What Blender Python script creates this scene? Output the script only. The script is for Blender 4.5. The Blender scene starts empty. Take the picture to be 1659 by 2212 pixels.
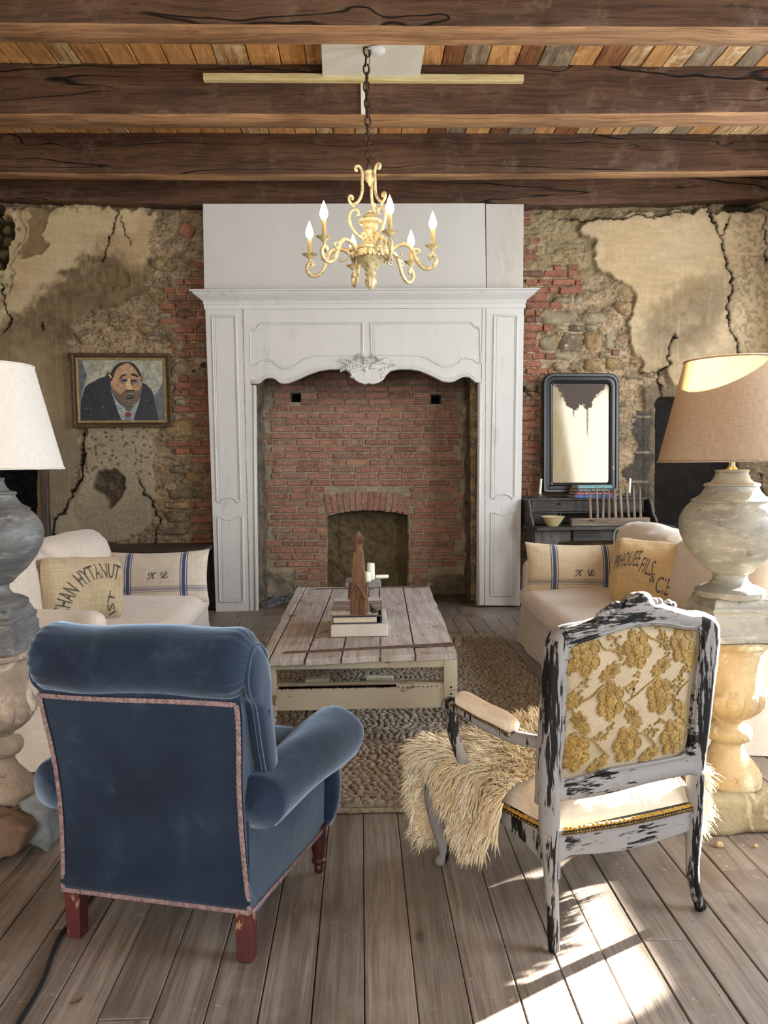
import bpy, math, random
import numpy as np
from mathutils import Vector, Matrix

scene = bpy.context.scene
COL = scene.collection
random.seed(7)
RNG = np.random.RandomState(11)

# ---------------------------------------------------------------- camera
F_PX, IMG_W, IMG_H = 1660.0, 1659.0, 2212.0
EYE = Vector((0.0, 0.0, 1.30))
def camera_matrix():
    roll = math.radians(-0.62)
    yaw, pitch = math.radians(1.69), math.radians(3.58)
    return (Matrix.Translation(EYE) @ Matrix.Rotation(-yaw, 4, 'Z')
            @ Matrix.Rotation(math.pi / 2 - pitch, 4, 'X') @ Matrix.Rotation(roll, 4, 'Z'))
CAM_M = camera_matrix()
CAM_I = CAM_M.inverted()
cam_data = bpy.data.cameras.new('camera')
cam_data.sensor_fit = 'VERTICAL'
cam_data.sensor_height = 24.0
cam_data.lens = F_PX / IMG_H * 24.0
cam_data.clip_start = 0.05
cam = bpy.data.objects.new('camera', cam_data)
COL.objects.link(cam)
cam.matrix_world = CAM_M
scene.camera = cam

# ---------------------------------------------------------------- light and exposure
scene.view_settings.view_transform = 'Standard'
scene.view_settings.look = 'None'
scene.view_settings.gamma = 1.0
scene.view_settings.use_curve_mapping = False
scene.view_settings.exposure = 0.35
scene.cycles.max_bounces = 7
scene.cycles.diffuse_bounces = 4
scene.cycles.glossy_bounces = 3
scene.cycles.transmission_bounces = 4
scene.cycles.transparent_max_bounces = 6
scene.cycles.sample_clamp_indirect = 4.0
scene.cycles.use_denoising = True

world = bpy.data.worlds.new('daylight')
scene.world = world
world.use_nodes = True
world.node_tree.nodes['Background'].inputs[0].default_value = (0.80, 0.90, 1.0, 1)
world.node_tree.nodes['Background'].inputs[1].default_value = 1.6

SUN_DIR = Vector((-0.87, -0.49, -0.33)).normalized()
def lamp(name, kind, loc, energy, color, direction=None, **kw):
    d = bpy.data.lights.new(name, kind)
    d.energy = energy
    d.color = color
    for k, v in kw.items():
        setattr(d, k, v)
    o = bpy.data.objects.new(name, d)
    COL.objects.link(o)
    o.location = loc
    if direction is not None:
        o.rotation_euler = Vector(direction).to_track_quat('-Z', 'Y').to_euler()
    return o
lamp('sun', 'SUN', (8, 8, 6), 135.0, (1.0, 0.93, 0.82), SUN_DIR, angle=math.radians(0.9))
# window daylight from the right; the blind and rear lamps are added fill
lamp('daylight_right_window', 'AREA', (3.98, 4.1, 2.3), 72, (0.80, 0.90, 1.0), (-1, 0.1, -0.25),
     shape='RECTANGLE', size=.8, size_y=2.0)
lamp('daylight_side_window', 'AREA', (3.98, 1.4, 1.95), 170, (0.80, 0.90, 1.0), (-1, 0.45, -0.2),
     shape='RECTANGLE', size=1.6, size_y=2.0)
lamp('fill_right_blind', 'AREA', (3.98, 5.85, 2.0), 65, (0.82, 0.90, 1.0), (-1, -0.05, -0.2),  # added lamp before an opaque blind; the wall behind has no opening
     shape='RECTANGLE', size=1.1, size_y=1.9)
lamp('fill_rear_right', 'AREA', (1.2, -2.85, 1.8), 70, (0.95, 0.97, 1.0), (0, 1, 0.05),  # added fill from behind the camera
     shape='RECTANGLE', size=1.9, size_y=2.6)
lamp('fill_rear_left', 'AREA', (-1.8, -2.85, 1.8), 105, (1.0, 0.96, 0.90), (0.1, 1, 0.05),  # added fill for the left side of the room
     shape='RECTANGLE', size=1.9, size_y=2.6)
# ---------------------------------------------------------------- measuring helpers
def ray(px, py):
    d = Vector(((px - IMG_W / 2) / F_PX, -(py - IMG_H / 2) / F_PX, -1.0))
    return (CAM_M.to_3x3() @ d)
def at(px, py, y):
    """world point seen at photo pixel (px, py) on the upright plane at depth y"""
    d = ray(px, py)
    return EYE + d * (y / d.y)
def on(px, py, z):
    """world point seen at photo pixel (px, py) on the level plane at height z"""
    d = ray(px, py)
    return EYE + d * ((z - EYE.z) / d.z)
def project(X, Y, Z):
    m = np.array(CAM_I)
    x = m[0, 0] * X + m[0, 1] * Y + m[0, 2] * Z + m[0, 3]
    y = m[1, 0] * X + m[1, 1] * Y + m[1, 2] * Z + m[1, 3]
    z = m[2, 0] * X + m[2, 1] * Y + m[2, 2] * Z + m[2, 3]
    return IMG_W / 2 + F_PX * x / -z, IMG_H / 2 - F_PX * y / -z

# ---------------------------------------------------------------- scene helpers
def clean(name):
    return name
def tag(o, label=None, cat=None, group=None, kind=None):
    if label: o['label'] = label
    if cat: o['category'] = cat
    if group: o['group'] = group
    if kind: o['kind'] = kind
    return o
def thing(name, label, cat, loc=(0, 0, 0), rotz=0.0, group=None):
    o = bpy.data.objects.new(name, None)
    o.empty_display_size = 0.05
    COL.objects.link(o)
    o.location = loc
    o.rotation_euler = (0, 0, rotz)
    return tag(o, label, cat, group)
def parent_matrix(o):
    m = Matrix.Identity(4)
    while o is not None:
        m = o.matrix_basis @ m
        o = o.parent
    return m
def sibling_copies(o, parent):
    c = o.copy()
    COL.objects.link(c)
    c.parent = parent
    for ch in list(o.children):
        sibling_copies(ch, c)
    return c

class MB:
    """collects shapes; build() links them as ONE mesh object"""
    def __init__(self):
        self.v, self.f, self.mi, self.n = [], [], [], 0
    def add(self, verts, faces, mi=0):
        verts = np.asarray(verts, dtype=float).reshape(-1, 3)
        b = self.n
        self.v.append(verts)
        self.f.extend([tuple(int(i) + b for i in f) for f in faces])
        self.mi.extend([mi] * len(faces))
        self.n += len(verts)
        return self
    def box(self, c, s, rot=None, mi=0, taper=1.0, bev=0.0):
        sx, sy, sz = s[0] / 2, s[1] / 2, s[2] / 2
        if bev > 0:
            bev = min(bev, sx * .9, sy * .9, sz * .9)
            v, f = rbox(sx, sy, sz, bev)
            v = v.copy()
            if taper != 1.0:
                k = np.where(v[:, 2] < 0, taper, 1.0)
                v[:, 0] *= k; v[:, 1] *= k
        else:
            t = taper
            v = np.array([(-sx*t, -sy*t, -sz), (sx*t, -sy*t, -sz), (sx*t, sy*t, -sz), (-sx*t, sy*t, -sz),
                          (-sx, -sy, sz), (sx, -sy, sz), (sx, sy, sz), (-sx, sy, sz)])
            f = [(0, 3, 2, 1), (4, 5, 6, 7), (0, 1, 5, 4), (1, 2, 6, 5), (2, 3, 7, 6), (3, 0, 4, 7)]
        if rot is not None:
            v = v @ np.array(rot).T
        return self.add(v + np.array(c), f, mi)
    def lathe(self, prof, n=32, c=(0, 0, 0), mi=0, sq=None, cap=True, ang0=0.0, flute=None):
        """prof: [(r, z)] bottom to top"""
        prof = np.array(prof, float)
        a = np.linspace(0, 2 * math.pi, n, endpoint=False) + ang0
        ca, sa = np.cos(a), np.sin(a)
        m = len(prof)
        vs = []
        for i, (r, z) in enumerate(prof):
            rr = np.full(n, r)
            if flute is not None:
                rr = rr * flute(i, a)
            vs.append(np.stack([rr * ca, rr * sa, np.full(n, z)], 1))
        v = np.concatenate(vs) + np.array(c)
        f = []
        for i in range(m - 1):
            for j in range(n):
                k = (j + 1) % n
                f.append((i * n + j, i * n + k, (i + 1) * n + k, (i + 1) * n + j))
        if cap:
            f.append(tuple(range(n - 1, -1, -1)))
            f.append(tuple((m - 1) * n + j for j in range(n)))
        return self.add(v, f, mi)
    def tube(self, pts, r, n=8, mi=0, cap=True, flat=1.0, up=None, closed=False):
        """pts list of points, r radius or list; flat squashes along the second axis"""
        P = [Vector(p) for p in pts]
        m = len(P)
        if not hasattr(r, '__len__'):
            r = [r] * m
        T = []
        for i in range(m):
            if closed:
                t = P[(i + 1) % m] - P[i - 1]
            else:
                t = P[min(i + 1, m - 1)] - P[max(i - 1, 0)]
            T.append(t.normalized() if t.length > 1e-9 else Vector((0, 0, 1)))
        ref = Vector(up) if up is not None else (Vector((0, 0, 1)) if abs(T[0].z) < 0.9 else Vector((1, 0, 0)))
        vs = []
        nrm = None
        for i in range(m):
            t = T[i]
            if nrm is None or up is not None:
                nrm = (ref - t * ref.dot(t))
                if nrm.length < 1e-6: nrm = Vector((1, 0, 0))
                nrm.normalize()
            else:
                nrm = (nrm - t * nrm.dot(t)).normalized()
            b = t.cross(nrm)
            for j in range(n):
                a = 2 * math.pi * j / n
                vs.append(P[i] + nrm * (math.cos(a) * r[i] * flat) + b * (math.sin(a) * r[i]))
        f = []
        for i in range(m if closed else m - 1):
            i2 = (i + 1) % m
            for j in range(n):
                k = (j + 1) % n
                f.append((i * n + j, i * n + k, i2 * n + k, i2 * n + j))
        if cap and not closed:
            f.append(tuple(range(n - 1, -1, -1)))
            f.append(tuple((m - 1) * n + j for j in range(n)))
        return self.add([tuple(p) for p in vs], f, mi)
    def prism(self, poly, d0, d1, axes=(0, 2, 1), mi=0):
        """2-D polygon (a, b) extruded along the third axis from d0 to d1"""
        n = len(poly)
        v = np.zeros((2 * n, 3))
        for i, (a, b) in enumerate(poly):
            v[i, axes[0]], v[i, axes[1]], v[i, axes[2]] = a, b, d0
            v[n + i, axes[0]], v[n + i, axes[1]], v[n + i, axes[2]] = a, b, d1
        f = [tuple(range(n)), tuple(range(2 * n - 1, n - 1, -1))]
        for i in range(n):
            j = (i + 1) % n
            f.append((i, n + i, n + j, j))
        return self.add(v, f, mi)
    def ball(self, c, s, n=12, m=8, mi=0, rot=None):
        vs, f = [], []
        for i in range(m + 1):
            t = math.pi * i / m
            for j in range(n):
                a = 2 * math.pi * j / n
                vs.append((math.sin(t) * math.cos(a) * s[0], math.sin(t) * math.sin(a) * s[1], math.cos(t) * s[2]))
        for i in range(m):
            for j in range(n):
                k = (j + 1) % n
                f.append((i * n + j, (i + 1) * n + j, (i + 1) * n + k, i * n + k))
        v = np.array(vs)
        if rot is not None:
            v = v @ np.array(rot).T
        return self.add(v + np.array(c), f, mi)
    def grid(self, P, mi=0, closed_u=False, closed_v=False):
        """P array (nu, nv, 3)"""
        nu, nv = P.shape[:2]
        f = []
        for i in range(nu if closed_u else nu - 1):
            for j in range(nv if closed_v else nv - 1):
                i2, j2 = (i + 1) % nu, (j + 1) % nv
                f.append((i * nv + j, i2 * nv + j, i2 * nv + j2, i * nv + j2))
        return self.add(P.reshape(-1, 3), f, mi)
    def build(self, name, mat, parent=None, smooth=False, world=False, angle=None, bevel=0.0, fix=True):
        me = bpy.data.meshes.new(name)
        v = np.concatenate(self.v) if self.v else np.zeros((0, 3))
        if world and parent is not None:
            m = np.array(parent_matrix(parent).inverted())
            v = v @ m[:3, :3].T + m[:3, 3]
        me.from_pydata([tuple(p) for p in v], [], self.f)
        mats = mat if isinstance(mat, (list, tuple)) else [mat]
        for k in mats:
            me.materials.append(k)
        if len(mats) > 1:
            me.polygons.foreach_set('material_index', self.mi)
        if fix:
            import bmesh
            bm = bmesh.new(); bm.from_mesh(me)
            bmesh.ops.recalc_face_normals(bm, faces=bm.faces[:])
            bm.to_mesh(me); bm.free()
        if smooth or angle is not None:
            me.polygons.foreach_set('use_smooth', [True] * len(me.polygons))
            if angle is not None:
                me.set_sharp_from_angle(angle=math.radians(angle))
        me.update()
        o = bpy.data.objects.new(name, me)
        COL.objects.link(o)
        if parent is not None:
            o.parent = parent
        if bevel > 0:
            md = o.modifiers.new('bevel', 'BEVEL')
            md.width = bevel; md.segments = 2; md.limit_method = 'ANGLE'
        return o

_rb = {}
def cube_grid(n):
    """cube [-1,1]^3 surface grid shared by soft shapes"""
    if n in _rb: return _rb[n]
    idx, vs, f = {}, [], []
    def vid(i, j, k):
        key = (i, j, k)
        if key not in idx:
            idx[key] = len(vs)
            vs.append((2 * i / n - 1, 2 * j / n - 1, 2 * k / n - 1))
        return idx[key]
    for a in range(n):
        for b in range(n):
            f.append((vid(a, b, 0), vid(a, b+1, 0), vid(a+1, b+1, 0), vid(a+1, b, 0)))
            f.append((vid(a, b, n), vid(a+1, b, n), vid(a+1, b+1, n), vid(a, b+1, n)))
            f.append((vid(a, 0, b), vid(a+1, 0, b), vid(a+1, 0, b+1), vid(a, 0, b+1)))
            f.append((vid(a, n, b), vid(a, n, b+1), vid(a+1, n, b+1), vid(a+1, n, b)))
            f.append((vid(0, a, b), vid(0, a, b+1), vid(0, a+1, b+1), vid(0, a+1, b)))
            f.append((vid(n, a, b), vid(n, a+1, b), vid(n, a+1, b+1), vid(n, a, b+1)))
    _rb[n] = (np.array(vs), f)
    return _rb[n]
def rbox(sx, sy, sz, r):
    v, f = cube_grid(3)
    out = np.zeros_like(v)
    for i, s in enumerate((sx, sy, sz)):
        q = v[:, i]
        out[:, i] = np.where(np.abs(q) > .99, np.sign(q) * s, np.sign(q) * (s - r))
    inner = np.clip(out, [-(sx - r), -(sy - r), -(sz - r)], [sx - r, sy - r, sz - r])
    d = out - inner
    L = np.linalg.norm(d, axis=1, keepdims=True)
    return inner + np.where(L > 1e-9, d / np.maximum(L, 1e-9) * r, 0), f
def softbox(sx, sy, sz, r, n=18, bulge=(0, 0, 0), wr=0.0, seed=0, wscale=6.0):
    """rounded, bulging upholstery block, half sizes sx sy sz"""
    v, f = cube_grid(n)
    S = np.array([sx, sy, sz])
    u = np.sign(v) * np.abs(v) ** 0.8
    p = u * S
    inner = np.clip(p, -(S - r), (S - r))
    d = p - inner
    L = np.linalg.norm(d, axis=1, keepdims=True)
    # push onto rounded shell
    face = (np.abs(v) > .999)
    out = inner + np.where(L > 1e-9, d / np.maximum(L, 1e-9) * r, 0)
    q = out / S
    for i in range(3):
        a, b = [k for k in range(3) if k != i]
        out[:, i] += np.sign(q[:, i]) * np.abs(q[:, i]) ** 2 * bulge[i] * (1 - np.clip(q[:, a], -1, 1) ** 2) * (1 - np.clip(q[:, b], -1, 1) ** 2)
    if wr > 0:
        nn = (fbm(out[:, 0] * wscale + out[:, 2] * wscale * .7, out[:, 1] * wscale + out[:, 2] * wscale * .5, seed, 3) - .5)
        nl = np.linalg.norm(out / S, axis=1, keepdims=True)
        out = out + (out / S) / np.maximum(nl, 1e-6) * nn[:, None] * wr * 2
    return out, f

# ---------------------------------------------------------------- noise (numpy)
_tab = np.random.RandomState(3).rand(256, 256)
def vnoise(x, y, seed=0):
    x = np.asarray(x, float) + seed * 17.31; y = np.asarray(y, float) + seed * 9.77
    xi, yi = np.floor(x).astype(int), np.floor(y).astype(int)
    fx, fy = x - xi, y - yi
    fx = fx * fx * (3 - 2 * fx); fy = fy * fy * (3 - 2 * fy)
    a = _tab[xi & 255, yi & 255]; b = _tab[(xi + 1) & 255, yi & 255]
    c = _tab[xi & 255, (yi + 1) & 255]; d = _tab[(xi + 1) & 255, (yi + 1) & 255]
    return (a * (1 - fx) + b * fx) * (1 - fy) + (c * (1 - fx) + d * fx) * fy
def fbm(x, y, seed=0, octv=4, gain=.5):
    s, amp, tot = 0, 1.0, 0
    for o in range(octv):
        s = s + amp * vnoise(x * 2 ** o, y * 2 ** o, seed + o * 3)
        tot += amp; amp *= gain
    return s / tot
def worley(x, y, seed=0):
    x = np.asarray(x, float); y = np.asarray(y, float)
    xi, yi = np.floor(x).astype(int), np.floor(y).astype(int)
    f1 = np.full(x.shape, 9.0); f2 = np.full(x.shape, 9.0); cid = np.zeros(x.shape)
    for dx in (-1, 0, 1):
        for dy in (-1, 0, 1):
            cx, cy = xi + dx, yi + dy
            jx = _tab[(cx + seed * 7) & 255, (cy + 31) & 255]; jy = _tab[(cx + 91) & 255, (cy + seed * 5) & 255]
            d = np.hypot(cx + jx - x, cy + jy - y)
            k = _tab[(cx + 13 + seed) & 255, (cy + 57) & 255]
            m = d < f1
            f2 = np.where(m, f1, np.minimum(f2, d))
            cid = np.where(m, k, cid)
            f1 = np.where(m, d, f1)
    return f1, f2, cid
def sstep(a, b, x):
    t = np.clip((x - a) / (b - a), 0, 1)
    return t * t * (3 - 2 * t)
def poly_dist(px, py, pts):
    """distance to a polyline"""
    d = np.full(px.shape, 1e9)
    for (x0, y0), (x1, y1) in zip(pts[:-1], pts[1:]):
        ex, ey = x1 - x0, y1 - y0
        t = np.clip(((px - x0) * ex + (py - y0) * ey) / (ex * ex + ey * ey + 1e-9), 0, 1)
        d = np.minimum(d, np.hypot(px - x0 - t * ex, py - y0 - t * ey))
    return d
def poly_sd(px, py, pts):
    """signed distance, positive inside"""
    c = list(pts) + [pts[0]]
    d = poly_dist(px, py, c)
    ins = np.zeros(px.shape, bool)
    for (x0, y0), (x1, y1) in zip(c[:-1], c[1:]):
        if y0 == y1: continue
        cond = ((y0 > py) != (y1 > py)) & (px < (x1 - x0) * (py - y0) / (y1 - y0) + x0)
        ins ^= cond
    return np.where(ins, d, -d)
def lin(c):
    c = np.asarray(c, float) / 255.0
    return np.where(c <= .04045, c / 12.92, ((c + .055) / 1.055) ** 2.4)
def smooth_path(pts, n=8, closed=False):
    """Catmull-Rom through the points"""
    P = [np.array(p, float) for p in pts]
    m = len(P)
    out = []
    segs = m if closed else m - 1
    for i in range(segs):
        p0 = P[(i - 1) % m] if (closed or i > 0) else P[0]
        p1, p2 = P[i], P[(i + 1) % m]
        p3 = P[(i + 2) % m] if (closed or i + 2 < m) else P[-1]
        for k in range(n):
            t = k / n
            out.append(0.5 * ((2 * p1) + (-p0 + p2) * t + (2*p0 - 5*p1 + 4*p2 - p3) * t*t + (-p0 + 3*p1 - 3*p2 + p3) * t**3))
    if not closed:
        out.append(P[-1])
    return out
def arc(cx, cy, r, a0, a1, n):
    return [(cx + r * math.cos(math.radians(a0 + (a1 - a0) * i / n)), cy + r * math.sin(math.radians(a0 + (a1 - a0) * i / n))) for i in range(n + 1)]

# ---------------------------------------------------------------- materials
class Mat:
    def __init__(self, name, base=(128, 128, 128), rough=.7, **kw):
        self.m = bpy.data.materials.new(name)
        self.m.use_nodes = True
        self.t = self.m.node_tree
        self.b = self.t.nodes['Principled BSDF']
        self.base(base); self.set('Roughness', rough)
        self.b.inputs['Specular IOR Level'].default_value = kw.pop('spec', .3)
        for k, v in kw.items():
            self.set(k, v)
    def N(self, typ, **kw):
        n = self.t.nodes.new(typ)
        for k, v in kw.items(): setattr(n, k, v)
        return n
    def L(self, a, b): self.t.links.new(a, b)
    def col(self, c):
        if hasattr(c, 'node'): return c
        l = lin(c); return (float(l[0]), float(l[1]), float(l[2]), 1)
    def _in(self, sock, v):
        if hasattr(v, 'node'): self.L(v, sock)
        else: sock.default_value = v
    def set(self, name, v): self._in(self.b.inputs[name], v)
    def base(self, c): self._in(self.b.inputs['Base Color'], self.col(c))
    def pos(self): return self.N('ShaderNodeNewGeometry').outputs['Position']
    def obj(self): return self.N('ShaderNodeTexCoord').outputs['Object']
    def rnd(self): return self.N('ShaderNodeObjectInfo').outputs['Random']
    def attr(self, n): return self.N('ShaderNodeAttribute', attribute_name=n).outputs['Color']
    def scale(self, v, s, off=(0, 0, 0), rot=(0, 0, 0)):
        n = self.N('ShaderNodeMapping')
        self.L(v, n.inputs[0])
        n.inputs['Scale'].default_value = s
        n.inputs['Location'].default_value = off
        n.inputs['Rotation'].default_value = rot
        return n.outputs[0]
    def noise(self, v, sc=5, det=3, rough=.5, dist=0.0):
        n = self.N('ShaderNodeTexNoise')
        self.L(v, n.inputs['Vector'])
        n.inputs['Scale'].default_value = sc; n.inputs['Detail'].default_value = det
        n.inputs['Roughness'].default_value = rough; n.inputs['Distortion'].default_value = dist
        return n.outputs[0]
    def voro(self, v, sc=5, feature='F1', out=0, rnd=1.0):
        n = self.N('ShaderNodeTexVoronoi', feature=feature)
        self.L(v, n.inputs['Vector'])
        n.inputs['Scale'].default_value = sc
        n.inputs['Randomness'].default_value = rnd
        return n.outputs[out]
    def wave(self, v, sc=5, dist=0, axis='X', det=2, typ='BANDS'):
        n = self.N('ShaderNodeTexWave', wave_type=typ)
        if typ == 'BANDS': n.bands_direction = axis
        self.L(v, n.inputs['Vector'])
        n.inputs['Scale'].default_value = sc; n.inputs['Distortion'].default_value = dist
        n.inputs['Detail'].default_value = det
        return n.outputs['Fac'] if 'Fac' in n.outputs else n.outputs[1]
    def ramp(self, f, stops, interp='LINEAR'):
        n = self.N('ShaderNodeValToRGB')
        self._in(n.inputs[0], f)
        cr = n.color_ramp; cr.interpolation = interp
        while len(cr.elements) < len(stops): cr.elements.new(.5)
        for e, (p, c) in zip(cr.elements, stops):
            e.position = p
            e.color = self.col((c, c, c) if not hasattr(c, '__len__') else c)
        return n.outputs[0]
    def step(self, f, a, b):
        n = self.N('ShaderNodeMapRange', interpolation_type='SMOOTHSTEP')
        self._in(n.inputs[0], f)
        n.inputs[1].default_value = a; n.inputs[2].default_value = b
        return n.outputs[0]
    def math(self, op, a, b=0.0, c=None):
        n = self.N('ShaderNodeMath', operation=op)
        self._in(n.inputs[0], a); self._in(n.inputs[1], b)
        if c is not None: self._in(n.inputs[2], c)
        return n.outputs[0]
    def xyz(self, v):
        n = self.N('ShaderNodeSeparateXYZ'); self.L(v, n.inputs[0]); return n.outputs
    def mix(self, f, a, b, mode='MIX'):
        n = self.N('ShaderNodeMix', data_type='RGBA', blend_type=mode)
        self._in(n.inputs[0], f)
        self._in(n.inputs[6], self.col(a)); self._in(n.inputs[7], self.col(b))
        return n.outputs[2]
    def bump(self, h, strength=.3, dist=.01):
        n = self.N('ShaderNodeBump')
        self._in(n.inputs['Height'], h)
        n.inputs['Strength'].default_value = strength; n.inputs['Distance'].default_value = dist
        prev = self.b.inputs['Normal']
        if prev.is_linked: self.L(prev.links[0].from_socket, n.inputs['Normal'])
        self.L(n.outputs[0], self.b.inputs['Normal'])

def mottled(name, c1, c2, sc=6, rough=.7, det=5, bump=.2, bsc=40, world=False, speck=None, dist=.01, **kw):
    m = Mat(name, c1, rough, **kw)
    v = m.pos() if world else m.obj()
    f = m.step(m.noise(v, sc, det, .6), .3, .7)
    c = m.mix(f, c1, c2)
    if speck:
        c = m.mix(m.step(m.noise(v, speck[1], 3, .6), speck[2], speck[2] + .06), c, speck[0])
    m.base(c)
    if bump: m.bump(m.noise(v, bsc, 4, .6), bump, dist)
    return m.m
def wood(name, c1, c2, dark, axis=0, sc=3.0, rough=.75, crack=True, world=True, worn=None, rnd=0.0, bump=.5, spec=.25):
    """grain runs along axis"""
    m = Mat(name, c1, rough, spec=spec)
    v = m.pos() if world else m.obj()
    s = [sc * 6] * 3; s[axis] = sc * .35
    warp = m.N('ShaderNodeVectorMath', operation='MULTIPLY_ADD')
    nz = m.N('ShaderNodeTexNoise'); m.L(v, nz.inputs['Vector']); nz.inputs['Scale'].default_value = 1.6
    m.L(nz.outputs['Color'], warp.inputs[0]); warp.inputs[1].default_value = (.10, .10, .10); m.L(v, warp.inputs[2])
    vv = warp.outputs[0]
    g = m.noise(m.scale(vv, s), 1.0, 6, .65, .4)
    fine_s = [sc * 45] * 3; fine_s[axis] = sc * 1.2
    fine = m.noise(m.scale(vv, fine_s), 1.0, 3, .6)
    c = m.ramp(g, [(.25, dark), (.45, c1), (.62, c2), (.8, c1)])
    c = m.mix(m.math('MULTIPLY', m.step(fine, .46, .66), .6), c, dark)
    c = m.mix(m.math('MULTIPLY', m.step(m.noise(m.scale(vv, [q * .45 for q in fine_s], (2, 5, 1)), 1, 3, .6), .54, .66), .45), c, c2)
    blotch = m.noise(v, 1.7, 4, .6)
    c = m.mix(m.math('MULTIPLY', m.step(blotch, .5, .75), .45), c, dark)
    if worn:
        c = m.mix(m.math('MULTIPLY', m.step(m.noise(v, 5.0, 6, .7), .52, .72), .8), c, worn)
    h = m.math('ADD', m.math('MULTIPLY', g, .6), m.math('MULTIPLY', fine, .4))
    if crack:
        s2 = [sc * 3.2] * 3; s2[axis] = sc * .16
        k = m.noise(m.scale(vv, s2, (3.1, 1.7, .4)), 1.0, 2, .4, .3)
        line = m.math('SUBTRACT', 1.0, m.step(m.math('ABSOLUTE', m.math('SUBTRACT', k, .5)), .0, .009))
        line = m.math('MULTIPLY', line, m.step(m.noise(v, 1.1, 2, .5), .36, .5))
        c = m.mix(line, c, (14, 10, 8))
        h = m.math('SUBTRACT', h, line)
    if rnd:
        hs = m.N('ShaderNodeHueSaturation'); m.L(c, hs.inputs['Color'])
        mr = m.N('ShaderNodeMapRange'); m.L(m.rnd(), mr.inputs[0]); mr.inputs[3].default_value = 1 - rnd; mr.inputs[4].default_value = 1 + rnd
        m.L(mr.outputs[0], hs.inputs['Value'])
        c = hs.outputs[0]
    m.base(c)
    m.bump(h, bump, .01)
    return m.m
def flat(name, c, rough=.6, **kw):
    return Mat(name, c, rough, **kw).m
def cloth(name, c1, c2, sc=260, rough=.95, mottling=4, bump=.25, extra=None, stripes=None, sheen=.25):
    """woven linen"""
    m = Mat(name, c1, rough, spec=.1)
    m.set('Sheen Weight', sheen)
    v = m.obj()
    x = m.noise(m.scale(v, (sc, sc * .06, sc * .06)), 1, 2, .5)
    z = m.noise(m.scale(v, (sc * .06, sc * .06, sc)), 1, 2, .5)
    w = m.math('MULTIPLY', m.math('ADD', x, z), .5)
    c = m.mix(m.step(w, .35, .65), c1, c2)
    c = m.mix(m.math('MULTIPLY', m.step(m.noise(v, mottling, 4, .6), .45, .75), .35), c, tuple(max(0, q - 28) for q in c1))
    if extra: c = extra(m, v, c)
    m.base(c)
    m.bump(w, bump, .004)
    m.bump(m.noise(v, 14, 3, .5), .25, .02)
    return m.m
def chippy(name, paint, under, sc=14, cover=.52, axis=2, rough=.6, paint2=None, stretch=4.0, spec=.35, bump=.4, bias=None):
    """old paint worn through to a darker coat"""
    m = Mat(name, paint, rough, spec=spec)
    v = m.pos()
    s = [1.0] * 3; s[axis] = 1.0 / stretch
    a = m.noise(m.scale(v, s), sc, 7, .72)
    b = m.noise(m.scale(v, s), sc * 7, 3, .6)
    f = m.math('ADD', m.math('MULTIPLY', a, .75), m.math('MULTIPLY', b, .25))
    if bias:   # one side of the piece is rubbed barer
        f = m.math('ADD', f, m.math('MULTIPLY', m.step(m.xyz(m.obj())[0], bias[0], bias[1]), bias[2]))
    k = m.step(f, cover, cover + .035)
    p = m.mix(m.noise(v, 5, 4, .6), paint, paint2 or tuple(q * .9 for q in paint))
    m.base(m.mix(k, p, under))
    m.bump(m.math('SUBTRACT', 1.0, k), bump, .002)
    return m.m
# ================================================================ SETTING
Y_WALL, Y_FIRE, X_RIGHT, X_LEFT, Y_REAR, Z_CEIL = 7.15, 7.55, 4.05, -4.3, -3.0, 3.90

def brick_mesh(name, seed, jit=.035, bx=.03, bz=.10):
    """unit rough brick, front towards -Y"""
    r = np.random.RandomState(seed)
    v = []
    for y, kx, kz in ((.5, 1, 1), (-.36, 1, 1), (-.5, 1 - bx * 2, 1 - bz * 2)):
        for sx, sz in ((-1, -1), (1, -1), (1, 1), (-1, 1)):
            v.append((.5 * sx * kx + r.uniform(-1, 1) * jit * .5, y + r.uniform(-1, 1) * jit, .5 * sz * kz + r.uniform(-1, 1) * jit * 1.2))
    f = [(8, 9, 10, 11)]
    for a in (0, 4):
        for i in range(4):
            j = (i + 1) % 4
            f.append((a + i, a + j, a + 4 + j, a + 4 + i))
    me = bpy.data.meshes.new(name)
    me.from_pydata(v, [], f)
    me.update()
    return me
def slab_mesh(name, sx, sy, sz, bev=.003, seed=0, wob=0.0):
    """plank, top at local z = 0, worn top edges"""
    r = np.random.RandomState(seed)
    v = []
    for z, k in ((-sz, 0), (-bev, 0), (0, bev)):
        for a, b in ((-1, -1), (1, -1), (1, 1), (-1, 1)):
            v.append((a * (sx / 2 - k), b * (sy / 2 - k), z + (r.uniform(-wob, wob) if z == 0 else 0)))
    f = [(3, 2, 1, 0), (8, 9, 10, 11)]
    for q in (0, 4):
        for i in range(4):
            j = (i + 1) % 4
            f.append((q + i, q + j, q + 4 + j, q + 4 + i))
    me = bpy.data.meshes.new(name)
    me.from_pydata(v, [], f)
    me.update()
    return me
def link(name, me, mat, parent, loc, rot=(0, 0, 0), sc=(1, 1, 1)):
    if mat is not None and not me.materials: me.materials.append(mat)
    o = bpy.data.objects.new(name, me)
    COL.objects.link(o)
    o.parent = parent
    o.location = loc; o.rotation_euler = rot; o.scale = sc
    return o

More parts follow.
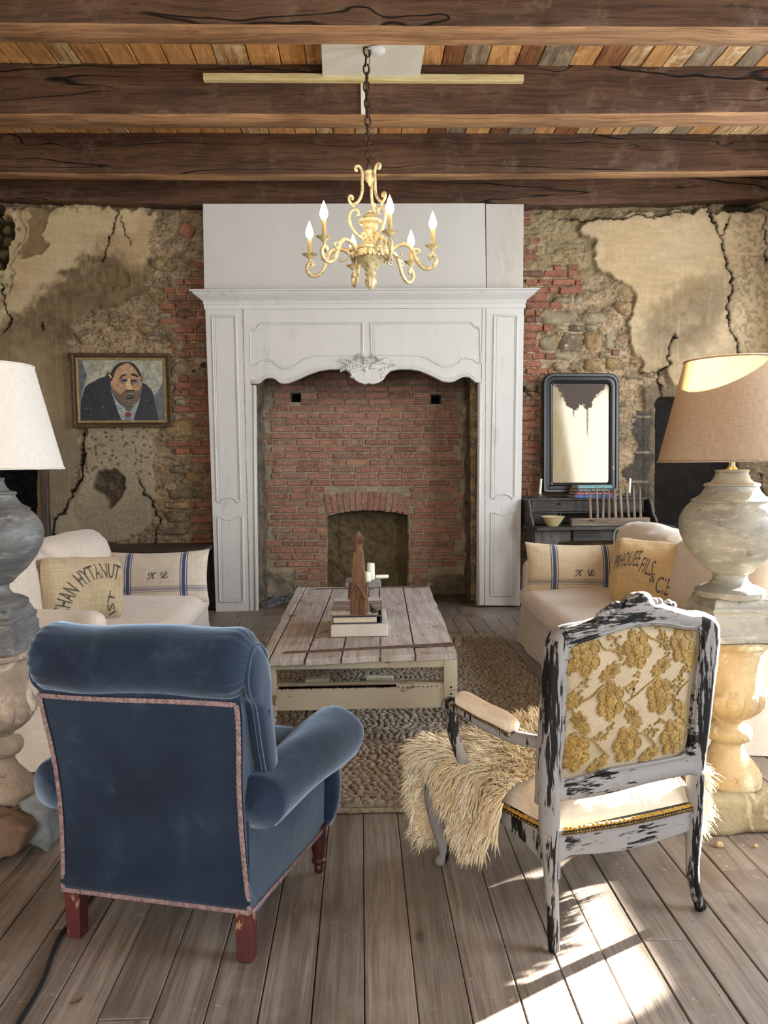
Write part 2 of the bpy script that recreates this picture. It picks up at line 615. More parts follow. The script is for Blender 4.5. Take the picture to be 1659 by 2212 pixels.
# ---------------- floor
def floor_material():
    m = Mat('floor_boards', (120, 108, 96), .62, spec=.35)
    v = m.pos()
    off = m.N('ShaderNodeVectorMath', operation='MULTIPLY_ADD')
    cmb = m.N('ShaderNodeCombineXYZ'); m.L(m.rnd(), cmb.inputs[0]); m.L(m.rnd(), cmb.inputs[1])
    m.L(cmb.outputs[0], off.inputs[0]); off.inputs[1].default_value = (5, 13, 0); m.L(v, off.inputs[2])
    p = off.outputs[0]
    g = m.noise(m.scale(p, (26, 1.3, 1)), 1, 6, .62, .9)
    fine = m.noise(m.scale(p, (170, 5, 1)), 1, 3, .6)
    c = m.ramp(g, [(.28, (94, 84, 75)), (.47, (122, 111, 101)), (.62, (142, 131, 120)), (.78, (112, 101, 92))])
    c = m.mix(m.math('MULTIPLY', m.step(fine, .45, .75), .55), c, (72, 60, 50))
    hs = m.N('ShaderNodeHueSaturation'); m.L(c, hs.inputs['Color'])
    mr = m.N('ShaderNodeMapRange'); m.L(m.rnd(), mr.inputs[0]); mr.inputs[3].default_value = .82; mr.inputs[4].default_value = 1.15
    m.L(mr.outputs[0], hs.inputs['Value'])
    c = hs.outputs[0]
    wear = m.step(m.noise(v, 2.2, 5, .65), .5, .72)
    c = m.mix(m.math('MULTIPLY', wear, .5), c, (164, 155, 145))
    dirt = m.step(m.noise(m.scale(v, (1, 1, 1), (7, 3, 1)), 1.4, 5, .6), .5, .7)
    c = m.mix(m.math('MULTIPLY', dirt, .4), c, (70, 58, 48))
    sp = m.math('MULTIPLY', m.step(m.noise(v, 30, 5, .75), .60, .68), m.step(m.noise(v, 3.1, 3, .6), .42, .62))
    c = m.mix(m.math('MULTIPLY', sp, .5), c, (188, 181, 170))
    kn = m.math('SUBTRACT', 1.0, m.step(m.voro(m.scale(p, (5.0, 2.2, 1)), 1.0), .05, .11))
    c = m.mix(m.math('MULTIPLY', kn, .7), c, (62, 48, 38))
    dots = m.math('SUBTRACT', 1.0, m.step(m.voro(v, 26), .04, .09))
    c = m.mix(m.math('MULTIPLY', dots, m.step(m.noise(v, 2.6, 2, .5), .5, .6)), c, (40, 32, 26))
    m.base(c)
    m.set('Roughness', m.ramp(g, [(.2, 150), (.8, 205)]))
    m.bump(m.math('ADD', m.math('MULTIPLY', g, .5), m.math('MULTIPLY', fine, .6)), .35, .004)
    return m.m
M_FLOOR = floor_material()
M_DARK = flat('dark_gap', (26, 21, 17), .95)  # one even dark tone under the boards and in the peg holes
fl = MB().box(((X_LEFT + X_RIGHT) / 2, 2.5, -.08), (X_RIGHT - X_LEFT + .3, 11.4, .09)).build('floor', M_DARK)
tag(fl, kind='structure')
x = -.007 - .126 * 33
k = 0
PLANK_W = .126
while x < X_RIGHT - .02:
    y = Y_REAR + random.uniform(-1.8, 0)
    while y < 6.36:
        L = random.uniform(2.2, 4.2)
        y0, y1 = max(y, Y_REAR), min(y + L, 6.38)
        if y1 - y0 > .05:
            gap = random.choice((.002, .003, .003, .005))
            me = slab_mesh('floor_plank', PLANK_W - gap, y1 - y0 - .003, .03, .0025, k)
            link('floor_plank', me, M_FLOOR, fl, (x + PLANK_W / 2, (y0 + y1) / 2, random.uniform(-.0015, .001)))
            k += 1
        y += L
    x += PLANK_W
for r, (y0, y1) in enumerate(((6.385, 6.60), (6.605, 6.93))):
    xs = -3.6 + r * .7
    while xs < 3.7:
        L = random.uniform(1.3, 2.4)
        if not (-.02 - L < xs < -.0 and r == 9):
            me = slab_mesh('floor_plank', L - .004, y1 - y0 - .004, .03, .003, k)
            link('floor_plank', me, M_FLOOR, fl, (xs + L / 2, (y0 + y1) / 2, random.uniform(-.006, -.002)))
        k += 1; xs += L

# ---------------- side, rear walls and ceiling
M_ROOM = mottled('old_plaster', (176, 160, 128), (142, 126, 98), 2.0, .9, 5, .3, 12, world=True)
def wall_with_openings(name, axis, pos, a0, a1, z1, openings, thick=.35, sign=1):
    mb = MB()
    def blk(p0, p1, q0, q1):
        if p1 - p0 < .01 or q1 - q0 < .01: return
        c = [0, 0, (q0 + q1) / 2]; s = [0, 0, q1 - q0]
        c[axis] = pos + sign * thick / 2; s[axis] = thick
        c[1 - axis] = (p0 + p1) / 2; s[1 - axis] = p1 - p0
        mb.box(c, s)
    cur = a0
    for (p0, p1, q0, q1) in sorted(openings):
        blk(cur, p0, -.03, z1)
        blk(p0, p1, -.03, q0); blk(p0, p1, q1, z1)
        cur = p1
    blk(cur, a1, -.03, z1)
    return tag(mb.build(name, M_ROOM), kind='structure')
WIN_R = [(3.66, 4.53, 1.27, 3.1), (.6, 2.2, .9, 3.0)]
wall_with_openings('wall_right', 0, X_RIGHT, Y_REAR, 7.6, 4.2, WIN_R)
wall_with_openings('wall_left', 0, X_LEFT, Y_REAR, 7.6, 4.2, [], sign=-1)
FILL_OPENINGS = [(-2.8, -.8, .02, 3.1), (.2, 2.2, .02, 3.1)]  # unseen rear openings, added to let in fill light
wall_with_openings('wall_rear', 1, Y_REAR, X_LEFT - .35, X_RIGHT + .35, 4.2, FILL_OPENINGS, sign=-1)
M_WFRAME = mottled('window_paint', (196, 196, 190), (170, 168, 160), 4, .5)
def window(name, axis, pos, p0, p1, q0, q1, nx, nz):
    mb = MB()
    def bar(a0, a1, b0, b1, d=.05):
        c = [0, 0, (b0 + b1) / 2]; s = [0, 0, b1 - b0]
        c[axis] = pos; s[axis] = d; c[1 - axis] = (a0 + a1) / 2; s[1 - axis] = a1 - a0
        mb.box(c, s)
    w = .05
    bar(p0, p0 + w, q0, q1); bar(p1 - w, p1, q0, q1); bar(p0, p1, q0, q0 + w); bar(p0, p1, q1 - w, q1)
    for i in range(1, nx):
        a = p0 + (p1 - p0) * i / nx; bar(a - .014, a + .014, q0, q1, .03)
    for i in range(1, nz):
        b = q0 + (q1 - q0) * i / nz; bar(p0, p1, b - .012, b + .012, .03)
    return tag(mb.build(name, M_WFRAME), kind='structure')
window('window_1', 0, X_RIGHT + .28, *WIN_R[0], 1, 1)
window('window_2', 0, X_RIGHT + .28, *WIN_R[1], 2, 3)
window('window_rear_fill_l', 1, Y_REAR - .28, *FILL_OPENINGS[0], 2, 4)
window('window_rear_fill_r', 1, Y_REAR - .28, *FILL_OPENINGS[1], 2, 4)

M_CBOARD = []
for nm, a, b, d in (('ceiling_board_orange', (194, 142, 86), (212, 162, 104), (140, 92, 50)),
                    ('ceiling_board_pale', (186, 142, 92), (222, 192, 148), (120, 74, 40)),
                    ('ceiling_board_grey', (136, 116, 94), (166, 148, 122), (92, 70, 52)),
                    ('ceiling_board_brown', (120, 78, 48), (150, 100, 62), (70, 42, 26))):
    M_CBOARD.append(wood(nm, a, b, d, axis=1, sc=4, crack=False, worn=tuple(min(255, q + 26) for q in b), rnd=.14))
ce = MB().box(((X_LEFT + X_RIGHT) / 2, 2.2, Z_CEIL + .11), (X_RIGHT - X_LEFT + .7, 10.8, .12)).build('ceiling', M_DARK)
tag(ce, kind='structure')
x = X_LEFT
k = 0
while x < X_RIGHT:
    w = random.uniform(.13, .21)
    if x < .45:
        mi = 1 if random.random() < .16 else 0
    else:
        mi = random.choice((1, 2, 3, 2, 1, 3, 0))
    me = slab_mesh('ceiling_board', w - .006, 10.0, .03, .004, 500 + k)
    link('ceiling_board', me, M_CBOARD[mi], ce, (x + w / 2, 2.15, Z_CEIL - random.uniform(0, .006)), (math.pi, 0, 0))
    x += w; k += 1

M_BEAM = wood('beam_dark_face', (76, 53, 38), (98, 70, 50), (42, 28, 20), axis=0, sc=1.6, rough=.7, worn=(108, 88, 70), bump=.9)
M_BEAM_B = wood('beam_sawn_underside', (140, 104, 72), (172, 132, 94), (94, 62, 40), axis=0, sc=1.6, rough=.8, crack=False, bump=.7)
def beam(y0, y1, zb, sag, slope, seed, h=.36, under=None):
    """heavy hand-hewn timber running along X"""
    nx = 90
    xs = np.linspace(X_LEFT - .2, X_RIGHT + .2, nx)
    prof = [(y0, zb + h), (y0, zb + h * .66), (y0, zb + h * .33), (y0, zb + .006), (y0 + .008, zb), ((y0 + y1) / 2, zb), (y1 - .008, zb), (y1, zb + .008), (y1, zb + h)]
    P = np.zeros((nx, len(prof), 3))
    for j, (yy, zz) in enumerate(prof):
        n1 = fbm(xs * .9, np.full(nx, j * .37), seed, 3) - .5
        n2 = fbm(xs * 5, np.full(nx, j * .9), seed + 5, 3) - .5
        top = (j == 0 or j == len(prof) - 1)
        P[:, j, 0] = xs
        P[:, j, 1] = yy + n1 * .03 + n2 * .008
        P[:, j, 2] = zz + (0 if top else (n1 * .022 + n2 * .010) + sag * ((xs / 3.4) ** 2) + slope * xs)
        if top: P[:, j, 2] = Z_CEIL + .02
    mb = MB()
    f0 = [(i * 9 + j, (i + 1) * 9 + j, (i + 1) * 9 + j + 1, i * 9 + j + 1) for i in range(nx - 1) for j in (0, 1, 2, 7)]
    f1 = [(i * 9 + j, (i + 1) * 9 + j, (i + 1) * 9 + j + 1, i * 9 + j + 1) for i in range(nx - 1) for j in (3, 4, 5, 6)]
    mb.add(P.reshape(-1, 3), f0, 0)
    mb.f += f1; mb.mi += [1] * len(f1)
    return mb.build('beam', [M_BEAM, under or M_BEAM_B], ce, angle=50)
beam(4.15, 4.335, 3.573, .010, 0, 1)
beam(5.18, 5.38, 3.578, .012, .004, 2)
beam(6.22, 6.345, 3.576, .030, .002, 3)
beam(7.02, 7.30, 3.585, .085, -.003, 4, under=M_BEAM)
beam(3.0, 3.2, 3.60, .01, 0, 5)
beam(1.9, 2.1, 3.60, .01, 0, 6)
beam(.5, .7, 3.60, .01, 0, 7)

# ---------------- the old back wall
def wall_material(name, bumpy=.5):
    m = Mat(name, (150, 130, 100), .95, spec=.12)
    v = m.pos()
    c = m.attr('Col')
    rg = m.N('ShaderNodeAttribute', attribute_name='Col').outputs['Alpha']
    dk = m.mix(1.0, c, (128, 116, 104), 'MULTIPLY')
    c = m.mix(m.math('MULTIPLY', m.step(m.noise(v, 60, 5, .7), .4, .75), m.math('MULTIPLY', m.math('SUBTRACT', rg, .32), .9)), c, dk)
    hs = m.N('ShaderNodeHueSaturation'); m.L(c, hs.inputs['Color']); hs.inputs['Value'].default_value = 1.5; hs.inputs['Saturation'].default_value = .9
    c = m.mix(m.math('MULTIPLY', m.step(m.noise(v, 21, 5, .7), .52, .75), m.math('MULTIPLY', m.math('SUBTRACT', rg, .35), .7)), c, hs.outputs[0])
    c = m.mix(m.math('MULTIPLY', m.step(m.noise(m.scale(v, (60, 60, 7)), 1, 4, .6), .60, .74), .18), c, hs.outputs[0])
    m.base(c)
    r = m.N('ShaderNodeAttribute', attribute_name='Col').outputs['Alpha']
    h = m.math('MULTIPLY', m.noise(v, 45, 6, .7), m.math('ADD', r, .12))
    m.bump(h, bumpy, .02)
    return m.m
M_OLDWALL = wall_material('crumbling_plaster_wall', .8)
def wall_field(name, x0, x1, z0, z1, Y, res, fn, mat):
    nx, nz = int((x1 - x0) / res) + 1, int((z1 - z0) / res) + 1
    X, Z = np.meshgrid(np.linspace(x0, x1, nx), np.linspace(z0, z1, nz), indexing='ij')
    PX, PY = project(X, np.full(X.shape, Y), Z)
    h, col, rough = fn(X, Z, PX, PY)
    V = np.stack([X, Y - h, Z], -1).reshape(-1, 3).astype(np.float32)
    i = np.arange((nx - 1))[:, None] * nz + np.arange(nz - 1)[None, :]
    i = i.reshape(-1)
    F = np.stack([i, i + nz, i + nz + 1, i + 1], 1).astype(np.int32)
    me = bpy.data.meshes.new(name)
    me.vertices.add(len(V)); me.vertices.foreach_set('co', V.reshape(-1))
    me.loops.add(F.size); me.loops.foreach_set('vertex_index', F.reshape(-1))
    me.polygons.add(len(F))
    me.polygons.foreach_set('loop_start', np.arange(0, F.size, 4, dtype=np.int32))
    me.polygons.foreach_set('use_smooth', np.ones(len(F), bool))
    me.update(calc_edges=True)
    ca = me.color_attributes.new('Col', 'FLOAT_COLOR', 'POINT')
    rgba = np.concatenate([col.reshape(-1, 3), rough.reshape(-1, 1)], 1).astype(np.float32)
    ca.data.foreach_set('color', rgba.reshape(-1))
    me.materials.append(mat)
    o = bpy.data.objects.new(name, me)
    COL.objects.link(o)
    return tag(o, kind='structure')
def mixc(c, mask, rgb):
    return c * (1 - mask[..., None]) + lin(rgb) * mask[..., None]
def rubble(X, Z, PX, PY, seed, sx=.19, sz=.10):
    wx = X + (fbm(X * 5, Z * 5, seed) - .5) * .12; wz = Z + (fbm(X * 5, Z * 5, seed + 2) - .5) * .09
    f1, f2, cid = worley(wx / sx, wz / sz, seed)
    edge = sstep(.02, .22, f2 - f1)
    shown = sstep(.45, .6, cid)              # most stones stay buried in mortar
    n = fbm(X * 11 + fbm(X * 7, Z * 7, seed + 1) * 1.6, Z * 16, seed + 7, 6, .6)
    ridge = np.abs(fbm(X * 13, Z * 20, seed + 5, 5, .6) - .5) * 2
    n2 = fbm(X * 60, Z * 60, seed + 9, 3)
    h = .016 * edge * shown + (n - .5) * .05 - (1 - sstep(0, .12, ridge)) * .012 + (n2 - .5) * .014
    col = lin((180, 156, 124)) * (.42 + 1.1 * n)[..., None] * (.8 + .4 * n2)[..., None]
    stone = np.where((cid > .8)[..., None], lin((136, 121, 98)), np.where((cid > .62)[..., None], lin((158, 132, 94)), lin((146, 130, 106))))
    k = edge * shown * .7
    col = col * (1 - k[..., None]) + stone * (.55 + .9 * n2)[..., None] * k[..., None]
    crev = (1 - sstep(.0, .09, f2 - f1)) * shown
    col = mixc(col, crev * .6, (58, 46, 34))
    col = mixc(col, (1 - sstep(.0, .07, ridge)) * .6, (66, 53, 38))
    return h, col
def crack(h, col, PX, PY, pts, w, depth=.03, seed=0):
    jx = (fbm(PX * .09, PY * .09, seed, 3) - .5) * 16; jy = (fbm(PX * .09, PY * .09, seed + 4, 3) - .5) * 16
    d = poly_dist(PX + jx, PY + jy, pts)
    m = 1 - sstep(w * .4, w * 1.3, d)
    lip = (1 - sstep(w, w * 5, d)) * .30
    col = mixc(col, lip * .5, (96, 80, 60))
    return h - depth * m, mixc(col, m, (26, 20, 15))

def left_wall(X, Z, PX, PY):
    n = fbm(X * 3, Z * 3, 20, 5); nf = fbm(X * 16, Z * 16, 21, 5)
    j1 = (fbm(X * 8, Z * 8, 22, 4) - .5) * 44; j2 = (fbm(X * 8, Z * 8, 23, 4) - .5) * 44
    px, py = PX + j1, PY + j2
    h, col = rubble(X, Z, PX, PY, 30)
    col = col * .95
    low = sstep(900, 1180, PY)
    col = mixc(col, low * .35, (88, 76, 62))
    # smooth plaster, upper left
    sd = poly_sd(px, py, [(-200, 452), (130, 446), (333, 452), (336, 530), (325, 592), (312, 632), (253, 660), (202, 664), (155, 698), (146, 728), (152, 775), (175, 830), (170, 1500), (-200, 1500)])
    P = sstep(-1.5, 2.5, sd)
    pc = lin((190, 163, 125)) * (.78 + .44 * n)[..., None]
    pc = mixc(pc, sstep(.5, .62, fbm(X * 2.2, Z * 3.4, 25, 5)) * .5, (214, 194, 150))
    line = 706 - .86 * np.clip(PX, -80, 190)
    stain = sstep(-14, 26, PY - line + (nf - .5) * 70) * (1 - sstep(230, 320, PX + (n - .5) * 120) * (1 - sstep(560, 600, PY)))
    fade = 1 - .55 * sstep(690, 860, PY + (n - .5) * 120)
    pc = mixc(pc, stain * fade * (.55 + .5 * nf), (98, 82, 60))
    streak = (1 - sstep(6, 24, np.abs(PY - (line - 16) + (nf - .5) * 22))) * (PX < 210)
    pc = mixc(pc, streak * .5, (206, 190, 156))
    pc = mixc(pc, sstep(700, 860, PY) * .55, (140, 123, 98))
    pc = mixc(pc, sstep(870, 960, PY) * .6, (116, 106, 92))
    scr = sstep(.66, .75, fbm(X * 60, Z * 5, 27, 3))
    pc = mixc(pc, scr * .14, (210, 192, 158))
    pc = pc * (.80 + .26 * fbm(X * 7, Z * 36, 28, 4) + .14 * fbm(X * 70, Z * 60, 29, 2))[..., None]
    h = h * (1 - P) + P * (.034 + (n - .5) * .018 + (nf - .5) * .004)
    col = col * (1 - P[..., None]) + pc * P[..., None]
    rim = np.exp(-(sd / 5.0) ** 2)
    col = mixc(col, rim * .45 * (nf > .42), (86, 70, 50))
    # pecked undercoat below the painting
    sd2 = poly_sd(px * .6 + PX * .4, py * .6 + PY * .4, [(182, 900), (326, 905), (331, 1010), (334, 1072), (320, 1130), (296, 1160), (240, 1172), (150, 1175), (118, 1175), (122, 1120), (168, 1075), (182, 1010)])
    Q = sstep(-2, 3, sd2)
    f1, f2, cid = worley(PX / 15.0 + (nf - .5), PY / 13.0, 41)
    peck = (1 - sstep(.16, .30, f1)) * (cid > .35) * (1 - sstep(1020, 1060, PY))
    qc = lin((168, 154, 128)) * (.75 + .5 * n)[..., None]
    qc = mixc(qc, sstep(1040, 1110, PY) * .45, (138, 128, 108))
    qc = mixc(qc, peck * .75, (106, 93, 74))
    h = h * (1 - Q) + Q * (.030 - peck * .012 + (nf - .5) * .006)
    col = col * (1 - Q[..., None]) + qc * Q[..., None]
    # scooped hole
    hd = np.hypot((px - 240) / 34.0, (py - 1050) / 40.0)
    H = 1 - sstep(.78, 1.05, hd)
    h = h - H * (.035 + .03 * nf) * (1 - .3 * hd)
    col = mixc(col, H * .9, (92, 78, 60)); col = col * (1 - .45 * H * (nf < .5))[..., None]
    # missing corner at upper left, dark cavity with stones
    sd3 = poly_sd(px, py, [(-300, 425), (4, 438), (22, 480), (27, 500), (28, 565), (8, 585), (-300, 590)])
    C = sstep(-2, 4, sd3)
    f1, f2, cid = worley(PX / 26.0, PY / 24.0, 55)
    h = h - C * (.16 - .10 * sstep(.05, .4, f2 - f1))
    col = col * (1 - C[..., None]) + (lin((112, 96, 66)) * (.35 + .6 * sstep(.1, .5, f2 - f1) * (.4 + cid))[..., None]) * C[..., None]
    # pale pecked strip next to it
    sd4 = poly_sd(px, py, [(24, 440), (44, 452), (58, 505), (50, 545), (30, 600), (2, 655), (-300, 660), (-300, 590), (10, 588), (28, 570), (28, 500)])
    D = sstep(-1, 3, sd4)
    f1, f2, cid = worley(PX / 17.0, PY / 19.0, 57)
    pk = (1 - sstep(.2, .32, f1)) * (cid > .45)
    h = h - D * (.016 + .008 * pk)
    col = col * (1 - D[..., None]) + (lin((196, 178, 140)) * (.8 + .35 * nf)[..., None]) * D[..., None]
    col = mixc(col, D * pk * .7, (128, 108, 80))
    sd5 = poly_sd(px, py, [(58, 440), (110, 446), (94, 480), (104, 530), (70, 562), (50, 555), (62, 505)])
    E = sstep(-1, 3, sd5)
    h = h - E * .012
    col = col * (1 - E[..., None]) + (lin((140, 118, 86)) * (.75 + .5 * nf)[..., None]) * E[..., None]
    for pts, w in (([(256, 440), (254, 470), (240, 515), (232, 545), (222, 570)], 2.2), ([(262, 470), (270, 505), (284, 530)], 1.1),
                   ([(-40, 780), (22, 786), (40, 806), (62, 842)], 2.6), ([(182, 935), (182, 985), (180, 1030), (160, 1060), (140, 1108), (120, 1118), (118, 1180)], 3.2),
                   ([(4, 610), (10, 650), (30, 700), (14, 715)], 2.2), ([(300, 1040), (345, 1120), (330, 1180)], 2.0), ([(90, 700), (92, 712)], 3)):
        h, col = crack(h, col, PX, PY, pts, w, .022, int(pts[0][0]) % 50)
    kd = (1 - sstep(18, 26, np.hypot((px - 252) / 1.0, (py - 602)) + (nf - .5) * 18))
    h = h - .02 * kd; col = mixc(col, kd * .5, (120, 98, 68))
    # ragged top edge
    top = 1 - sstep(438, 462, PY + (nf - .5) * 44)
    h = h + top * (fbm(X * 20, Z * 20, 60, 4) - .6) * .06; col = mixc(col, top * .6, (96, 82, 62))
    # doorway
    O = sstep(-1, 1, poly_sd(PX, PY, [(-600, 905), (82, 905), (82, 1500), (-600, 1500)]))
    f1, f2, cid = worley(X * 5, Z * 8, 61)
    h = h - O * (.42 - .05 * sstep(.05, .4, f2 - f1))
    col = mixc(col, O, (30, 30, 33))
    rough = .55 + .45 * (1 - P)
    return h, np.clip(col, .004, .9), rough
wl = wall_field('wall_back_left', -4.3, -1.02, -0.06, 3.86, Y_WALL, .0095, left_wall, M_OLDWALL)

def right_wall(X, Z, PX, PY):
    n = fbm(X * 3, Z * 3, 70, 5); nf = fbm(X * 16, Z * 16, 71, 5)
    j1 = (fbm(X * 8, Z * 8, 72, 4) - .5) * 40; j2 = (fbm(X * 8, Z * 8, 73, 4) - .5) * 40
    px, py = PX + j1, PY + j2
    h, col = rubble(X, Z, PX, PY, 80, .17, .085)
    up = 1 - sstep(560, 680, PY)
    nn = fbm(X * 9 + fbm(X * 6, Z * 6, 74) * 2, Z * 13, 75, 5)
    col = col * (1 - up[..., None] * .8) + (lin((168, 150, 114)) * (.55 + .8 * nn)[..., None]) * (up * .8)[..., None]
    h = h + up * (nn - .5) * .03
    sd = poly_sd(px, py, [(1247, 492), (1279, 527), (1274, 560), (1322, 602), (1345, 600), (1374, 650), (1350, 718), (1373, 765), (1382, 806), (1440, 805), (1446, 836), (2100, 836), (2100, 440), (1570, 452), (1440, 458), (1395, 470), (1360, 462), (1290, 470)])
    P = sstep(-1.5, 2.5, sd)
    pc = lin((192, 170, 135)) * (.8 + .4 * n)[..., None]
    pc = mixc(pc, sstep(.45, .62, fbm(X * 2.2, Z * 3.0, 76, 5)) * .45, (184, 157, 112))
    st = 1 - sstep(.55, 1.15, np.hypot((PX - 1480) / 115.0, (PY - 690 + .45 * (PX - 1480)) / 92.0) + (nf - .5) * .7)
    pc = mixc(pc, st * .75 * (.5 + .7 * nf), (98, 82, 60))
    st2 = sstep(720, 800, PY + (n - .5) * 90)
    pc = mixc(pc, st2 * .42, (128, 108, 80))
    spk = sstep(1560, 1600, PX) * sstep(.45, .62, fbm(X * 40, Z * 40, 77, 3))
    pc = mixc(pc, spk * .55, (112, 96, 70))
    scr = sstep(.66, .75, fbm(X * 60, Z * 5, 78, 3))
    pc = mixc(pc, scr * .14, (222, 206, 172))
    pc = pc * (.80 + .26 * fbm(X * 7, Z * 36, 81, 4) + .14 * fbm(X * 70, Z * 60, 82, 2))[..., None]
    h = h * (1 - P) + P * (.042 + (n - .5) * .016 + (nf - .5) * .004)
    col = col * (1 - P[..., None]) + pc * P[..., None]
    rim = np.exp(-((sd + 3) / 6.0) ** 2)
    col = mixc(col, rim * .5, (92, 76, 54))
    # rendered, blackened band round the old doorway
    sdF = poly_sd(PX + j1 * .15, PY + j2 * .15, [(1388, 838), (1610, 836), (1610, 1500), (1388, 1500)])
    Fm = sstep(-2, 2, sdF)
    h = h * (1 - Fm) + Fm * (.036 + (nf - .5) * .004)
    col = col * (1 - Fm[..., None]) + (lin((118, 104, 84)) * (.7 + .5 * nf)[..., None]) * Fm[..., None]
    sdS = poly_sd(px, py, [(1362, 890), (1398, 885), (1398, 1500), (1352, 1500), (1352, 1010), (1370, 960)])
    S = sstep(-2, 3, sdS)
    col = col * (1 - S[..., None]) + (lin((86, 80, 72)) * (.6 + .7 * nf)[..., None]) * S[..., None]
    h = h * (1 - S * .6) + S * .6 * .02
    for yy in (901, 977, 1040):
        jn = S * (1 - sstep(1, 3, np.abs(PY - yy)))
        col = mixc(col, jn, (150, 138, 116)); h = h - jn * .004
    # black painted, bricked-up doorway with a rounded corner
    r = 16.0
    bx, by = 1413 + r, 858 + r
    q = np.hypot(np.minimum(PX - bx, 0), np.minimum(PY - by, 0)) - r
    K = sstep(1.2, -1.2, q + (nf - .5) * 2) * (PX < 1592)
    kc = lin((34, 31, 28)) * (.3 + 1.0 * n + .8 * nf * nf)[..., None]
    h = h * (1 - K) + K * (-.055 + (n - .5) * .012)
    col = col * (1 - K[..., None]) + kc * K[..., None]
    for pts, w in (([(1526, 440), (1534, 478), (1554, 515), (1568, 582), (1580, 604), (1569, 655), (1572, 712), (1587, 748), (1596, 775), (1612, 796)], 3.0),
                   ([(1574, 470), (1562, 495), (1556, 518)], 1.8), ([(1458, 722), (1442, 755), (1440, 792), (1421, 803), (1428, 860)], 2.4),
                   ([(1382, 806), (1421, 803)], 1.5), ([(1645, 470), (1652, 540), (1650, 570)], 2), ([(1385, 470), (1420, 468), (1530, 446)], 2.0),
                   ([(1225, 470), (1260, 480), (1290, 470), (1330, 476), (1390, 466)], 2.2), ([(1640, 1020), (1650, 1060), (1662, 1100)], 1.6)):
        h, col = crack(h, col, PX, PY, pts, w, .024, int(pts[0][0]) % 50)
    top = 1 - sstep(444, 474, PY + (nf - .5) * 50)
    h = h + top * (fbm(X * 20, Z * 20, 79, 4) - .6) * .06; col = mixc(col, top * .6, (104, 90, 68))
    cav = (1 - sstep(.6, 1.1, np.hypot((px - 1600) / 42.0, (py - 440) / 20.0)))
    h = h - cav * .12; col = mixc(col, cav * .85, (44, 36, 28))
    rough = .5 + .5 * (1 - P)
    return h, np.clip(col, .004, .9), rough
wr = wall_field('wall_back_right', 1.02, 4.05, -0.06, 3.86, Y_WALL, .0095, right_wall, M_OLDWALL)

def fire_wall(X, Z, PX, PY):
    n = fbm(X * 5, Z * 5, 90, 5); nf = fbm(X * 22, Z * 22, 91, 4)
    j = (fbm(X * 9, Z * 9, 92, 4) - .5) * 30; j2 = (fbm(X * 9, Z * 9, 93, 4) - .5) * 30
    h = (nf - .5) * .010
    col = lin((158, 144, 122)) * (.62 + .7 * nf)[..., None]
    inside = poly_sd(PX + j, PY + j2, [(580, 700), (1000, 700), (1003, 1240), (930, 1246), (905, 1262), (880, 1400), (690, 1400), (655, 1270), (640, 1238), (576, 1225)])
    R = 1 - sstep(-3, 4, inside)
    nn = fbm(X * 12, Z * 12, 94, 5)
    h = h * (1 - R) + R * (.02 + (nn - .5) * .07)
    pale = lin((150, 138, 116)) * (.45 + .95 * nn)[..., None]
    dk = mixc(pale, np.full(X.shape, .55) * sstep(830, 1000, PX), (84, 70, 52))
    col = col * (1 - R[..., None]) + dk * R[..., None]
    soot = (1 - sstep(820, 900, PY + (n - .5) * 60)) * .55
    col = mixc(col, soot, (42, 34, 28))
    box = poly_sd(PX, PY, [(707, 1400), (707, 1116), (730, 1110), (760, 1105), (795, 1102.5), (830, 1103.5), (860, 1106), (881, 1110), (881, 1400)])
    B = sstep(-.8, .8, box)
    f1, f2, cid = worley(PX / 46.0 + (n - .5), PY / 38.0, 95)
    bh = -.20 + .016 * sstep(.03, .3, f2 - f1) + (nf - .5) * .034
    bc = lin((122, 106, 78)) * (.35 + .8 * nf * (.5 + .5 * n))[..., None]
    bc = mixc(bc, (1 - sstep(0, .05, f2 - f1)) * .3 * (cid > .4), (40, 31, 22))
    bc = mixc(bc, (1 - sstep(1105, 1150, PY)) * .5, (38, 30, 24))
    h = h * (1 - B) + B * bh
    col = col * (1 - B[..., None]) + bc * B[..., None]
    for cx, cy in ((638, 858), (943, 862)):
        q = sstep(-1, 1, np.minimum(10.5 - np.abs(PX - cx), 9.5 - np.abs(PY - cy)))
        h = h - q * .12; col = mixc(col, q, (12, 9, 8))
    return h, np.clip(col, .004, .9), .6 + .4 * R
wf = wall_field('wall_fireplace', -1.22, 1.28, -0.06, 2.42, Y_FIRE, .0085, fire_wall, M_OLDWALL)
# cheeks, smoke hood and hearth of the fireplace
def cheek(name, xo, xi):
    nz, ny = 110, 34
    Z, T = np.meshgrid(np.linspace(0, 2.5, nz), np.linspace(0, 1, ny), indexing='ij')
    nn = fbm(Z * 6, T * 3, 97 + int(xo > 0), 5)
    s = 1 if xo < 0 else -1
    P = np.stack([xo + (xi - xo) * T + s * (nn - .5) * .09, 6.93 + .66 * T, Z], -1)
    mb = MB().grid(P)
    return tag(mb.build(name, M_CHEEK, smooth=True), kind='structure')
M_CHEEK = mottled('sooty_stone', (124, 112, 92), (66, 57, 45), 9, .95, 6, .8, 30, world=True, speck=((176, 164, 140), 55, .62))
M_SOOT = mottled('soot', (46, 38, 31), (24, 20, 17), 5, .95, 5, .4, 20, world=True)
cheek('wall_cheek_left', -1.00, -.93)
cheek('wall_cheek_right', 1.10, 1.02)
tag(MB().box((.05, 7.3, 2.46), (2.6, .8, .12)).build('trim_1', M_SOOT), kind='structure')
M_HEARTH = mottled('hearth_stone', (104, 92, 76), (72, 62, 50), 5, .9, 6, .5, 30, world=True)
tag(MB().box((.05, 7.40, -.03), (2.3, .92, .07), bev=.012).build('trim_2', M_HEARTH), kind='structure')
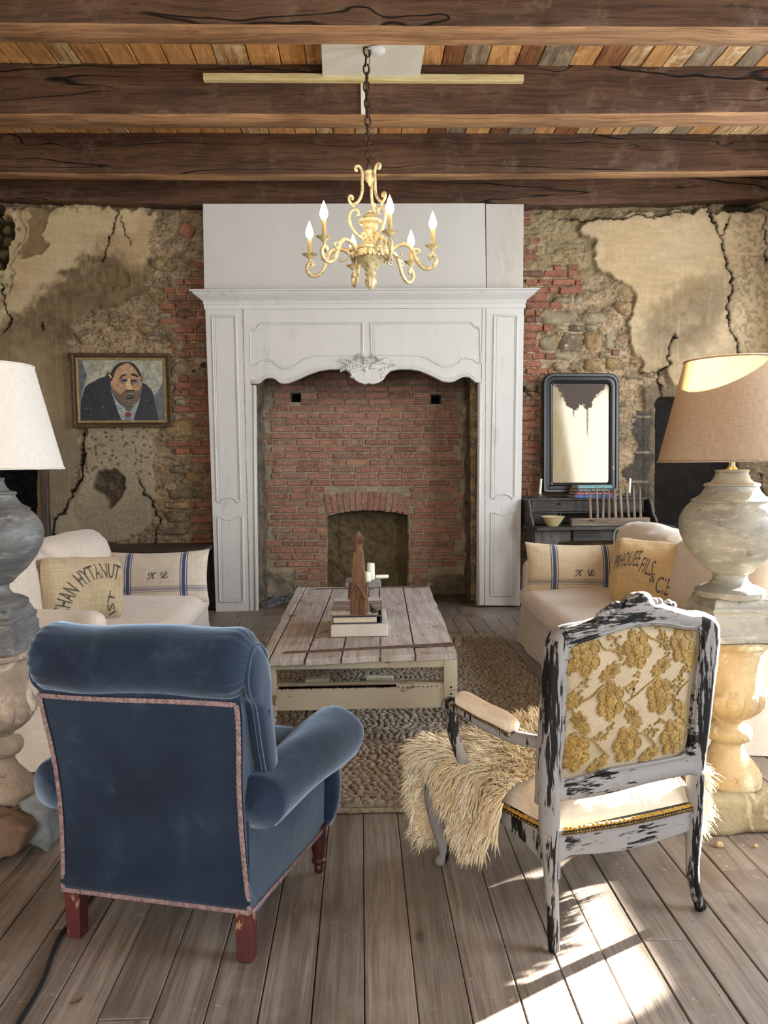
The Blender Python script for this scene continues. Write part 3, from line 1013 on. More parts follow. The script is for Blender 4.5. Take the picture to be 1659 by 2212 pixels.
# solid masonry above the opening, behind the boards of the overmantel
tag(MB().box((.05, 7.22, 3.1), (2.6, .14, 1.3)).build('wall_back_centre', M_OLDWALL), kind='structure')

# ---------------- bricks
def brick_material():
    m = Mat('old_red_brick', (142, 72, 52), .9, spec=.15)
    v = m.pos()
    c = m.ramp(m.rnd(), [(0, (124, 88, 75)), (.2, (148, 102, 85)), (.45, (160, 114, 94)), (.6, (140, 97, 83)), (.75, (168, 124, 100)), (.88, (130, 102, 88)), (1, (152, 120, 102))])
    c = m.mix(m.step(m.noise(v, 16, 5, .65), .42, .75), c, (112, 84, 70))
    c = m.mix(m.math('MULTIPLY', m.step(m.noise(v, 30, 4, .7), .52, .66), .5), c, (178, 150, 128))
    d = m.noise(m.scale(v, (110, 110, 55), (0, 0, 0), (0, .5, 0)), 1, 2, .5)
    c = m.mix(m.math('MULTIPLY', m.step(d, .645, .68), .8), c, (204, 192, 172))
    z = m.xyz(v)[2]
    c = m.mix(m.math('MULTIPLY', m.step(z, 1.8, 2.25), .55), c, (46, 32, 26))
    m.base(c)
    m.bump(m.noise(v, 60, 5, .7), .6, .008)
    return m.m
def side_brick_material():
    m = Mat('weathered_red_brick', (142, 72, 52), .9, spec=.15)
    v = m.pos()
    c = m.ramp(m.rnd(), [(0, (112, 82, 70)), (.25, (148, 97, 78)), (.5, (158, 106, 84)), (.7, (136, 92, 76)), (1, (126, 98, 84))])
    c = m.mix(m.step(m.noise(v, 16, 5, .65), .42, .75), c, (104, 66, 50))
    c = m.mix(m.math('MULTIPLY', m.step(m.noise(v, 26, 4, .7), .52, .68), .5), c, (160, 132, 104))
    m.base(c)
    m.bump(m.noise(v, 60, 5, .7), .6, .008)
    return m.m
M_BRICK, M_BRICK2 = brick_material(), side_brick_material()
M_BRICK_DK = mottled('dark_brick', (70, 50, 42), (44, 34, 30), 14, .85, world=True)
BR = [brick_mesh('brick', s) for s in range(5)]
BR2 = [brick_mesh('brick', s, .06, .04, .14) for s in range(10, 16)]
BRD = [brick_mesh('brick', 30, .06, .04, .14)]
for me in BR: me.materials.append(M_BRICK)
for me in BR2: me.materials.append(M_BRICK2)
for me in BRD: me.materials.append(M_BRICK_DK)
def put_brick(parent, meshes, px0, px1, py, hpx, Y, proud=.012, depth=.07, rot=0.0, rnd=.003):
    a, b = at(px0, py, Y), at(px1, py, Y)
    s = (b.x - a.x)
    hz = hpx / F_PX * Y
    o = link('brick', random.choice(meshes), None, parent,
             ((a.x + b.x) / 2, Y - proud + depth / 2 + random.uniform(-rnd, rnd), (a.z + b.z) / 2 + random.uniform(-.002, .002)),
             (random.uniform(-.02, .02), rot + random.uniform(-.012, .012), random.uniform(-.015, .015)), (s, depth, hz))
    return o
row = 0
yy = 796.0
while yy < 1276:
    xl = 582 + random.uniform(-14, 12); xr = 998 + random.uniform(-14, 10)
    if 920 < yy < 1180: xl -= random.choice((0, 10, 18))
    if yy > 1226: xl = 628 + (yy - 1226) * .5 + random.uniform(-6, 10); xr = 942 - (yy - 1226) * .8 + random.uniform(-10, 8)
    ex = []
    if yy > 1104: ex.append((705.5, 882.5))
    elif yy > 1054: ex.append((697 + (1104 - yy) * .1, 890 - (1104 - yy) * .1))
    if abs(yy - 858) < 15: ex += [(626, 650), (931, 955)]
    x = xl - random.uniform(0, 26) - (25 if row % 2 else 0)
    while x < xr:
        w = 50.5 * random.uniform(.95, 1.05)
        if random.random() < .10: w *= .55
        segs = [(max(x, xl), min(x + w - 3.2, xr))]
        for e0, e1 in ex:
            ns = []
            for s0, s1 in segs:
                if s1 <= e0 or s0 >= e1: ns.append((s0, s1))
                else:
                    if s0 < e0 - 8: ns.append((s0, e0))
                    if s1 > e1 + 8: ns.append((e1, s1))
            segs = ns
        for s0, s1 in segs:
            if s1 - s0 > 9:
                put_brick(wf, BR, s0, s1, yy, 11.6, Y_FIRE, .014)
        x += w
    yy += 14.55; row += 1
# the arch of upright bricks over the firebox
for i in range(14):
    t = (i + .5) / 14
    px = 703 + t * 182
    base = 1103.5 + 11 * (2 * t - .96) ** 2
    tilt = (t - .5) * .36
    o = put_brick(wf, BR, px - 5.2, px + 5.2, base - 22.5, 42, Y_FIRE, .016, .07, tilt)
# brickwork left and right of the mantel: (y, x from, x to, [dark])
LB = [(575, 412, 446), (593, 412, 446), (610, 382, 446), (628, 356, 446), (645, 351, 446), (662, 347, 446), (678, 352, 446), (696, 346, 446), (713, 374, 446), (731, 374, 446), (749, 372, 446),
      (766, 376, 448), (818, 380, 448), (833, 380, 450), (850, 378, 450), (868, 402, 450), (884, 374, 450), (901, 420, 450), (915, 434, 452), (932, 428, 452), (958, 356, 452), (975, 381, 452), (993, 409, 454),
      (1008, 436, 456), (1025, 440, 456), (1056, 438, 456), (1090, 410, 458), (1106, 432, 458), (1122, 412, 458), (1140, 430, 458), (1158, 418, 460), (1172, 412, 460)]
for yy, x0, x1 in LB:
    x = x1 + random.uniform(0, 16)
    while x > x0 + 8:
        w = random.uniform(44, 56) if random.random() < .7 else random.uniform(20, 30)
        put_brick(wl, BR2, max(x0, x - w + 3.5), x, yy, 13.2, Y_WALL, .022, .08)
        x -= w
put_brick(wl, BRD, 408, 446, 793, 25, Y_WALL, .0)  # dark block standing for a hole, its shade put into the colour
put_brick(wl, BR2, 390, 420, 500, 26, Y_WALL, .03, .08, .5)
RB = [(462, 1130, 1146), (480, 1130, 1146), (522, 1132, 1166), (539, 1130, 1162), (556, 1130, 1158), (571, 1130, 1150), (592, 1132, 1254), (611, 1140, 1256), (628, 1168, 1256), (644, 1142, 1194), (660, 1138, 1217),
      (676, 1140, 1166), (691, 1136, 1168), (709, 1138, 1194), (725, 1132, 1158), (740, 1130, 1158), (755, 1130, 1166), (770, 1130, 1196), (787, 1128, 1168), (803, 1138, 1194), (819, 1128, 1166), (870, 1128, 1172), (884, 1128, 1172),
      (901, 1126, 1168), (917, 1126, 1166), (932, 1126, 1148), (946, 1126, 1168), (961, 1126, 1170), (975, 1126, 1166), (990, 1138, 1172), (1004, 1126, 1142), (1020, 1126, 1160), (1035, 1126, 1168), (1051, 1126, 1168), (1066, 1126, 1166), (1084, 1126, 1150)]
for yy, x0, x1 in RB:
    x = x0 - random.uniform(0, 14)
    while x < x1 - 8:
        w = random.uniform(44, 54) if random.random() < .7 else random.uniform(20, 30)
        put_brick(wr, BR2, x, min(x1, x + w - 3.5), yy, 13.0, Y_WALL, .024, .08)
        x += w
put_brick(wr, BRD, 1131, 1163, 845, 27, Y_WALL, .012)
put_brick(wr, BR2, 1196, 1212, 580, 11, Y_WALL, .024)
put_brick(wr, BR2, 1226, 1244, 577, 10, Y_WALL, .024)
put_brick(wr, BR2, 1322, 1336, 762, 12, Y_WALL, .024)

# ---------------- field stones showing in the old wall
M_STONE = []
for nm, a, b in (('grey_fieldstone', (158, 144, 116), (122, 110, 88)), ('brown_fieldstone', (156, 130, 92), (118, 97, 68)), ('dark_fieldstone', (122, 106, 86), (92, 79, 63))):
    M_STONE.append(mottled(nm, a, b, 11, .95, 6, .8, 34, world=True, speck=((170, 154, 122), 26, .6), dist=.02))
def stone(parent, px0, px1, py0, py1, mi, seed):
    a, b = at(px0, py1, Y_WALL), at(px1, py0, Y_WALL)
    sx, sz = (b.x - a.x) / 2, (b.z - a.z) / 2
    v, f = softbox(sx, .05, sz, min(sx, sz, .05) * .85, n=9, bulge=(.004, .012, .004), wr=.016, seed=seed, wscale=9)
    v[:, 0] *= 1 - .18 * (v[:, 2] / sz) * math.sin(seed * 2.3)
    v[:, 2] *= 1 - .2 * (v[:, 0] / sx) * math.cos(seed * 1.7)
    MB().add(v + np.array(((a.x + b.x) / 2, Y_WALL + .026, (a.z + b.z) / 2)), f).build('stone', M_STONE[mi], parent, smooth=True)
for i, s in enumerate(((1170, 1247, 670, 701, 0), (1253, 1309, 672, 700, 0), (1163, 1206, 724, 759, 0), (1207, 1259, 718, 761, 2), (1259, 1302, 717, 754, 1), (1195, 1242, 760, 778, 0),
                       (1302, 1326, 718, 755, 0), (1196, 1226, 701, 717, 0), (1227, 1263, 703, 716, 2), (1236, 1262, 638, 660, 0), (1326, 1366, 652, 681, 1), (1262, 1306, 778, 800, 1),
                       (1305, 1338, 772, 800, 1), (1194, 1218, 783, 802, 0), (1196, 1240, 640, 656, 0), (1292, 1320, 760, 774, 0), (1262, 1290, 702, 714, 0))):
    stone(wr, *s, i)
for i, s in enumerate(((345, 372, 676, 688, 0), (296, 330, 700, 722, 1), (318, 346, 724, 736, 0), (376, 402, 732, 760, 0), (376, 408, 784, 812, 0), (376, 404, 860, 876, 0), (356, 420, 905, 945, 1),
                       (362, 398, 1004, 1024, 2), (400, 436, 1020, 1048, 1), (364, 420, 1052, 1080, 2), (360, 412, 1084, 1098, 1), (356, 404, 1104, 1130, 2), (345, 405, 1138, 1158, 2), (330, 352, 560, 580, 1))):
    stone(wl, *s, 40 + i)
# dark wooden jamb of the doorway beside the left wall lamp
ja, jb = at(83, 906, Y_WALL - .06), at(99, 906, Y_WALL - .06)
M_JAMB = wood('door_jamb_wood', (76, 66, 58), (98, 86, 75), (46, 39, 34), axis=2, sc=3)
tag(MB().box(((ja.x + jb.x) / 2, Y_WALL - .04, ja.z / 2), (jb.x - ja.x, .10, ja.z), bev=.01).build('door_1', M_JAMB), kind='structure')

# ash and chaff swept into the left corner of the hearth
M_CHAFF = mottled('grey_chaff', (150, 152, 158), (72, 72, 78), 30, .9, world=True)
mb = MB()
for i in range(420):
    t = random.random()
    c = on(570 + 62 * t + random.uniform(-10, 10), 1312 - 22 * t + random.uniform(-8, 7), 0)
    a = random.uniform(0, 3.1); L = random.uniform(.008, .024); w = random.uniform(.003, .007)
    ca, sa = math.cos(a) * L, math.sin(a) * L
    z = .004 + random.random() ** 2 * .03
    mb.add([(c.x - ca, c.y - sa, z), (c.x + sa * w / L, c.y - ca * w / L, z + .004), (c.x + ca, c.y + sa, z + random.uniform(0, .012)), (c.x - sa * w / L, c.y + ca * w / L, z + .002), (c.x, c.y, max(z - .006, .001))],
           [(0, 1, 2, 3), (0, 4, 1), (1, 4, 2), (2, 4, 3), (3, 4, 0)])
tag(mb.build('hearth_chaff', M_CHAFF), 'pale grey chaff heaped in the left corner of the hearth', 'debris', kind='stuff')
# ================================================================ MANTEL
Y_M = 6.85
def mp(px, py, y=Y_M):
    p = at(px, py, y)
    return (p.x, p.z)
def board_material(name, c1, c2, grey, cov=.55):
    m = Mat(name, c1, .55, spec=.3)
    v = m.pos()
    c = m.mix(m.noise(m.scale(v, (3, 3, 1.2)), 2, 5, .6), c1, c2)
    streak = m.noise(m.scale(v, (9, 9, 1.6)), 1.5, 6, .7)
    c = m.mix(m.math('MULTIPLY', m.step(streak, cov, cov + .2), .45), c, grey)
    chip = m.step(m.noise(v, 42, 5, .7), .71, .74)
    c = m.mix(m.math('MULTIPLY', chip, .5), c, (128, 118, 104))
    dots = m.math('SUBTRACT', 1.0, m.step(m.voro(v, 9), .022, .034))
    c = m.mix(dots, c, (60, 52, 44))
    m.base(c)
    m.bump(m.noise(m.scale(v, (60, 60, 8)), 1, 3, .6), .12, .003)
    return m.m
M_WHITE = board_material('chalk_white_paint', (190, 188, 184), (204, 201, 196), (148, 149, 151))
M_WHITE2 = board_material('brushed_white_boards', (190, 186, 180), (202, 198, 191), (172, 164, 154), .62)
M_WORN = mottled('worn_white_edge', (192, 186, 176), (150, 140, 126), 30, .6, 6, .3, 60, world=True)
man = thing('fireplace_mantel', 'tall white painted panelled fireplace mantel with a scalloped frieze', 'mantel', (.05, 6.9, 0))
legs = []
for poly in ([(443, 667), (538, 667), (541, 832), (552.5, 832), (557, 1320), (466, 1322)],
             [(1132, 665), (1123, 1309), (1030, 1308), (1033, 828), (1040, 828), (1042, 665)]):
    mb = MB().prism([mp(*p) for p in poly], Y_M, Y_M + .06)
    legs.append(mb.build('pilaster', M_WHITE, man, world=True, bevel=.004))
low = [(541, 829), (556, 829), (562, 826), (570, 819), (577, 816.5), (588, 817), (595, 820), (603, 827), (612, 829), (622, 828), (640, 821), (655, 814), (672, 807), (690, 801), (712, 798), (735, 798), (750, 801),
       (762, 812), (766, 820), (776, 826), (788, 829.5), (797, 828), (806, 829.5), (818, 826), (828, 820), (833, 811), (845, 801), (860, 798), (885, 798), (905, 801), (925, 809), (942, 817), (955, 824), (970, 826), (982, 824), (992, 818), (1002, 814), (1014, 815), (1020, 820), (1027, 826), (1033, 827), (1040, 827)]
poly = [(538, 667), (1042, 665)] + low[::-1]
fr = MB().prism([mp(*p) for p in poly], Y_M + .006, Y_M + .055).build('frieze', M_WHITE, man, world=True, bevel=.004)
# edge bead following the scallops, one down each leg of the opening
mb = MB()
pts = [mp(*p) for p in low]
mb.tube([(a, Y_M + .006, b + .012) for a, b in pts], .009, 8)
mb.tube([(a, Y_M + .004, b + .034) for a, b in pts if True], .0035, 6)
mb.build('scalloped_bead', M_WHITE, fr, world=True, smooth=True)
for q, leg in (((548.5, 832, 552.5, 1320), legs[0]), ((1037, 828, 1034, 1308), legs[1])):
    a, b = mp(q[0], q[1]), mp(q[2], q[3])
    MB().tube([(a[0], Y_M - .002, a[1]), (b[0], Y_M - .002, b[1])], .011, 8).build('edge_bead', M_WHITE, leg, world=True, smooth=True)
a, b = mp(525, 668), mp(540, 1320)
MB().tube([(a[0], Y_M, a[1]), (b[0], Y_M, b[1])], .0045, 6).build('joint_bead', M_WORN, legs[0], world=True, smooth=True)
a, b = mp(1050, 666), mp(1047, 1308)
MB().tube([(a[0], Y_M, a[1]), (b[0], Y_M, b[1])], .0035, 6).build('joint_bead', M_WORN, legs[1], world=True, smooth=True)
def moulding(pts, parent, y=Y_M, r=.0105, sharp=True):
    P = [mp(*p) for p in pts]
    cx = sum(p[0] for p in P) / len(P); cz = sum(p[1] for p in P) / len(P)
    mb = MB()
    dense = []
    for i in range(len(P)):
        (x0, z0), (x1, z1) = P[i], P[(i + 1) % len(P)]
        n = max(1, int(math.hypot(x1 - x0, z1 - z0) / .06))
        dense += [(x0 + (x1 - x0) * k / n, z0 + (z1 - z0) * k / n) for k in range(n)]
    mb.tube([(x, y - .001, z) for x, z in dense], r, 8, closed=True, flat=1.0, up=(0, 1, 0))
    w = max(abs(p[0] - cx) for p in P); h = max(abs(p[1] - cz) for p in P)
    k = .016
    mb.tube([(cx + (x - cx) * (1 - k / w), y, cz + (z - cz) * (1 - k / h)) for x, z in dense], r * .55, 6, closed=True, up=(0, 1, 0))
    # slightly raised field inside the moulding
    kk = .030
    fld = [(cx + (x - cx) * (1 - kk / w), cz + (z - cz) * (1 - kk / h)) for x, z in P]
    mb.prism(fld, y - .004, y + .01)
    mb.build('panel_moulding', M_WHITE, parent, world=True, angle=35)
moulding([(458, 682), (509, 682), (520, 1081), (513, 1085), (508, 1078), (495, 1074), (481, 1079), (478, 1086), (469, 1083)], legs[0])
moulding([(471, 1117), (478, 1117), (486, 1122), (500, 1123), (510, 1119), (516, 1115.5), (524, 1116), (526, 1299), (475, 1299)], legs[0])
moulding([(1068, 680), (1117, 682), (1112, 1073), (1107, 1077), (1101, 1070), (1087, 1066), (1074, 1070), (1069, 1077), (1061, 1074)], legs[1])
moulding([(1061, 1107), (1068, 1107), (1078, 1111), (1092, 1112), (1102, 1108), (1112, 1107), (1111, 1286), (1060, 1286)], legs[1])
moulding([(540, 716), (544, 713), (553, 712), (558, 706), (562, 700), (568, 698), (783, 697), (784, 766), (752, 769), (735, 769), (700, 768), (680, 769), (655, 778), (640, 789), (626, 796), (608, 795), (598, 788), (588, 779), (575, 778), (563, 780), (555, 789), (541, 790)], fr, Y_M + .006, .0092)
moulding([(800, 697), (1012, 695), (1020, 697), (1026, 704), (1033, 706), (1037, 712), (1039, 784), (1030, 783), (1022, 775), (1008, 774), (998, 776), (990, 786), (975, 793), (960, 793), (945, 786), (925, 774), (905, 768), (880, 767), (835, 767), (803, 766)], fr, Y_M + .006, .0092)
# cornice with mitred returns
xl, xr = mp(444, 660)[0], mp(1132, 660)[0]
zb, zt = mp(790, 667)[1], mp(790, 623, Y_M - .12)[1]
H = zt - zb
prof = [(.0, 0), (.012, 0), (.012, .26 * H), (.020, .30 * H), (.020, .36 * H), (.014, .40 * H), (.018, .46 * H), (.038, .56 * H), (.066, .70 * H), (.092, .84 * H), (.098, .90 * H), (.115, .91 * H), (.115, 1.0 * H), (-.03, 1.0 * H)]
P = np.array([[(xl - d, Y_M + .10, zb + z), (xl - d, Y_M - d, zb + z), (xr + d, Y_M - d, zb + z), (xr + d, Y_M + .10, zb + z)] for d, z in prof])
mb = MB(); mb.grid(P)
mb.build('cornice', M_WHITE, man, world=True, angle=30)
# carved trophy: cartouche, two hearts, ribbons, quiver and torch
orn = MB()
cart = [(745, 797), (757, 806), (762, 814), (766, 821), (776, 827), (788, 830.5), (796.5, 828.5), (805, 830.5), (818, 827), (828, 821), (832, 813), (838, 805), (850, 796), (842, 786), (750, 786)]
orn.prism([mp(*p) for p in cart], Y_M - .022, Y_M + .012)
orn = orn.build('carved_cartouche', M_WHITE, man, world=True, bevel=.006)
def wp(px, py, d=.03):
    a, b = mp(px, py)
    return (a, Y_M - d, b)
def heart(px, py, s, rot):
    v, f = [], []
    n = 28
    for ring, (k, dep) in enumerate(((1.0, 0), (.94, .5), (.7, .85), (.35, 1.0), (.02, 1.03))):
        for i in range(n):
            t = 2 * math.pi * i / n
            x = 16 * math.sin(t) ** 3; z = 13 * math.cos(t) - 5 * math.cos(2 * t) - 2 * math.cos(3 * t) - math.cos(4 * t)
            x, z = x * math.cos(rot) - z * math.sin(rot), x * math.sin(rot) + z * math.cos(rot)
            c = mp(px, py)
            v.append((c[0] + x / 16 * s * k, Y_M - .022 - dep * .020, c[1] + z / 16 * s * k))
    for r in range(4):
        for i in range(n):
            j = (i + 1) % n
            f.append((r * n + i, r * n + j, (r + 1) * n + j, (r + 1) * n + i))
    f.append(tuple(4 * n + i for i in range(n)))
    MB().add(v, f).build('carved_heart', M_WHITE, orn, world=True, smooth=True)
heart(790, 798, .030, .05); heart(804, 793, .031, .9)
mb = MB()
def ribbon(pts, w):
    """crimped ribbon"""
    S = smooth_path(pts, 7)
    P = []
    for i, q in enumerate(S):
        d = .026 + .008 * math.sin(i * 1.9)
        a, b = mp(q[0], q[1])
        P.append([(a, Y_M - d, b + w / 2), (a, Y_M - d - .003, b), (a, Y_M - d, b - w / 2), (a, Y_M - .002, b - w / 2), (a, Y_M - .002, b + w / 2)])
    mb.grid(np.array(P), closed_v=True)
ribbon([(735, 802), (742, 798), (752, 793), (765, 791), (782, 790)], .026)
ribbon([(820, 800), (832, 796), (845, 792), (852, 789)], .024)
ribbon([(770, 785), (772, 772), (780, 767), (786, 774)], .022)
ribbon([(802, 773), (808, 768), (816, 776), (818, 786)], .022)
mb.tube([wp(*p, .026) for p in smooth_path([(737, 778), (748, 776), (760, 780), (772, 784), (786, 789)], 5)], .006, 6)
mb.tube([wp(*p, .026) for p in smooth_path([(736, 780), (744, 784), (756, 788), (770, 788)], 5)], .007, 6)
mb.tube([wp(*p, .03) for p in ((758, 784), (782, 789))], .010, 8)
mb.tube([wp(*p, .03) for p in ((756, 803), (784, 795))], [.016, .011], 8)
mb.tube([wp(*p, .03) for p in ((806, 789), (818, 784), (828, 781))], [.010, .017, .022], 10)
for i, (x, y) in enumerate(((840, 774), (847, 776), (851, 778), (849, 783), (846, 787))):
    mb.tube([wp(*p, .03) for p in smooth_path([(826, 781 + (i - 2)), ((826 + x) / 2 + 1, (781 + y) / 2 - 2 + i), (x, y)], 4)], [.008, .009, .010, .009, .008, .007, .005, .003, .002][:9], 6)
for i in range(16):
    a = i * 2.4
    r = 1.6 + 5.4 * math.sqrt(i / 16)
    c = wp(792 + r * math.cos(a), 781 + r * .9 * math.sin(a), .03)
    mb.ball(c, (.010, .012, .007), 8, 5)
for px in (762, 823):
    s = -1 if px < 790 else 1
    mb.tube([wp(*p, .022) for p in [(px + s * 10, 803), (px + s * 4, 806), (px + s * 1, 812), (px + s * 2, 817), (px + s * 5, 816), (px + s * 4, 812)]], [.006, .007, .008, .009, .007, .004], 7)
mb.build('carved_trophy', M_WHITE, orn, world=True, angle=45)

# ---- boards above the cornice
ov = thing('overmantel_boards', 'flat off-white boards rising from the mantel cornice to the beam', 'panel', (.05, 6.94, 2.7))
for poly in ([(438, 440), (1047.5, 439), (1050, 624), (441, 624)], [(1049.5, 440), (1131.5, 441), (1130, 624), (1051.5, 624)]):
    MB().prism([mp(x, y, 6.925) for x, y in poly], 6.925, 6.955).build('board', M_WHITE2, ov, world=True, bevel=.002)
    M_WHITE2 = board_material('patchy_white_board', (184, 175, 165), (196, 188, 180), (160, 148, 135), .5)

# ================================================================ CHANDELIER AND CEILING PLATE
M_PLY = mottled('painted_plasterboard', (216, 212, 198), (204, 200, 186), 3, .6, 4, .05, 30, world=True)
M_BATTEN = wood('new_pine_batten', (196, 178, 128), (210, 194, 146), (170, 146, 96), axis=0, sc=4, crack=False)
pl = thing('ceiling_plate', 'square off-white board screwed under the beams above the chandelier', 'plate', (.05, 4.85, 2.5))
zp = 3.795
q = [on(694, 96, zp), on(918, 98, zp), on(905, 178, zp), on(697, 177, zp)]
MB().prism([(p.x, p.y) for p in q], zp, zp + .012, axes=(0, 1, 2)).build('board', M_PLY, pl, world=True, bevel=.001)
c = on(812, 106, zp)
MB().lathe([(.052, -.004), (.058, 0), (.055, .008), (.045, .010)], 28, (c.x, c.y, zp - .011)).build('cover_disc', flat('white_plastic', (226, 226, 222), .4), pl, world=True, angle=40)
M_SCREW = flat('dark_screw', (70, 60, 50), .5, Metallic=.8)
for px, py in ((699, 170), (754, 176), (800, 172), (838, 176), (870, 174)):
    p = on(px, py, zp)
    MB().ball((p.x, p.y, zp), (.005, .005, .003), 8, 4).build('screw', M_SCREW, pl, world=True)
a, b = at(438, 155, 5.12), at(1132, 171, 5.12)
tag(MB().box(((a.x + b.x) / 2, 5.143, a.z - .027), (b.x - a.x, .040, .044), bev=.002).build('pine_batten', M_BATTEN), 'long raw pine batten fixed across the second beam behind the plate', 'batten')
a, b = at(779, 180, 5.155), at(789, 246, 5.155)
tag(MB().box(((a.x + b.x) / 2, 5.163, (a.z + b.z) / 2), (b.x - a.x, .016, a.z - b.z), bev=.002).build('cable_trunking', flat('trunking_white', (206, 200, 184), .5)), 'short white upright strip of cable trunking on the second beam', 'trunking')

def gilt_material():
    m = Mat('worn_gilt_metal', (150, 128, 84), .45, spec=.5)
    v = m.pos()
    k = m.math('MULTIPLY', m.step(m.noise(v, 46, 4, .6), .46, .70), .75)
    c = m.mix(k, (220, 202, 156), (140, 116, 76))
    c = m.mix(m.math('MULTIPLY', m.step(m.noise(v, 120, 3, .6), .60, .72), .6), c, (96, 76, 52))
    m.base(c); m.set('Metallic', .25)
    m.bump(m.noise(v, 180, 3, .6), .3, .002)
    return m.m
M_GILT = gilt_material()
M_IRON = mottled('rusty_iron', (86, 66, 52), (52, 40, 34), 60, .7, 4, .3, 140, world=True, Metallic=.5)
M_CANDLE = mottled('aged_candle_tube', (202, 178, 120), (176, 148, 92), 30, .5, 3, .0)
M_BULB = Mat('lit_bulb', (255, 240, 214), .4)
M_BULB.set('Emission Color', (1.0, .80, .52, 1)); M_BULB.set('Emission Strength', 55.0)
M_BULB = M_BULB.m
YC = 4.77
CH = at(800, 540, YC)
UPX = .002873
def cz(py): return at(800, py, YC).z - CH.z
ch = thing('chandelier', 'gilt six-arm scroll chandelier with lit flame bulbs hanging on a chain', 'chandelier', (CH.x, CH.y, CH.z))
body = MB()
body.lathe([(.002, cz(627)), (.018, cz(622)), (.030, cz(615)), (.034, cz(609)), (.032, cz(603)), (.024, cz(599)), (.028, cz(596)), (.035, cz(593)), (.032, cz(589)), (.026, cz(587)), (.040, cz(582))], 20,
           flute=lambda i, a: 1 + .08 * np.cos(a * 10) if 1 <= i <= 4 else 1 + 0 * a)
body.lathe([(.040, cz(582)), (.062, cz(572)), (.078, cz(566)), (.094, cz(562)), (.090, cz(558)), (.112, cz(553)), (.118, cz(549)), (.105, cz(547))], 6, ang0=.3)
body.lathe([(.105, cz(549)), (.150, cz(546)), (.152, cz(541)), (.132, cz(538)), (.085, cz(533)), (.055, cz(531))], 6, ang0=.3)
body.lathe([(.055, cz(534)), (.050, cz(530)), (.038, cz(524)), (.026, cz(514)), (.022, cz(508)), (.030, cz(503)), (.030, cz(499)), (.040, cz(496)), (.048, cz(490)), (.044, cz(486)), (.060, cz(484)),
            (.070, cz(481)), (.071, cz(477)), (.062, cz(475)), (.045, cz(471)), (.036, cz(465)), (.022, cz(461)), (.008, cz(459)), (.010, cz(456)), (.004, cz(453))], 26,
           flute=lambda i, a: 1 + .05 * np.cos(a * 13) if i in (7, 8, 10, 11, 12) else 1 + 0 * a)
body.build('centre_body', M_GILT, ch, angle=40)
mb = MB()
for k in range(30):
    a = 2 * math.pi * k / 30 + .3
    # little pendant tabs round the hexagonal tray
    hx = .136 / max(math.cos(((a - .3) % (math.pi / 3)) - math.pi / 6), .5) * math.cos(math.pi / 6)
    rot = Matrix.Rotation(a, 3, 'Z')
    pts = [(-.012, 0), (.012, 0), (.012, -.030), (.006, -.042), (-.006, -.042), (-.012, -.030)]
    v = [rot @ Vector((hx + dx, p[0], cz(546) + p[1])) for dx in (-.003, .003) for p in pts]
    mb.add([tuple(p) for p in v], [tuple(range(6)), tuple(range(11, 5, -1))] + [(i, 6 + i, 6 + (i + 1) % 6, (i + 1) % 6) for i in range(6)])
mb.build('pendant_tabs', M_GILT, ch)
def rz(pts, n=6):
    return [(q[0] * UPX, 0, cz(q[1])) for q in smooth_path(pts, n)]
arm = MB()
arm.tube(rz([(36, 556), (46, 545), (60, 535), (74, 533), (86, 540), (94, 553), (99, 567), (108, 581), (122, 589), (135, 584), (141, 572), (137, 561), (130, 559), (127, 564), (130, 567)]), .0125, 8)
arm.tube(rz([(90, 546), (100, 545), (106, 550), (102, 556), (97, 553)]), [.007] * 25, 6)
arm.tube(rz([(52, 556), (60, 560), (68, 558), (66, 552)]), .006, 6)
arm.ball((99 * UPX, 0, cz(566)), (.016, .013, .013), 8, 6)
arm.tube([(134 * UPX, 0, cz(562)), (134 * UPX, 0, cz(548))], [.006, .008], 8)
panm = MB().lathe([(.008, cz(551)), (.018, cz(548)), (.030, cz(544)), (.046, cz(541)), (.050, cz(540)), (.044, cz(539.5)), (.014, cz(541))], 8, (134 * UPX, 0, 0))
tub = MB().lathe([(.0145, cz(541)), (.0145, cz(537)), (.012, cz(536)), (.0125, cz(506)), (.011, cz(505)), (.008, cz(504))], 14, (134 * UPX, 0, 0))
blb = MB().lathe([(.010, cz(506)), (.016, cz(503)), (.0225, cz(498)), (.0240, cz(493)), (.020, cz(486)), (.0135, cz(479)), (.006, cz(472)), (.001, cz(467))], 14, (134 * UPX, 0, 0))
first = None
for k in range(6):
    a = math.radians(16 + 60 * k)
    rot = (0, 0, math.atan2(-math.cos(a), math.sin(a)))
    if first is None:
        o = arm.build('arm', M_GILT, ch, smooth=True)
        panm.build('drip_pan', M_GILT, o); tub.build('candle_tube', M_CANDLE, o, angle=40); blb.build('flame_bulb', M_BULB, o, smooth=True)
        first = o
    else:
        o = sibling_copies(first, ch)
    o.rotation_euler = rot
scroll = MB()
scroll.tube(rz([(14, 521), (20, 511), (14, 504), (9, 509), (12, 515), (22, 513), (34, 503), (42, 488), (45, 472), (41, 460), (32, 454), (25, 458), (23, 466), (29, 467)]), .0095, 8)
scroll.tube(rz([(33, 455), (35, 447), (40, 444), (45, 436), (43, 427), (37, 429), (38, 435)]), .0085, 8)
scroll.tube(rz([(36, 444), (28, 440), (20, 428), (16, 412), (16, 396), (15, 380), (17, 368), (23, 361), (30, 363), (30, 370), (26, 371)]), .0095, 8)
first = None
for a in (195, 315, 75):
    if first is None: o = first = scroll.build('upper_scroll', M_GILT, ch, smooth=True)
    else: o = sibling_copies(first, ch)
    o.rotation_euler = (0, 0, math.radians(a))
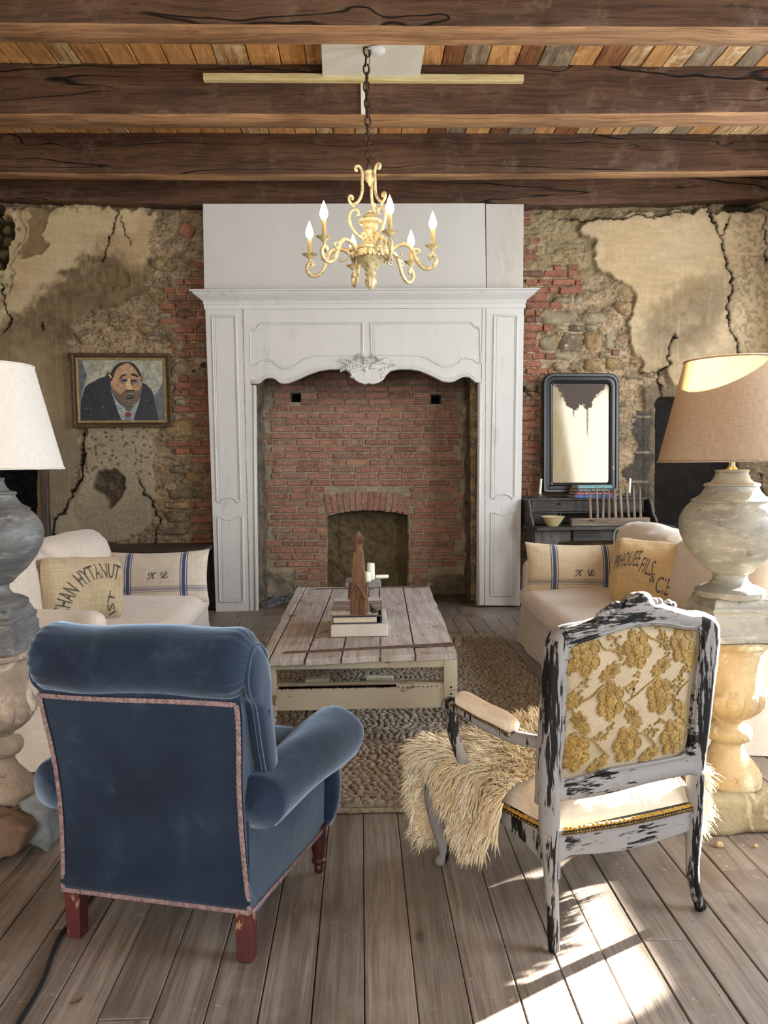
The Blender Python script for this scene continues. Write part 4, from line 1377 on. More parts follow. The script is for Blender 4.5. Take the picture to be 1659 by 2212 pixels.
mb = MB().lathe([(.002, cz(403)), (.008, cz(400)), (.010, cz(396)), (.022, cz(392)), (.030, cz(384)), (.028, cz(378)), (.034, cz(375)), (.034, cz(371)), (.022, cz(369)), (.012, cz(366)), (.008, cz(358))], 18)
mb.build('crown_boss', M_GILT, ch, angle=40)
def ring_link(h, w, r):
    p = [(w * math.sin(2 * math.pi * t / 20), 0, h * math.cos(2 * math.pi * t / 20)) for t in range(20)]
    p = [(x, 0, (z / h) * h if abs(z) < h * .7 else z) for x, _, z in p]
    return MB().tube(p, r, 6, closed=True)
lm = ring_link(.032, .017, .0055)
first = None
z = cz(355); k = 0
top = zp - CH.z
while z < top - .02:
    if first is None: o = first = lm.build('chain_link', M_IRON, ch, smooth=True)
    else: o = sibling_copies(first, ch)
    o.location = (random.uniform(-.003, .003) + (-.012) * (z / top), 0, z)
    o.rotation_euler = (random.uniform(-.1, .1), random.uniform(-.12, .12), (0.25 if k % 2 else 1.75) + random.uniform(-.2, .2))
    z += .0505; k += 1
MB().tube([tuple(p) for p in smooth_path([(.004, .008, cz(356)), (.012, .010, cz(330)), (-.006, .012, cz(300)), (.008, .012, cz(260)), (-.012, .01, cz(200)), (.0, .012, cz(150)), (.02, .0, top - .004)], 8)], .0025, 5).build('flex', M_IRON, ch, smooth=True)

# ================================================================ PAINTING ON THE LEFT WALL
def cp(x, y): return (140 + x / 6.9125, 750 + y / 6.9125)
YP = 7.045
pt = thing('framed_painting', 'framed portrait of a jowly balding man in a dark suit on the left wall', 'painting', tuple(at(262, 843, YP)))
M_FRAME = wood('brown_picture_frame', (84, 66, 46), (104, 84, 60), (50, 38, 28), axis=0, sc=9, crack=False, rough=.5)
M_LINER = mottled('gilt_linen_liner', (158, 136, 98), (130, 108, 74), 30, .7, 3, .2, 80, world=True)
oc = [cp(70, 85), cp(1570, 92), cp(1615, 1188), cp(118, 1205)]
ic = [cp(205, 192), cp(1455, 200), cp(1480, 1085), cp(240, 1092)]
def lerp4(t): return [(oc[i][0] * (1 - t) + ic[i][0] * t, oc[i][1] * (1 - t) + ic[i][1] * t) for i in range(4)]
P = []
for t, d in ((0, -.05), (0, .010), (.04, .022), (.22, .026), (.40, .018), (.48, .008), (.55, .012), (.62, .004)):
    P.append([tuple(at(x, y, YP - d)) for x, y in lerp4(t)])
MB().grid(np.array(P), closed_v=True).build('frame', M_FRAME, pt, world=True, fix=False)
P = []
for t, d in ((.62, .006), (.66, .012), (.80, .008), (.93, .004), (.96, .008), (1.01, .0)):
    P.append([tuple(at(x, y, YP - d)) for x, y in lerp4(t)])
MB().grid(np.array(P), closed_v=True).build('liner', M_LINER, pt, world=True, fix=False)
def paintmat(name, c1, c2, sc=40, sx=1.0):
    m = Mat(name, c1, .45, spec=.4)
    v = m.scale(m.pos(), (1, 1, sx))
    m.base(m.mix(m.step(m.noise(v, sc, 5, .7, 1.0), .35, .65), c1, c2))
    m.bump(m.noise(v, sc * 2, 4, .6, .8), .5, .003)
    return m.m
PM = [paintmat('paint_background', (176, 172, 152), (120, 122, 112), 16), paintmat('paint_suit', (30, 32, 40), (44, 46, 54), 26, .5), paintmat('paint_skin', (190, 150, 112), (152, 116, 86), 30),
      paintmat('paint_jowl', (120, 101, 82), (78, 67, 56), 60), paintmat('paint_black', (24, 22, 22), (40, 36, 34), 50), paintmat('paint_shirt', (160, 172, 170), (120, 134, 136), 60),
      paintmat('paint_red', (142, 42, 44), (110, 30, 36), 60), paintmat('paint_blue', (52, 56, 104), (140, 140, 156), 120), paintmat('paint_light', (216, 182, 138), (190, 150, 110), 40), paintmat('paint_bag', (150, 136, 118), (96, 90, 92), 60),
      paintmat('paint_corner', (72, 80, 84), (96, 104, 104), 18)]
mb = MB()
lay = [0]
def patch(pts, mi, sm=False):
    lay[0] += 1
    if sm: pts = [tuple(p) for p in smooth_path(pts, 4, True)]
    d = .0006 * lay[0] + .001
    v = [tuple(at(*cp(x, y), YP - d)) for x, y in pts]
    w = [tuple(at(*cp(x, y), YP + .004)) for x, y in pts]
    n = len(v)
    mb.add(v + w, [tuple(range(n))] + [(i, n + i, n + (i + 1) % n, (i + 1) % n) for i in range(n)], mi)
patch([(190, 180), (1470, 188), (1495, 1098), (225, 1104)], 0)
patch([(190, 180), (250, 190), (330, 420), (240, 760), (210, 790)], 10, False)
patch([(1330, 760), (1400, 640), (1470, 500), (1490, 1095), (1380, 1095)], 10, False)
patch([(232, 1098), (238, 780), (265, 720), (300, 600), (355, 545), (440, 510), (480, 480), (560, 450), (640, 425), (690, 480), (720, 520), (1100, 600), (1150, 530), (1210, 550), (1290, 630), (1330, 720), (1350, 860), (1385, 1000), (1400, 1096)], 1)
patch([(668, 585), (690, 640), (760, 780), (840, 860), (960, 900), (1080, 830), (1128, 740), (1100, 860), (1050, 1000), (1030, 1092), (850, 1092), (790, 960), (740, 800)], 5)
patch([(690, 470), (735, 340), (800, 262), (900, 228), (1010, 250), (1090, 335), (1140, 460), (1152, 560), (1135, 700), (1085, 800), (1040, 850), (950, 878), (860, 850), (760, 745), (692, 600)], 2, True)
patch([(692, 585), (740, 640), (830, 700), (900, 640), (1020, 640), (1100, 640), (1146, 580), (1135, 700), (1085, 805), (1040, 852), (950, 880), (860, 852), (760, 747)], 3, True)
patch([(868, 872), (940, 890), (1040, 865), (1000, 930), (960, 960), (920, 950)], 3)
patch([(688, 450), (690, 390), (735, 300), (800, 250), (880, 220), (960, 222), (880, 250), (800, 300), (750, 370), (725, 450)], 4, True)
patch([(930, 222), (1010, 236), (1080, 300), (1130, 390), (1140, 445), (1105, 420), (1065, 345), (1000, 272)], 4, True)
patch([(620, 405), (670, 380), (712, 430), (706, 500), (680, 495), (650, 455)], 4, True)
patch([(645, 405), (672, 398), (698, 445), (690, 470)], 8)
patch([(1130, 430), (1165, 440), (1165, 510), (1140, 530)], 3)
patch([(815, 462), (845, 418), (905, 398), (920, 415), (862, 440), (830, 475)], 4)
patch([(985, 405), (1035, 388), (1085, 420), (1112, 462), (1050, 432), (1000, 425)], 4)
patch([(810, 490), (860, 462), (935, 478), (935, 530), (880, 552), (830, 530)], 9, True)
patch([(995, 490), (1045, 468), (1110, 482), (1100, 530), (1045, 552), (1000, 530)], 9, True)
patch([(838, 488), (865, 476), (925, 486), (915, 512), (860, 515)], 4)
patch([(1005, 492), (1040, 482), (1085, 494), (1070, 518), (1020, 518)], 4)
patch([(905, 540), (940, 500), (935, 470), (975, 470), (985, 540), (1018, 590), (1005, 628), (955, 640), (920, 615)], 8, True)
patch([(985, 500), (1005, 470), (1010, 540), (1022, 590), (1006, 580)], 4)
patch([(922, 632), (960, 645), (1008, 632), (1040, 650), (930, 665)], 4)
patch([(895, 715), (950, 690), (1052, 698), (1055, 720), (960, 728)], 9)
patch([(900, 722), (960, 712), (1055, 714), (1050, 724), (960, 726)], 4)
patch([(912, 750), (1040, 745), (1010, 772), (940, 775)], 4)
patch([(905, 985), (945, 968), (985, 985), (992, 1035), (905, 1042)], 6)
patch([(925, 1040), (982, 1036), (992, 1096), (920, 1096)], 7)
for x, y in ((780, 880), (830, 915), (850, 960), (840, 1010), (1040, 965), (1015, 1000), (1030, 1050), (800, 930), (860, 1040)):
    patch([(x - 8, y), (x, y - 7), (x + 8, y), (x, y + 7)], 1)
for x, y in ((300, 912), (345, 910), (385, 910), (545, 908), (575, 885), (390, 1015), (1225, 800), (560, 708)):
    patch([(x - 9, y), (x, y - 5), (x + 9, y), (x, y + 5)], 8)
mb.build('canvas', PM, pt, world=True, fix=False)

# ================================================================ MIRROR
def rrect(hw, h0, h1, rt, rb, n=8):
    pts = []
    for cx, cz_, r, a0 in ((hw - rt, h1 - rt, rt, 0), (-hw + rt, h1 - rt, rt, 90), (-hw + rb, h0 + rb, rb, 180), (hw - rb, h0 + rb, rb, 270)):
        pts += arc(cx, cz_, r, a0, a0 + 90, n)
    return pts
a, b = at(1172, 1066, 6.97), at(1339, 804, 6.97)
mw, mh = (b.x - a.x) / 2, (b.z - a.z)
mr = thing('wall_mirror', 'black framed mirror with rounded top and foxed silvering above the desk', 'mirror', ((a.x + b.x) / 2, 6.985, a.z))
mr.rotation_euler = (-.045, .010, .0)
P = []
for ins, d in ((0, -.03), (0, .018), (.010, .030), (.030, .030), (.038, .020), (.062, .022), (.072, .034), (.082, .030), (.094, .012), (.098, .0)):
    P.append([(x, -d, z) for x, z in rrect(mw - ins, ins, mh - ins, max(.095 - ins * .65, .01), .02)])
M_BLACKF = chippy('chipped_black_lacquer', (24, 24, 26), (150, 136, 112), 9, .63, 2, .35, (34, 34, 36), 2.0, .5)
MB().grid(np.array(P), closed_v=True).build('frame', M_BLACKF, mr, angle=40, fix=False)
m = Mat('foxed_mirror', (205, 195, 170), .14, Metallic=1.0, spec=.25)
v = m.obj()
xyz = m.xyz(v)
n1 = m.noise(v, 9, 5, .65); n2 = m.noise(v, 120, 3, .6)
# silver lost at the top in two tongues, a drip below the right-hand one
tong = m.math('SUBTRACT', m.math('ADD', xyz[2], m.math('MULTIPLY', m.math('SUBTRACT', n1, .5), .30)), m.math('MULTIPLY', m.math('ABSOLUTE', m.math('SUBTRACT', m.math('ABSOLUTE', m.math('ADD', xyz[0], .005)), .055)), 1.5))
f1 = m.step(m.math('ADD', tong, m.math('MULTIPLY', m.math('SUBTRACT', n2, .5), .10)), mh * .655, mh * .67)
drip = m.math('MULTIPLY', m.step(m.math('ADD', m.math('ABSOLUTE', m.math('SUBTRACT', xyz[0], .062)), m.math('MULTIPLY', m.math('SUBTRACT', n2, .5), .05)), .014, .006), m.step(xyz[2], mh * .42, mh * .56))
drip = m.math('MULTIPLY', drip, m.step(n2, .40, .55))
lost = m.math('MAXIMUM', f1, drip)
haze = m.step(m.noise(m.scale(v, (6, 6, 2.2), (0, 0, 0), (0, .6, 0)), 1.5, 6, .7, 1.0), .35, .7)
m.base(m.mix(lost, m.mix(haze, (150, 132, 98), (164, 150, 122)), (70, 56, 49)))  # reflected cream plaster painted into the base colour, with dust and lost silver
m.set('Metallic', m.math('MULTIPLY', m.math('SUBTRACT', 1.0, lost), m.math('SUBTRACT', .10, m.math('MULTIPLY', haze, .06))))
m.set('Roughness', m.math('ADD', .07, m.math('MULTIPLY', lost, .5)))
MB().prism(rrect(mw - .094, .094, mh - .094, .035, .012), -.008, .004).build('glass', m.m, mr)
# blind panel added on the solid right wall behind the fill lamp
M_BLIND = cloth('linen_blind', (210, 206, 196), (196, 190, 178), 200)
wb = MB().box((X_RIGHT - .012, 5.85, 2.0), (.012, 1.16, 2.0), bev=.004).build('trim_added_blind', M_BLIND)
tag(wb, kind='structure')

# ================================================================ SOFAS AND CUSHIONS
M_SLIP = cloth('white_cotton_slipcover', (214, 202, 188), (204, 191, 176), 300, mottling=3, bump=.12)
def make_sofa(s, xf, label, seed, za):
    """s = +1 opens towards -X (right-hand sofa); xf = x of the front edge"""
    t = thing('sofa', label, 'sofa', (xf + s * .48, 4.4, 0), 0, 'pair of slipcovered sofas')
    X = lambda d: xf + s * d
    def sb(name, d0, d1, y0, y1, z0, z1, r, bulge, wr=.006, n=20, tilt=0.0, par=t):
        v, f = softbox((d1 - d0) / 2, (y1 - y0) / 2, (z1 - z0) / 2, r, n, bulge, wr, seed + len(name))
        if tilt:
            c, sn = math.cos(tilt), math.sin(tilt)
            v = np.stack([v[:, 0] * c + v[:, 2] * sn, v[:, 1], -v[:, 0] * sn + v[:, 2] * c], 1)
        v = v + np.array(((d0 + d1) / 2, (y0 + y1) / 2, (z0 + z1) / 2))
        v[:, 0] = xf + s * v[:, 0]
        return MB().add(v, f).build(name, M_SLIP, par, world=True, smooth=True)
    # skirt with a slight flare and soft folds
    n = 160
    loop = []
    y0, y1 = 3.28, 5.53
    per = [(.03, y0), (.03, y1), (1.05, y1), (1.05, y0)]
    for i in range(4):
        a, b = per[i], per[(i + 1) % 4]
        for k in range(n // 4):
            q = k / (n // 4)
            loop.append((a[0] + (b[0] - a[0]) * q, a[1] + (b[1] - a[1]) * q, i, q))
    P = []
    for z, fl in ((.30, 0.0), (.22, .006), (.12, .016), (.004, .028)):
        ring = []
        for d, y, i, q in loop:
            w = fl * (1 + .5 * math.sin(q * 21 + i * 2) * math.sin(q * 8 + seed)) + (.012 * fl / .028 if min(q, 1 - q) < .03 else 0)
            cx, cy = .54, (y0 + y1) / 2
            nx, ny = (-1, 0) if i == 0 else (0, 1) if i == 1 else (1, 0) if i == 2 else (0, -1)
            ring.append((X(d + nx * w), y + ny * w, z))
        P.append(ring)
    MB().grid(np.array(P), closed_v=True).build('skirt', M_SLIP, t, world=True, smooth=True)
    sb('base', .035, 1.04, 3.285, 5.525, .10, .33, .03, (0, 0, 0), 0, 10)
    sb('seat_cushion', -.01, .86, 3.38, 5.44, .27, .425, .065, (.02, .0, .035), .008, 26)
    sb('arm', .04, .98, 5.40, 5.54, .12, .60, .055, (.006, .01, .012), .006)
    sb('arm', .04, .98, 3.27, 3.41, .12, za, .055, (.006, .01, .012), .006)
    sb('backrest', .88, 1.08, 3.29, 5.52, .12, .74, .06, (0, .0, .01), .006)
    sb('back_cushion', .65, .92, 4.43, 5.42, .40, .865, .10, (.05, .01, .02), .016, 26, .20)
    sb('back_cushion', .65, .92, 3.40, 4.41, .40, .865, .10, (.05, .01, .02), .016, 26, .20)
    return t
sofa_l = make_sofa(-1, -1.085, 'white slipcovered sofa along the left side, half behind the blue armchair', 1, .675)
sofa_r = make_sofa(1, 1.125, 'cream slipcovered sofa along the right side, behind the carved gold-backed chair', 5, .625)

def pillow_shell(w, h, t, seed, wr=.006, pull=.10, n=34):
    """knife-edge cushion, front towards -Y, origin at centre"""
    g = np.linspace(-1, 1, n)
    U, V = np.meshgrid(g, g, indexing='ij')
    U = np.sign(U) * np.abs(U) ** .85; V = np.sign(V) * np.abs(V) ** .85
    x = w / 2 * U * (1 - pull * .55 * (1 - V ** 2) * np.abs(U) ** 3)
    z = h / 2 * V * (1 - pull * (1 - U ** 2) * np.abs(V) ** 3)
    th = t / 2 * (np.clip(1 - U ** 2, 0, 1) ** .55) * (np.clip(1 - V ** 2, 0, 1) ** .55)
    wn = (fbm(x * 9, z * 14, seed, 3) - .5) * wr * 2 * (1 - np.maximum(np.abs(U), np.abs(V)) ** 6)
    rad = (np.abs(U) * np.abs(V)) ** 1.5 * np.sin((np.arctan2(V, U)) * 22 + seed) * wr * .7
    F = np.stack([x, -th + wn + rad * (th > .004), z], -1); B = np.stack([x, th + wn * .3, z], -1)
    mb = MB()
    mb.grid(F); mb.grid(B[::-1])
    return mb
from mathutils.bvhtree import BVHTree
def surf(mb):
    return BVHTree.FromPolygons([tuple(p) for p in np.concatenate(mb.v)], [tuple(f) for f in mb.f])
def drop(bvh, x, z, lift=.0015):
    h = bvh.ray_cast(Vector((x, -1, z)), Vector((0, 1, 0)))
    return None if h[0] is None else (x, h[0].y - lift, z)
M_INK = flat('dark_stitching', (38, 38, 52), .9)
K_ = [[(60, 700), (66, 750), (110, 770), (175, 730), (250, 625), (310, 500), (430, 385)], [(180, 575), (140, 530), (140, 470), (190, 405), (270, 392), (312, 440), (330, 520), (385, 600), (345, 690), (370, 735), (420, 725), (462, 665)], [(310, 505), (405, 515), (460, 430), (540, 388), (575, 440)]]
L_ = [[(960, 392), (885, 398), (858, 470), (880, 545), (1060, 545), (1150, 545), (1215, 460), (1185, 385), (1105, 395), (1055, 470), (1085, 570), (1040, 640), (965, 712), (900, 690), (930, 640), (1000, 670), (1080, 722), (1190, 715), (1272, 640)]]
def monogram(bvh, cx, cz_, h, parent, mat):
    k = h / 400.0
    for nm, strokes in (('letter_k', K_), ('letter_l', L_)):
        mb = MB()
        for st in strokes:
            q = []
            for p in smooth_path(st, 6):
                c = drop(bvh, cx + (p[0] - 665) * k, cz_ - (p[1] - 570) * k, .0012)
                if c: q.append(c)
            if len(q) > 3: mb.tube(q, .0024, 5, flat=.5, up=(0, 1, 0))
        mb.build('monogram', mat, parent)
def striped_linen(name, w, h, xs, zs, blue, c1, c2, mid=2):
    def extra(m, v, c):
        x, _, z = [m.xyz(v)[i] for i in range(3)]
        def band(u, cen, half, soft=.0008):
            return m.math('SUBTRACT', 1.0, m.step(m.math('ABSOLUTE', m.math('SUBTRACT', u, cen)), half - soft, half + soft))
        tot = None
        for q in xs:
            for off, hw in ((0, .0115), (-.021, .0030), (.021, .0030)):
                b = band(x, q + off, hw)
                tot = b if tot is None else m.math('MAXIMUM', tot, b)
        for q in zs:
            for off, hw, k in ((0, .0095, .55), (-.0165, .0022, .7), (.0165, .0022, .7)):
                tot = m.math('MAXIMUM', tot, m.math('MULTIPLY', band(z, q + off, hw), k))
        weave = m.math('ADD', .78, m.math('MULTIPLY', m.noise(m.scale(v, (300, 20, 300)), 1, 2, .5), .35))
        return m.mix(m.math('MULTIPLY', tot, m.math('MINIMUM', weave, 1.0)), c, blue)
    return cloth(name, c1, c2, 240, extra=extra, bump=.25)
def place_pillow(name, mb, mat, label, cat, loc, rot, group=None):
    o = mb.build(name, mat, None, smooth=True)
    o.location = loc; o.rotation_euler = rot
    tag(o, label, cat, group)
    return o
# striped monogrammed pillows leaning on the far arms
W, Hh = .665, .365
M_KL1 = striped_linen('blue_striped_linen', W, Hh, (-.20, .172), (-.085,), (44, 60, 104), (198, 188, 172), (182, 170, 152))
mb = pillow_shell(W, Hh, .17, 3)
bv = surf(mb)
c = at(346, 1247, 5.22)
o = place_pillow('striped_pillow', mb, M_KL1, 'long linen pillow with navy stripes and a monogram on the left sofa', 'pillow', tuple(c), (-.24, -.02, .0), 'monogrammed striped pillows')
monogram(bv, .005, .004, .045, o, M_INK)
M_KL2 = striped_linen('teal_striped_linen', W, Hh, (-.145, .21), (-.095,), (46, 70, 92), (196, 178, 150), (182, 162, 134))
mb = pillow_shell(W, Hh, .17, 9)
bv = surf(mb)
c = at(1239, 1229, 5.22)
o = place_pillow('striped_pillow', mb, M_KL2, 'long linen pillow with blue stripes and a monogram on the right sofa', 'pillow', tuple(c), (-.24, .03, -.03), 'monogrammed striped pillows')
monogram(bv, .055, -.035, .045, o, M_INK)

def text_shape(txt):
    cu = bpy.data.curves.new('t', 'FONT')
    cu.body = txt; cu.size = 1.0; cu.resolution_u = 2
    ob = bpy.data.objects.new('t', cu)
    me = bpy.data.meshes.new_from_object(ob)
    v = np.array([p.co[:2] for p in me.vertices]); f = [tuple(p.vertices) for p in me.polygons]
    bpy.data.objects.remove(ob); bpy.data.curves.remove(cu); bpy.data.meshes.remove(me)
    return v, f
def text_on(bvh, txt, fn, name, mat, parent, lift=.0042):
    """fn maps (s 0..1 along the word, t 0..1 letter height) to surface x, z"""
    v, f = text_shape(txt)
    x0, x1 = v[:, 0].min(), v[:, 0].max()
    out, ok = [], []
    for a, b in v:
        x, z = fn((a - x0) / (x1 - x0), b / .72)
        c = drop(bvh, x, z, lift)
        ok.append(c is not None); out.append(c or (x, 0, z))
    # every letter is a piece of its own
    lab = list(range(len(v)))
    def root(i):
        while lab[i] != i: i = lab[i]
        return i
    for q in f:
        for i in q[1:]: lab[root(i)] = root(q[0])
    for r in sorted(set(root(q[0]) for q in f)):
        fs = [q for q in f if root(q[0]) == r and all(ok[i] for i in q)]
        used = sorted(set(i for q in fs for i in q)); k = {i: n for n, i in enumerate(used)}
        if fs: MB().add([out[i] for i in used], [tuple(k[i] for i in q) for q in fs]).build(name, mat, parent, fix=False)
def sack_shell(w, h, t, seed, wr=.010):
    v, f = softbox(w / 2, t / 2, h / 2, min(t * .42, .06), 26, (.012, .045, .018), wr, seed, 9)
    v[:, 2] += .02 * np.abs(v[:, 0] / (w / 2)) ** 3 * np.sign(v[:, 2])
    return MB().add(v, f)
def sack_cloth(name, c1, c2, side, w):
    def extra(m, v, c):
        x, y, _ = [m.xyz(v)[i] for i in range(3)]
        tot = None
        for off, hw in ((-.050, .003), (-.038, .0045), (-.025, .003), (-.016, .0025)):
            b = m.math('SUBTRACT', 1.0, m.step(m.math('ABSOLUTE', m.math('SUBTRACT', y, off)), hw, hw + .001))
            tot = b if tot is None else m.math('MAXIMUM', tot, b)
        e = m.step(m.math('MULTIPLY', x, float(side)), w * .44, w * .47)
        c = m.mix(m.math('MULTIPLY', m.math('MULTIPLY', tot, e), .85), c, (42, 40, 44))
        st = m.step(m.noise(v, 7, 5, .65), .56, .68)
        return m.mix(m.math('MULTIPLY', st, .35), c, (150, 116, 72))
    return cloth(name, c1, c2, 170, extra=extra, bump=.35)
M_SACKINK = flat('faded_black_print', (78, 74, 70), .95)
mb = sack_shell(.44, .33, .17, 21)
bv = surf(mb)
c = at(172, 1268, 4.25)
o = place_pillow('sack_cushion', mb, sack_cloth('tan_grain_sack', (188, 172, 142), (168, 152, 122), -1, .46), 'boxy tan grain-sack cushion with black lettering, left sofa', 'cushion', (c.x, c.y, .455 + .17), (-.20, .05, .66), 'printed grain-sack cushions')
def arcmap(cx, cz_, R, a0, a1, h, slant=0.0):
    def fn(s, t):
        a = math.radians(a0 + (a1 - a0) * s)
        r = R + h * t
        return cx + r * math.cos(a) + slant * t, cz_ + r * math.sin(a)
    return fn
text_on(bv, 'CHAN', arcmap(.10, -.150, .195, 176, 136, .085), 'printed_letter', M_SACKINK, o)
text_on(bv, 'HYTANUT', arcmap(.10, -.150, .20, 128, 68, .088), 'printed_letter', M_SACKINK, o)
text_on(bv, 'IST', arcmap(.235, -.085, .09, 215, 150, .04), 'printed_letter', M_SACKINK, o)
mb = sack_shell(.45, .37, .15, 33)
bv = surf(mb)
c = at(1407, 1250, 4.45)
o = place_pillow('sack_cushion', mb, sack_cloth('ochre_grain_sack', (188, 160, 116), (170, 142, 98), 1, .45), 'boxy ochre grain-sack cushion with arched black lettering, right sofa', 'cushion', (c.x, c.y, .455 + .175), (-.18, .08, -.62), 'printed grain-sack cushions')
text_on(bv, 'PIHOUEE', lambda s, t: (-.205 + .155 * s + .012 * t, .0 + .035 * math.sin(s * 1.7) + .10 * t * (.85 + .15 * s)), 'printed_letter', M_SACKINK, o)
text_on(bv, 'FILS', lambda s, t: (-.045 + .075 * s + .020 * t, .005 - .015 * s + .095 * t), 'printed_letter', M_SACKINK, o)
text_on(bv, '&', lambda s, t: (.02 + .03 * s + .01 * t, -.045 + .06 * t), 'printed_letter', M_SACKINK, o)
text_on(bv, 'CIE', lambda s, t: (.055 + .075 * s + .016 * t, -.095 - .012 * s + .10 * t), 'printed_letter', M_SACKINK, o)
# bent metal hoop standing behind the right sofa
M_HOOP = flat('grey_green_metal', (120, 124, 108), .5, Metallic=.4)
hp = [at(1326, 1180, 6.1), at(1325, 1160, 6.1), at(1329, 1147, 6.1), at(1338, 1140, 6.1), at(1350, 1138, 6.1)]
e = hp[-1]
pts = [Vector((hp[0].x, 6.1, .012))] + hp + [e + Vector((.16, 0, -.006)), e + Vector((.26, 0, -.06)), e + Vector((.29, 0, -.15)), Vector((e.x + .29, 6.1, .012))]
tag(MB().tube([tuple(p) for p in smooth_path([tuple(p) for p in pts], 6)], .009, 8).build('metal_hoop', M_HOOP, smooth=True), 'thin grey-green bent metal hoop between the right sofa and the desk', 'hoop')

# ================================================================ DARK CONSOLE BEHIND THE LEFT SOFA
M_DKWOOD = wood('dark_stained_console', (50, 38, 32), (66, 50, 41), (28, 21, 18), axis=0, sc=3, crack=False, rough=.5, spec=.4)
c0, c1 = at(250, 1182, 6.75), at(454, 1184, 6.75)
zc = at(350, 1181, 6.72).z
cs = thing('console_table', 'dark wooden console table against the wall behind the left sofa', 'table', ((c0.x + c1.x) / 2 - .2, 6.85, 0))
x0, x1 = c0.x - .5, c1.x
MB().box(((x0 + x1) / 2, 6.82, zc - .022), (x1 - x0, .46, .044), bev=.012).build('top', M_DKWOOD, cs, world=True)
MB().box(((x0 + x1) / 2, 6.84, zc - .10), (x1 - x0 - .10, .36, .11), bev=.004).build('apron', M_DKWOOD, cs, world=True)
for x in (x0 + .07, x1 - .07):
    for y in (6.67, 6.99):
        MB().box((x, y, (zc - .044) / 2), (.06, .06, zc - .044), bev=.006, taper=.7).build('leg', M_DKWOOD, cs, world=True)

# ================================================================ WRITING DESK ON THE RIGHT
M_DESK = wood('blackened_desk', (58, 55, 52), (74, 70, 66), (34, 32, 30), axis=0, sc=3, rough=.6, worn=(92, 88, 84), crack=False)
M_DESKG = wood('grey_desk_legs', (92, 88, 82), (108, 103, 96), (60, 57, 54), axis=2, sc=3, rough=.7, crack=False)
dk = thing('writing_desk', 'dark painted writing desk with a raised gallery below the mirror', 'desk', (2.1, 6.75, 0))
zt = at(1200, 1137, 6.6).z
xl, xr = at(1134, 1140, 6.75).x, at(1436, 1134, 6.75).x
MB().prism([(xl, 7.05), (xl, 6.62), (xl + .05, 6.50), (xr, 6.50), (xr, 7.05)], zt - .028, zt, axes=(0, 1, 2)).build('desktop', M_DESK, dk, world=True, bevel=.004)
zg = at(1200, 1076, 6.80).z
gx0, gx1 = xl + .015, at(1399, 1090, 6.75).x + .02
MB().box(((gx0 + gx1) / 2, 6.90, zg - .010), (gx1 - gx0 + .03, .30, .020), bev=.003).build('gallery_shelf', M_DESK, dk, world=True)
zd = at(1200, 1106, 6.76).z
MB().box(((gx0 + gx1) / 2, 6.775, (zg - .02 + zd) / 2), (gx1 - gx0 - .09, .022, zg - .024 - zd), bev=.004).build('drawer', M_DESK, dk, world=True)
kn = at(1208, 1088, 6.755)
MB().lathe([(.006, 0), (.005, .012), (.011, .018), (.012, .024), (.004, .030)], 12, (0, 0, 0)).build('knob', flat('dark_knob', (34, 32, 31), .4), dk.children[-1], smooth=True).location = (kn.x - dk.location.x, kn.y - dk.location.y, kn.z)
dk.children[-1].children[0].rotation_euler = (math.pi / 2, 0, 0)
MB().box(((gx0 + gx1) / 2, 6.775, zd - .006), (gx1 - gx0 - .04, .04, .010)).build('gallery_rail', M_DESK, dk, world=True)
MB().box(((gx0 + gx1) / 2, 7.035, (zt + zg) / 2), (gx1 - gx0, .016, zg - zt - .004)).build('gallery_back', M_DESK, dk, world=True)
dv = at(1210, 1118, 6.8).x
MB().box((dv, 6.90, (zt + zd - .012) / 2), (.012, .24, zd - .014 - zt)).build('divider', M_DESK, dk, world=True)
MB().box(((gx0 + dv) / 2 + .01, 6.80, (zt + zd) / 2 - .004), (dv - gx0 - .06, .018, zd - zt - .02), bev=.003).build('small_drawer', M_DESK, dk, world=True)
for x in (gx0 + .012, gx1 - .012):
    cur = [tuple(p) for p in smooth_path([(6.76, zg - .01), (6.70, zg - .03), (6.66, zg - .10), (6.63, zt + .09), (6.57, zt + .05), (6.55, zt + .012)], 5)]
    MB().prism([(7.04, zt), (7.04, zg - .002)] + cur + [(6.55, zt)], x - .012, x + .012, axes=(1, 2, 0)).build('scrolled_side', M_DESK, dk, world=True, bevel=.003)
    MB().tube([(x, a - .002, b) for a, b in cur] + [(x, 6.535, zt + .022)], .011, 6, flat=.7).build('scroll_edge', M_DESKG, dk, world=True, smooth=True)
az = zt - .028
MB().box(((xl + xr) / 2, 6.62, az - .055), (xr - xl - .14, .03, .11)).build('apron', M_DESK, dk, world=True)
d0, d1 = at(1239, 1150, 6.55).x, at(1420, 1150, 6.55).x
MB().box(((d0 + d1) / 2, 6.585, az - .052), (d1 - d0, .04, .095), bev=.004).build('drawer', M_DESK, dk, world=True)
for sx in (1, -1):
    x = xl + .11 if sx > 0 else xr - .11
    for y in (6.62, 6.98):
        MB().prism([(x - sx * .055, az), (x + sx * .26, az), (x + sx * .26, az - .10), (x + sx * .16, az - .105), (x + sx * .12, az - .15), (x + sx * .055, az - .165), (x + sx * .045, 0), (x - sx * .045, 0)], y - .022, y + .022).build('leg', M_DESKG, dk, world=True, bevel=.003)

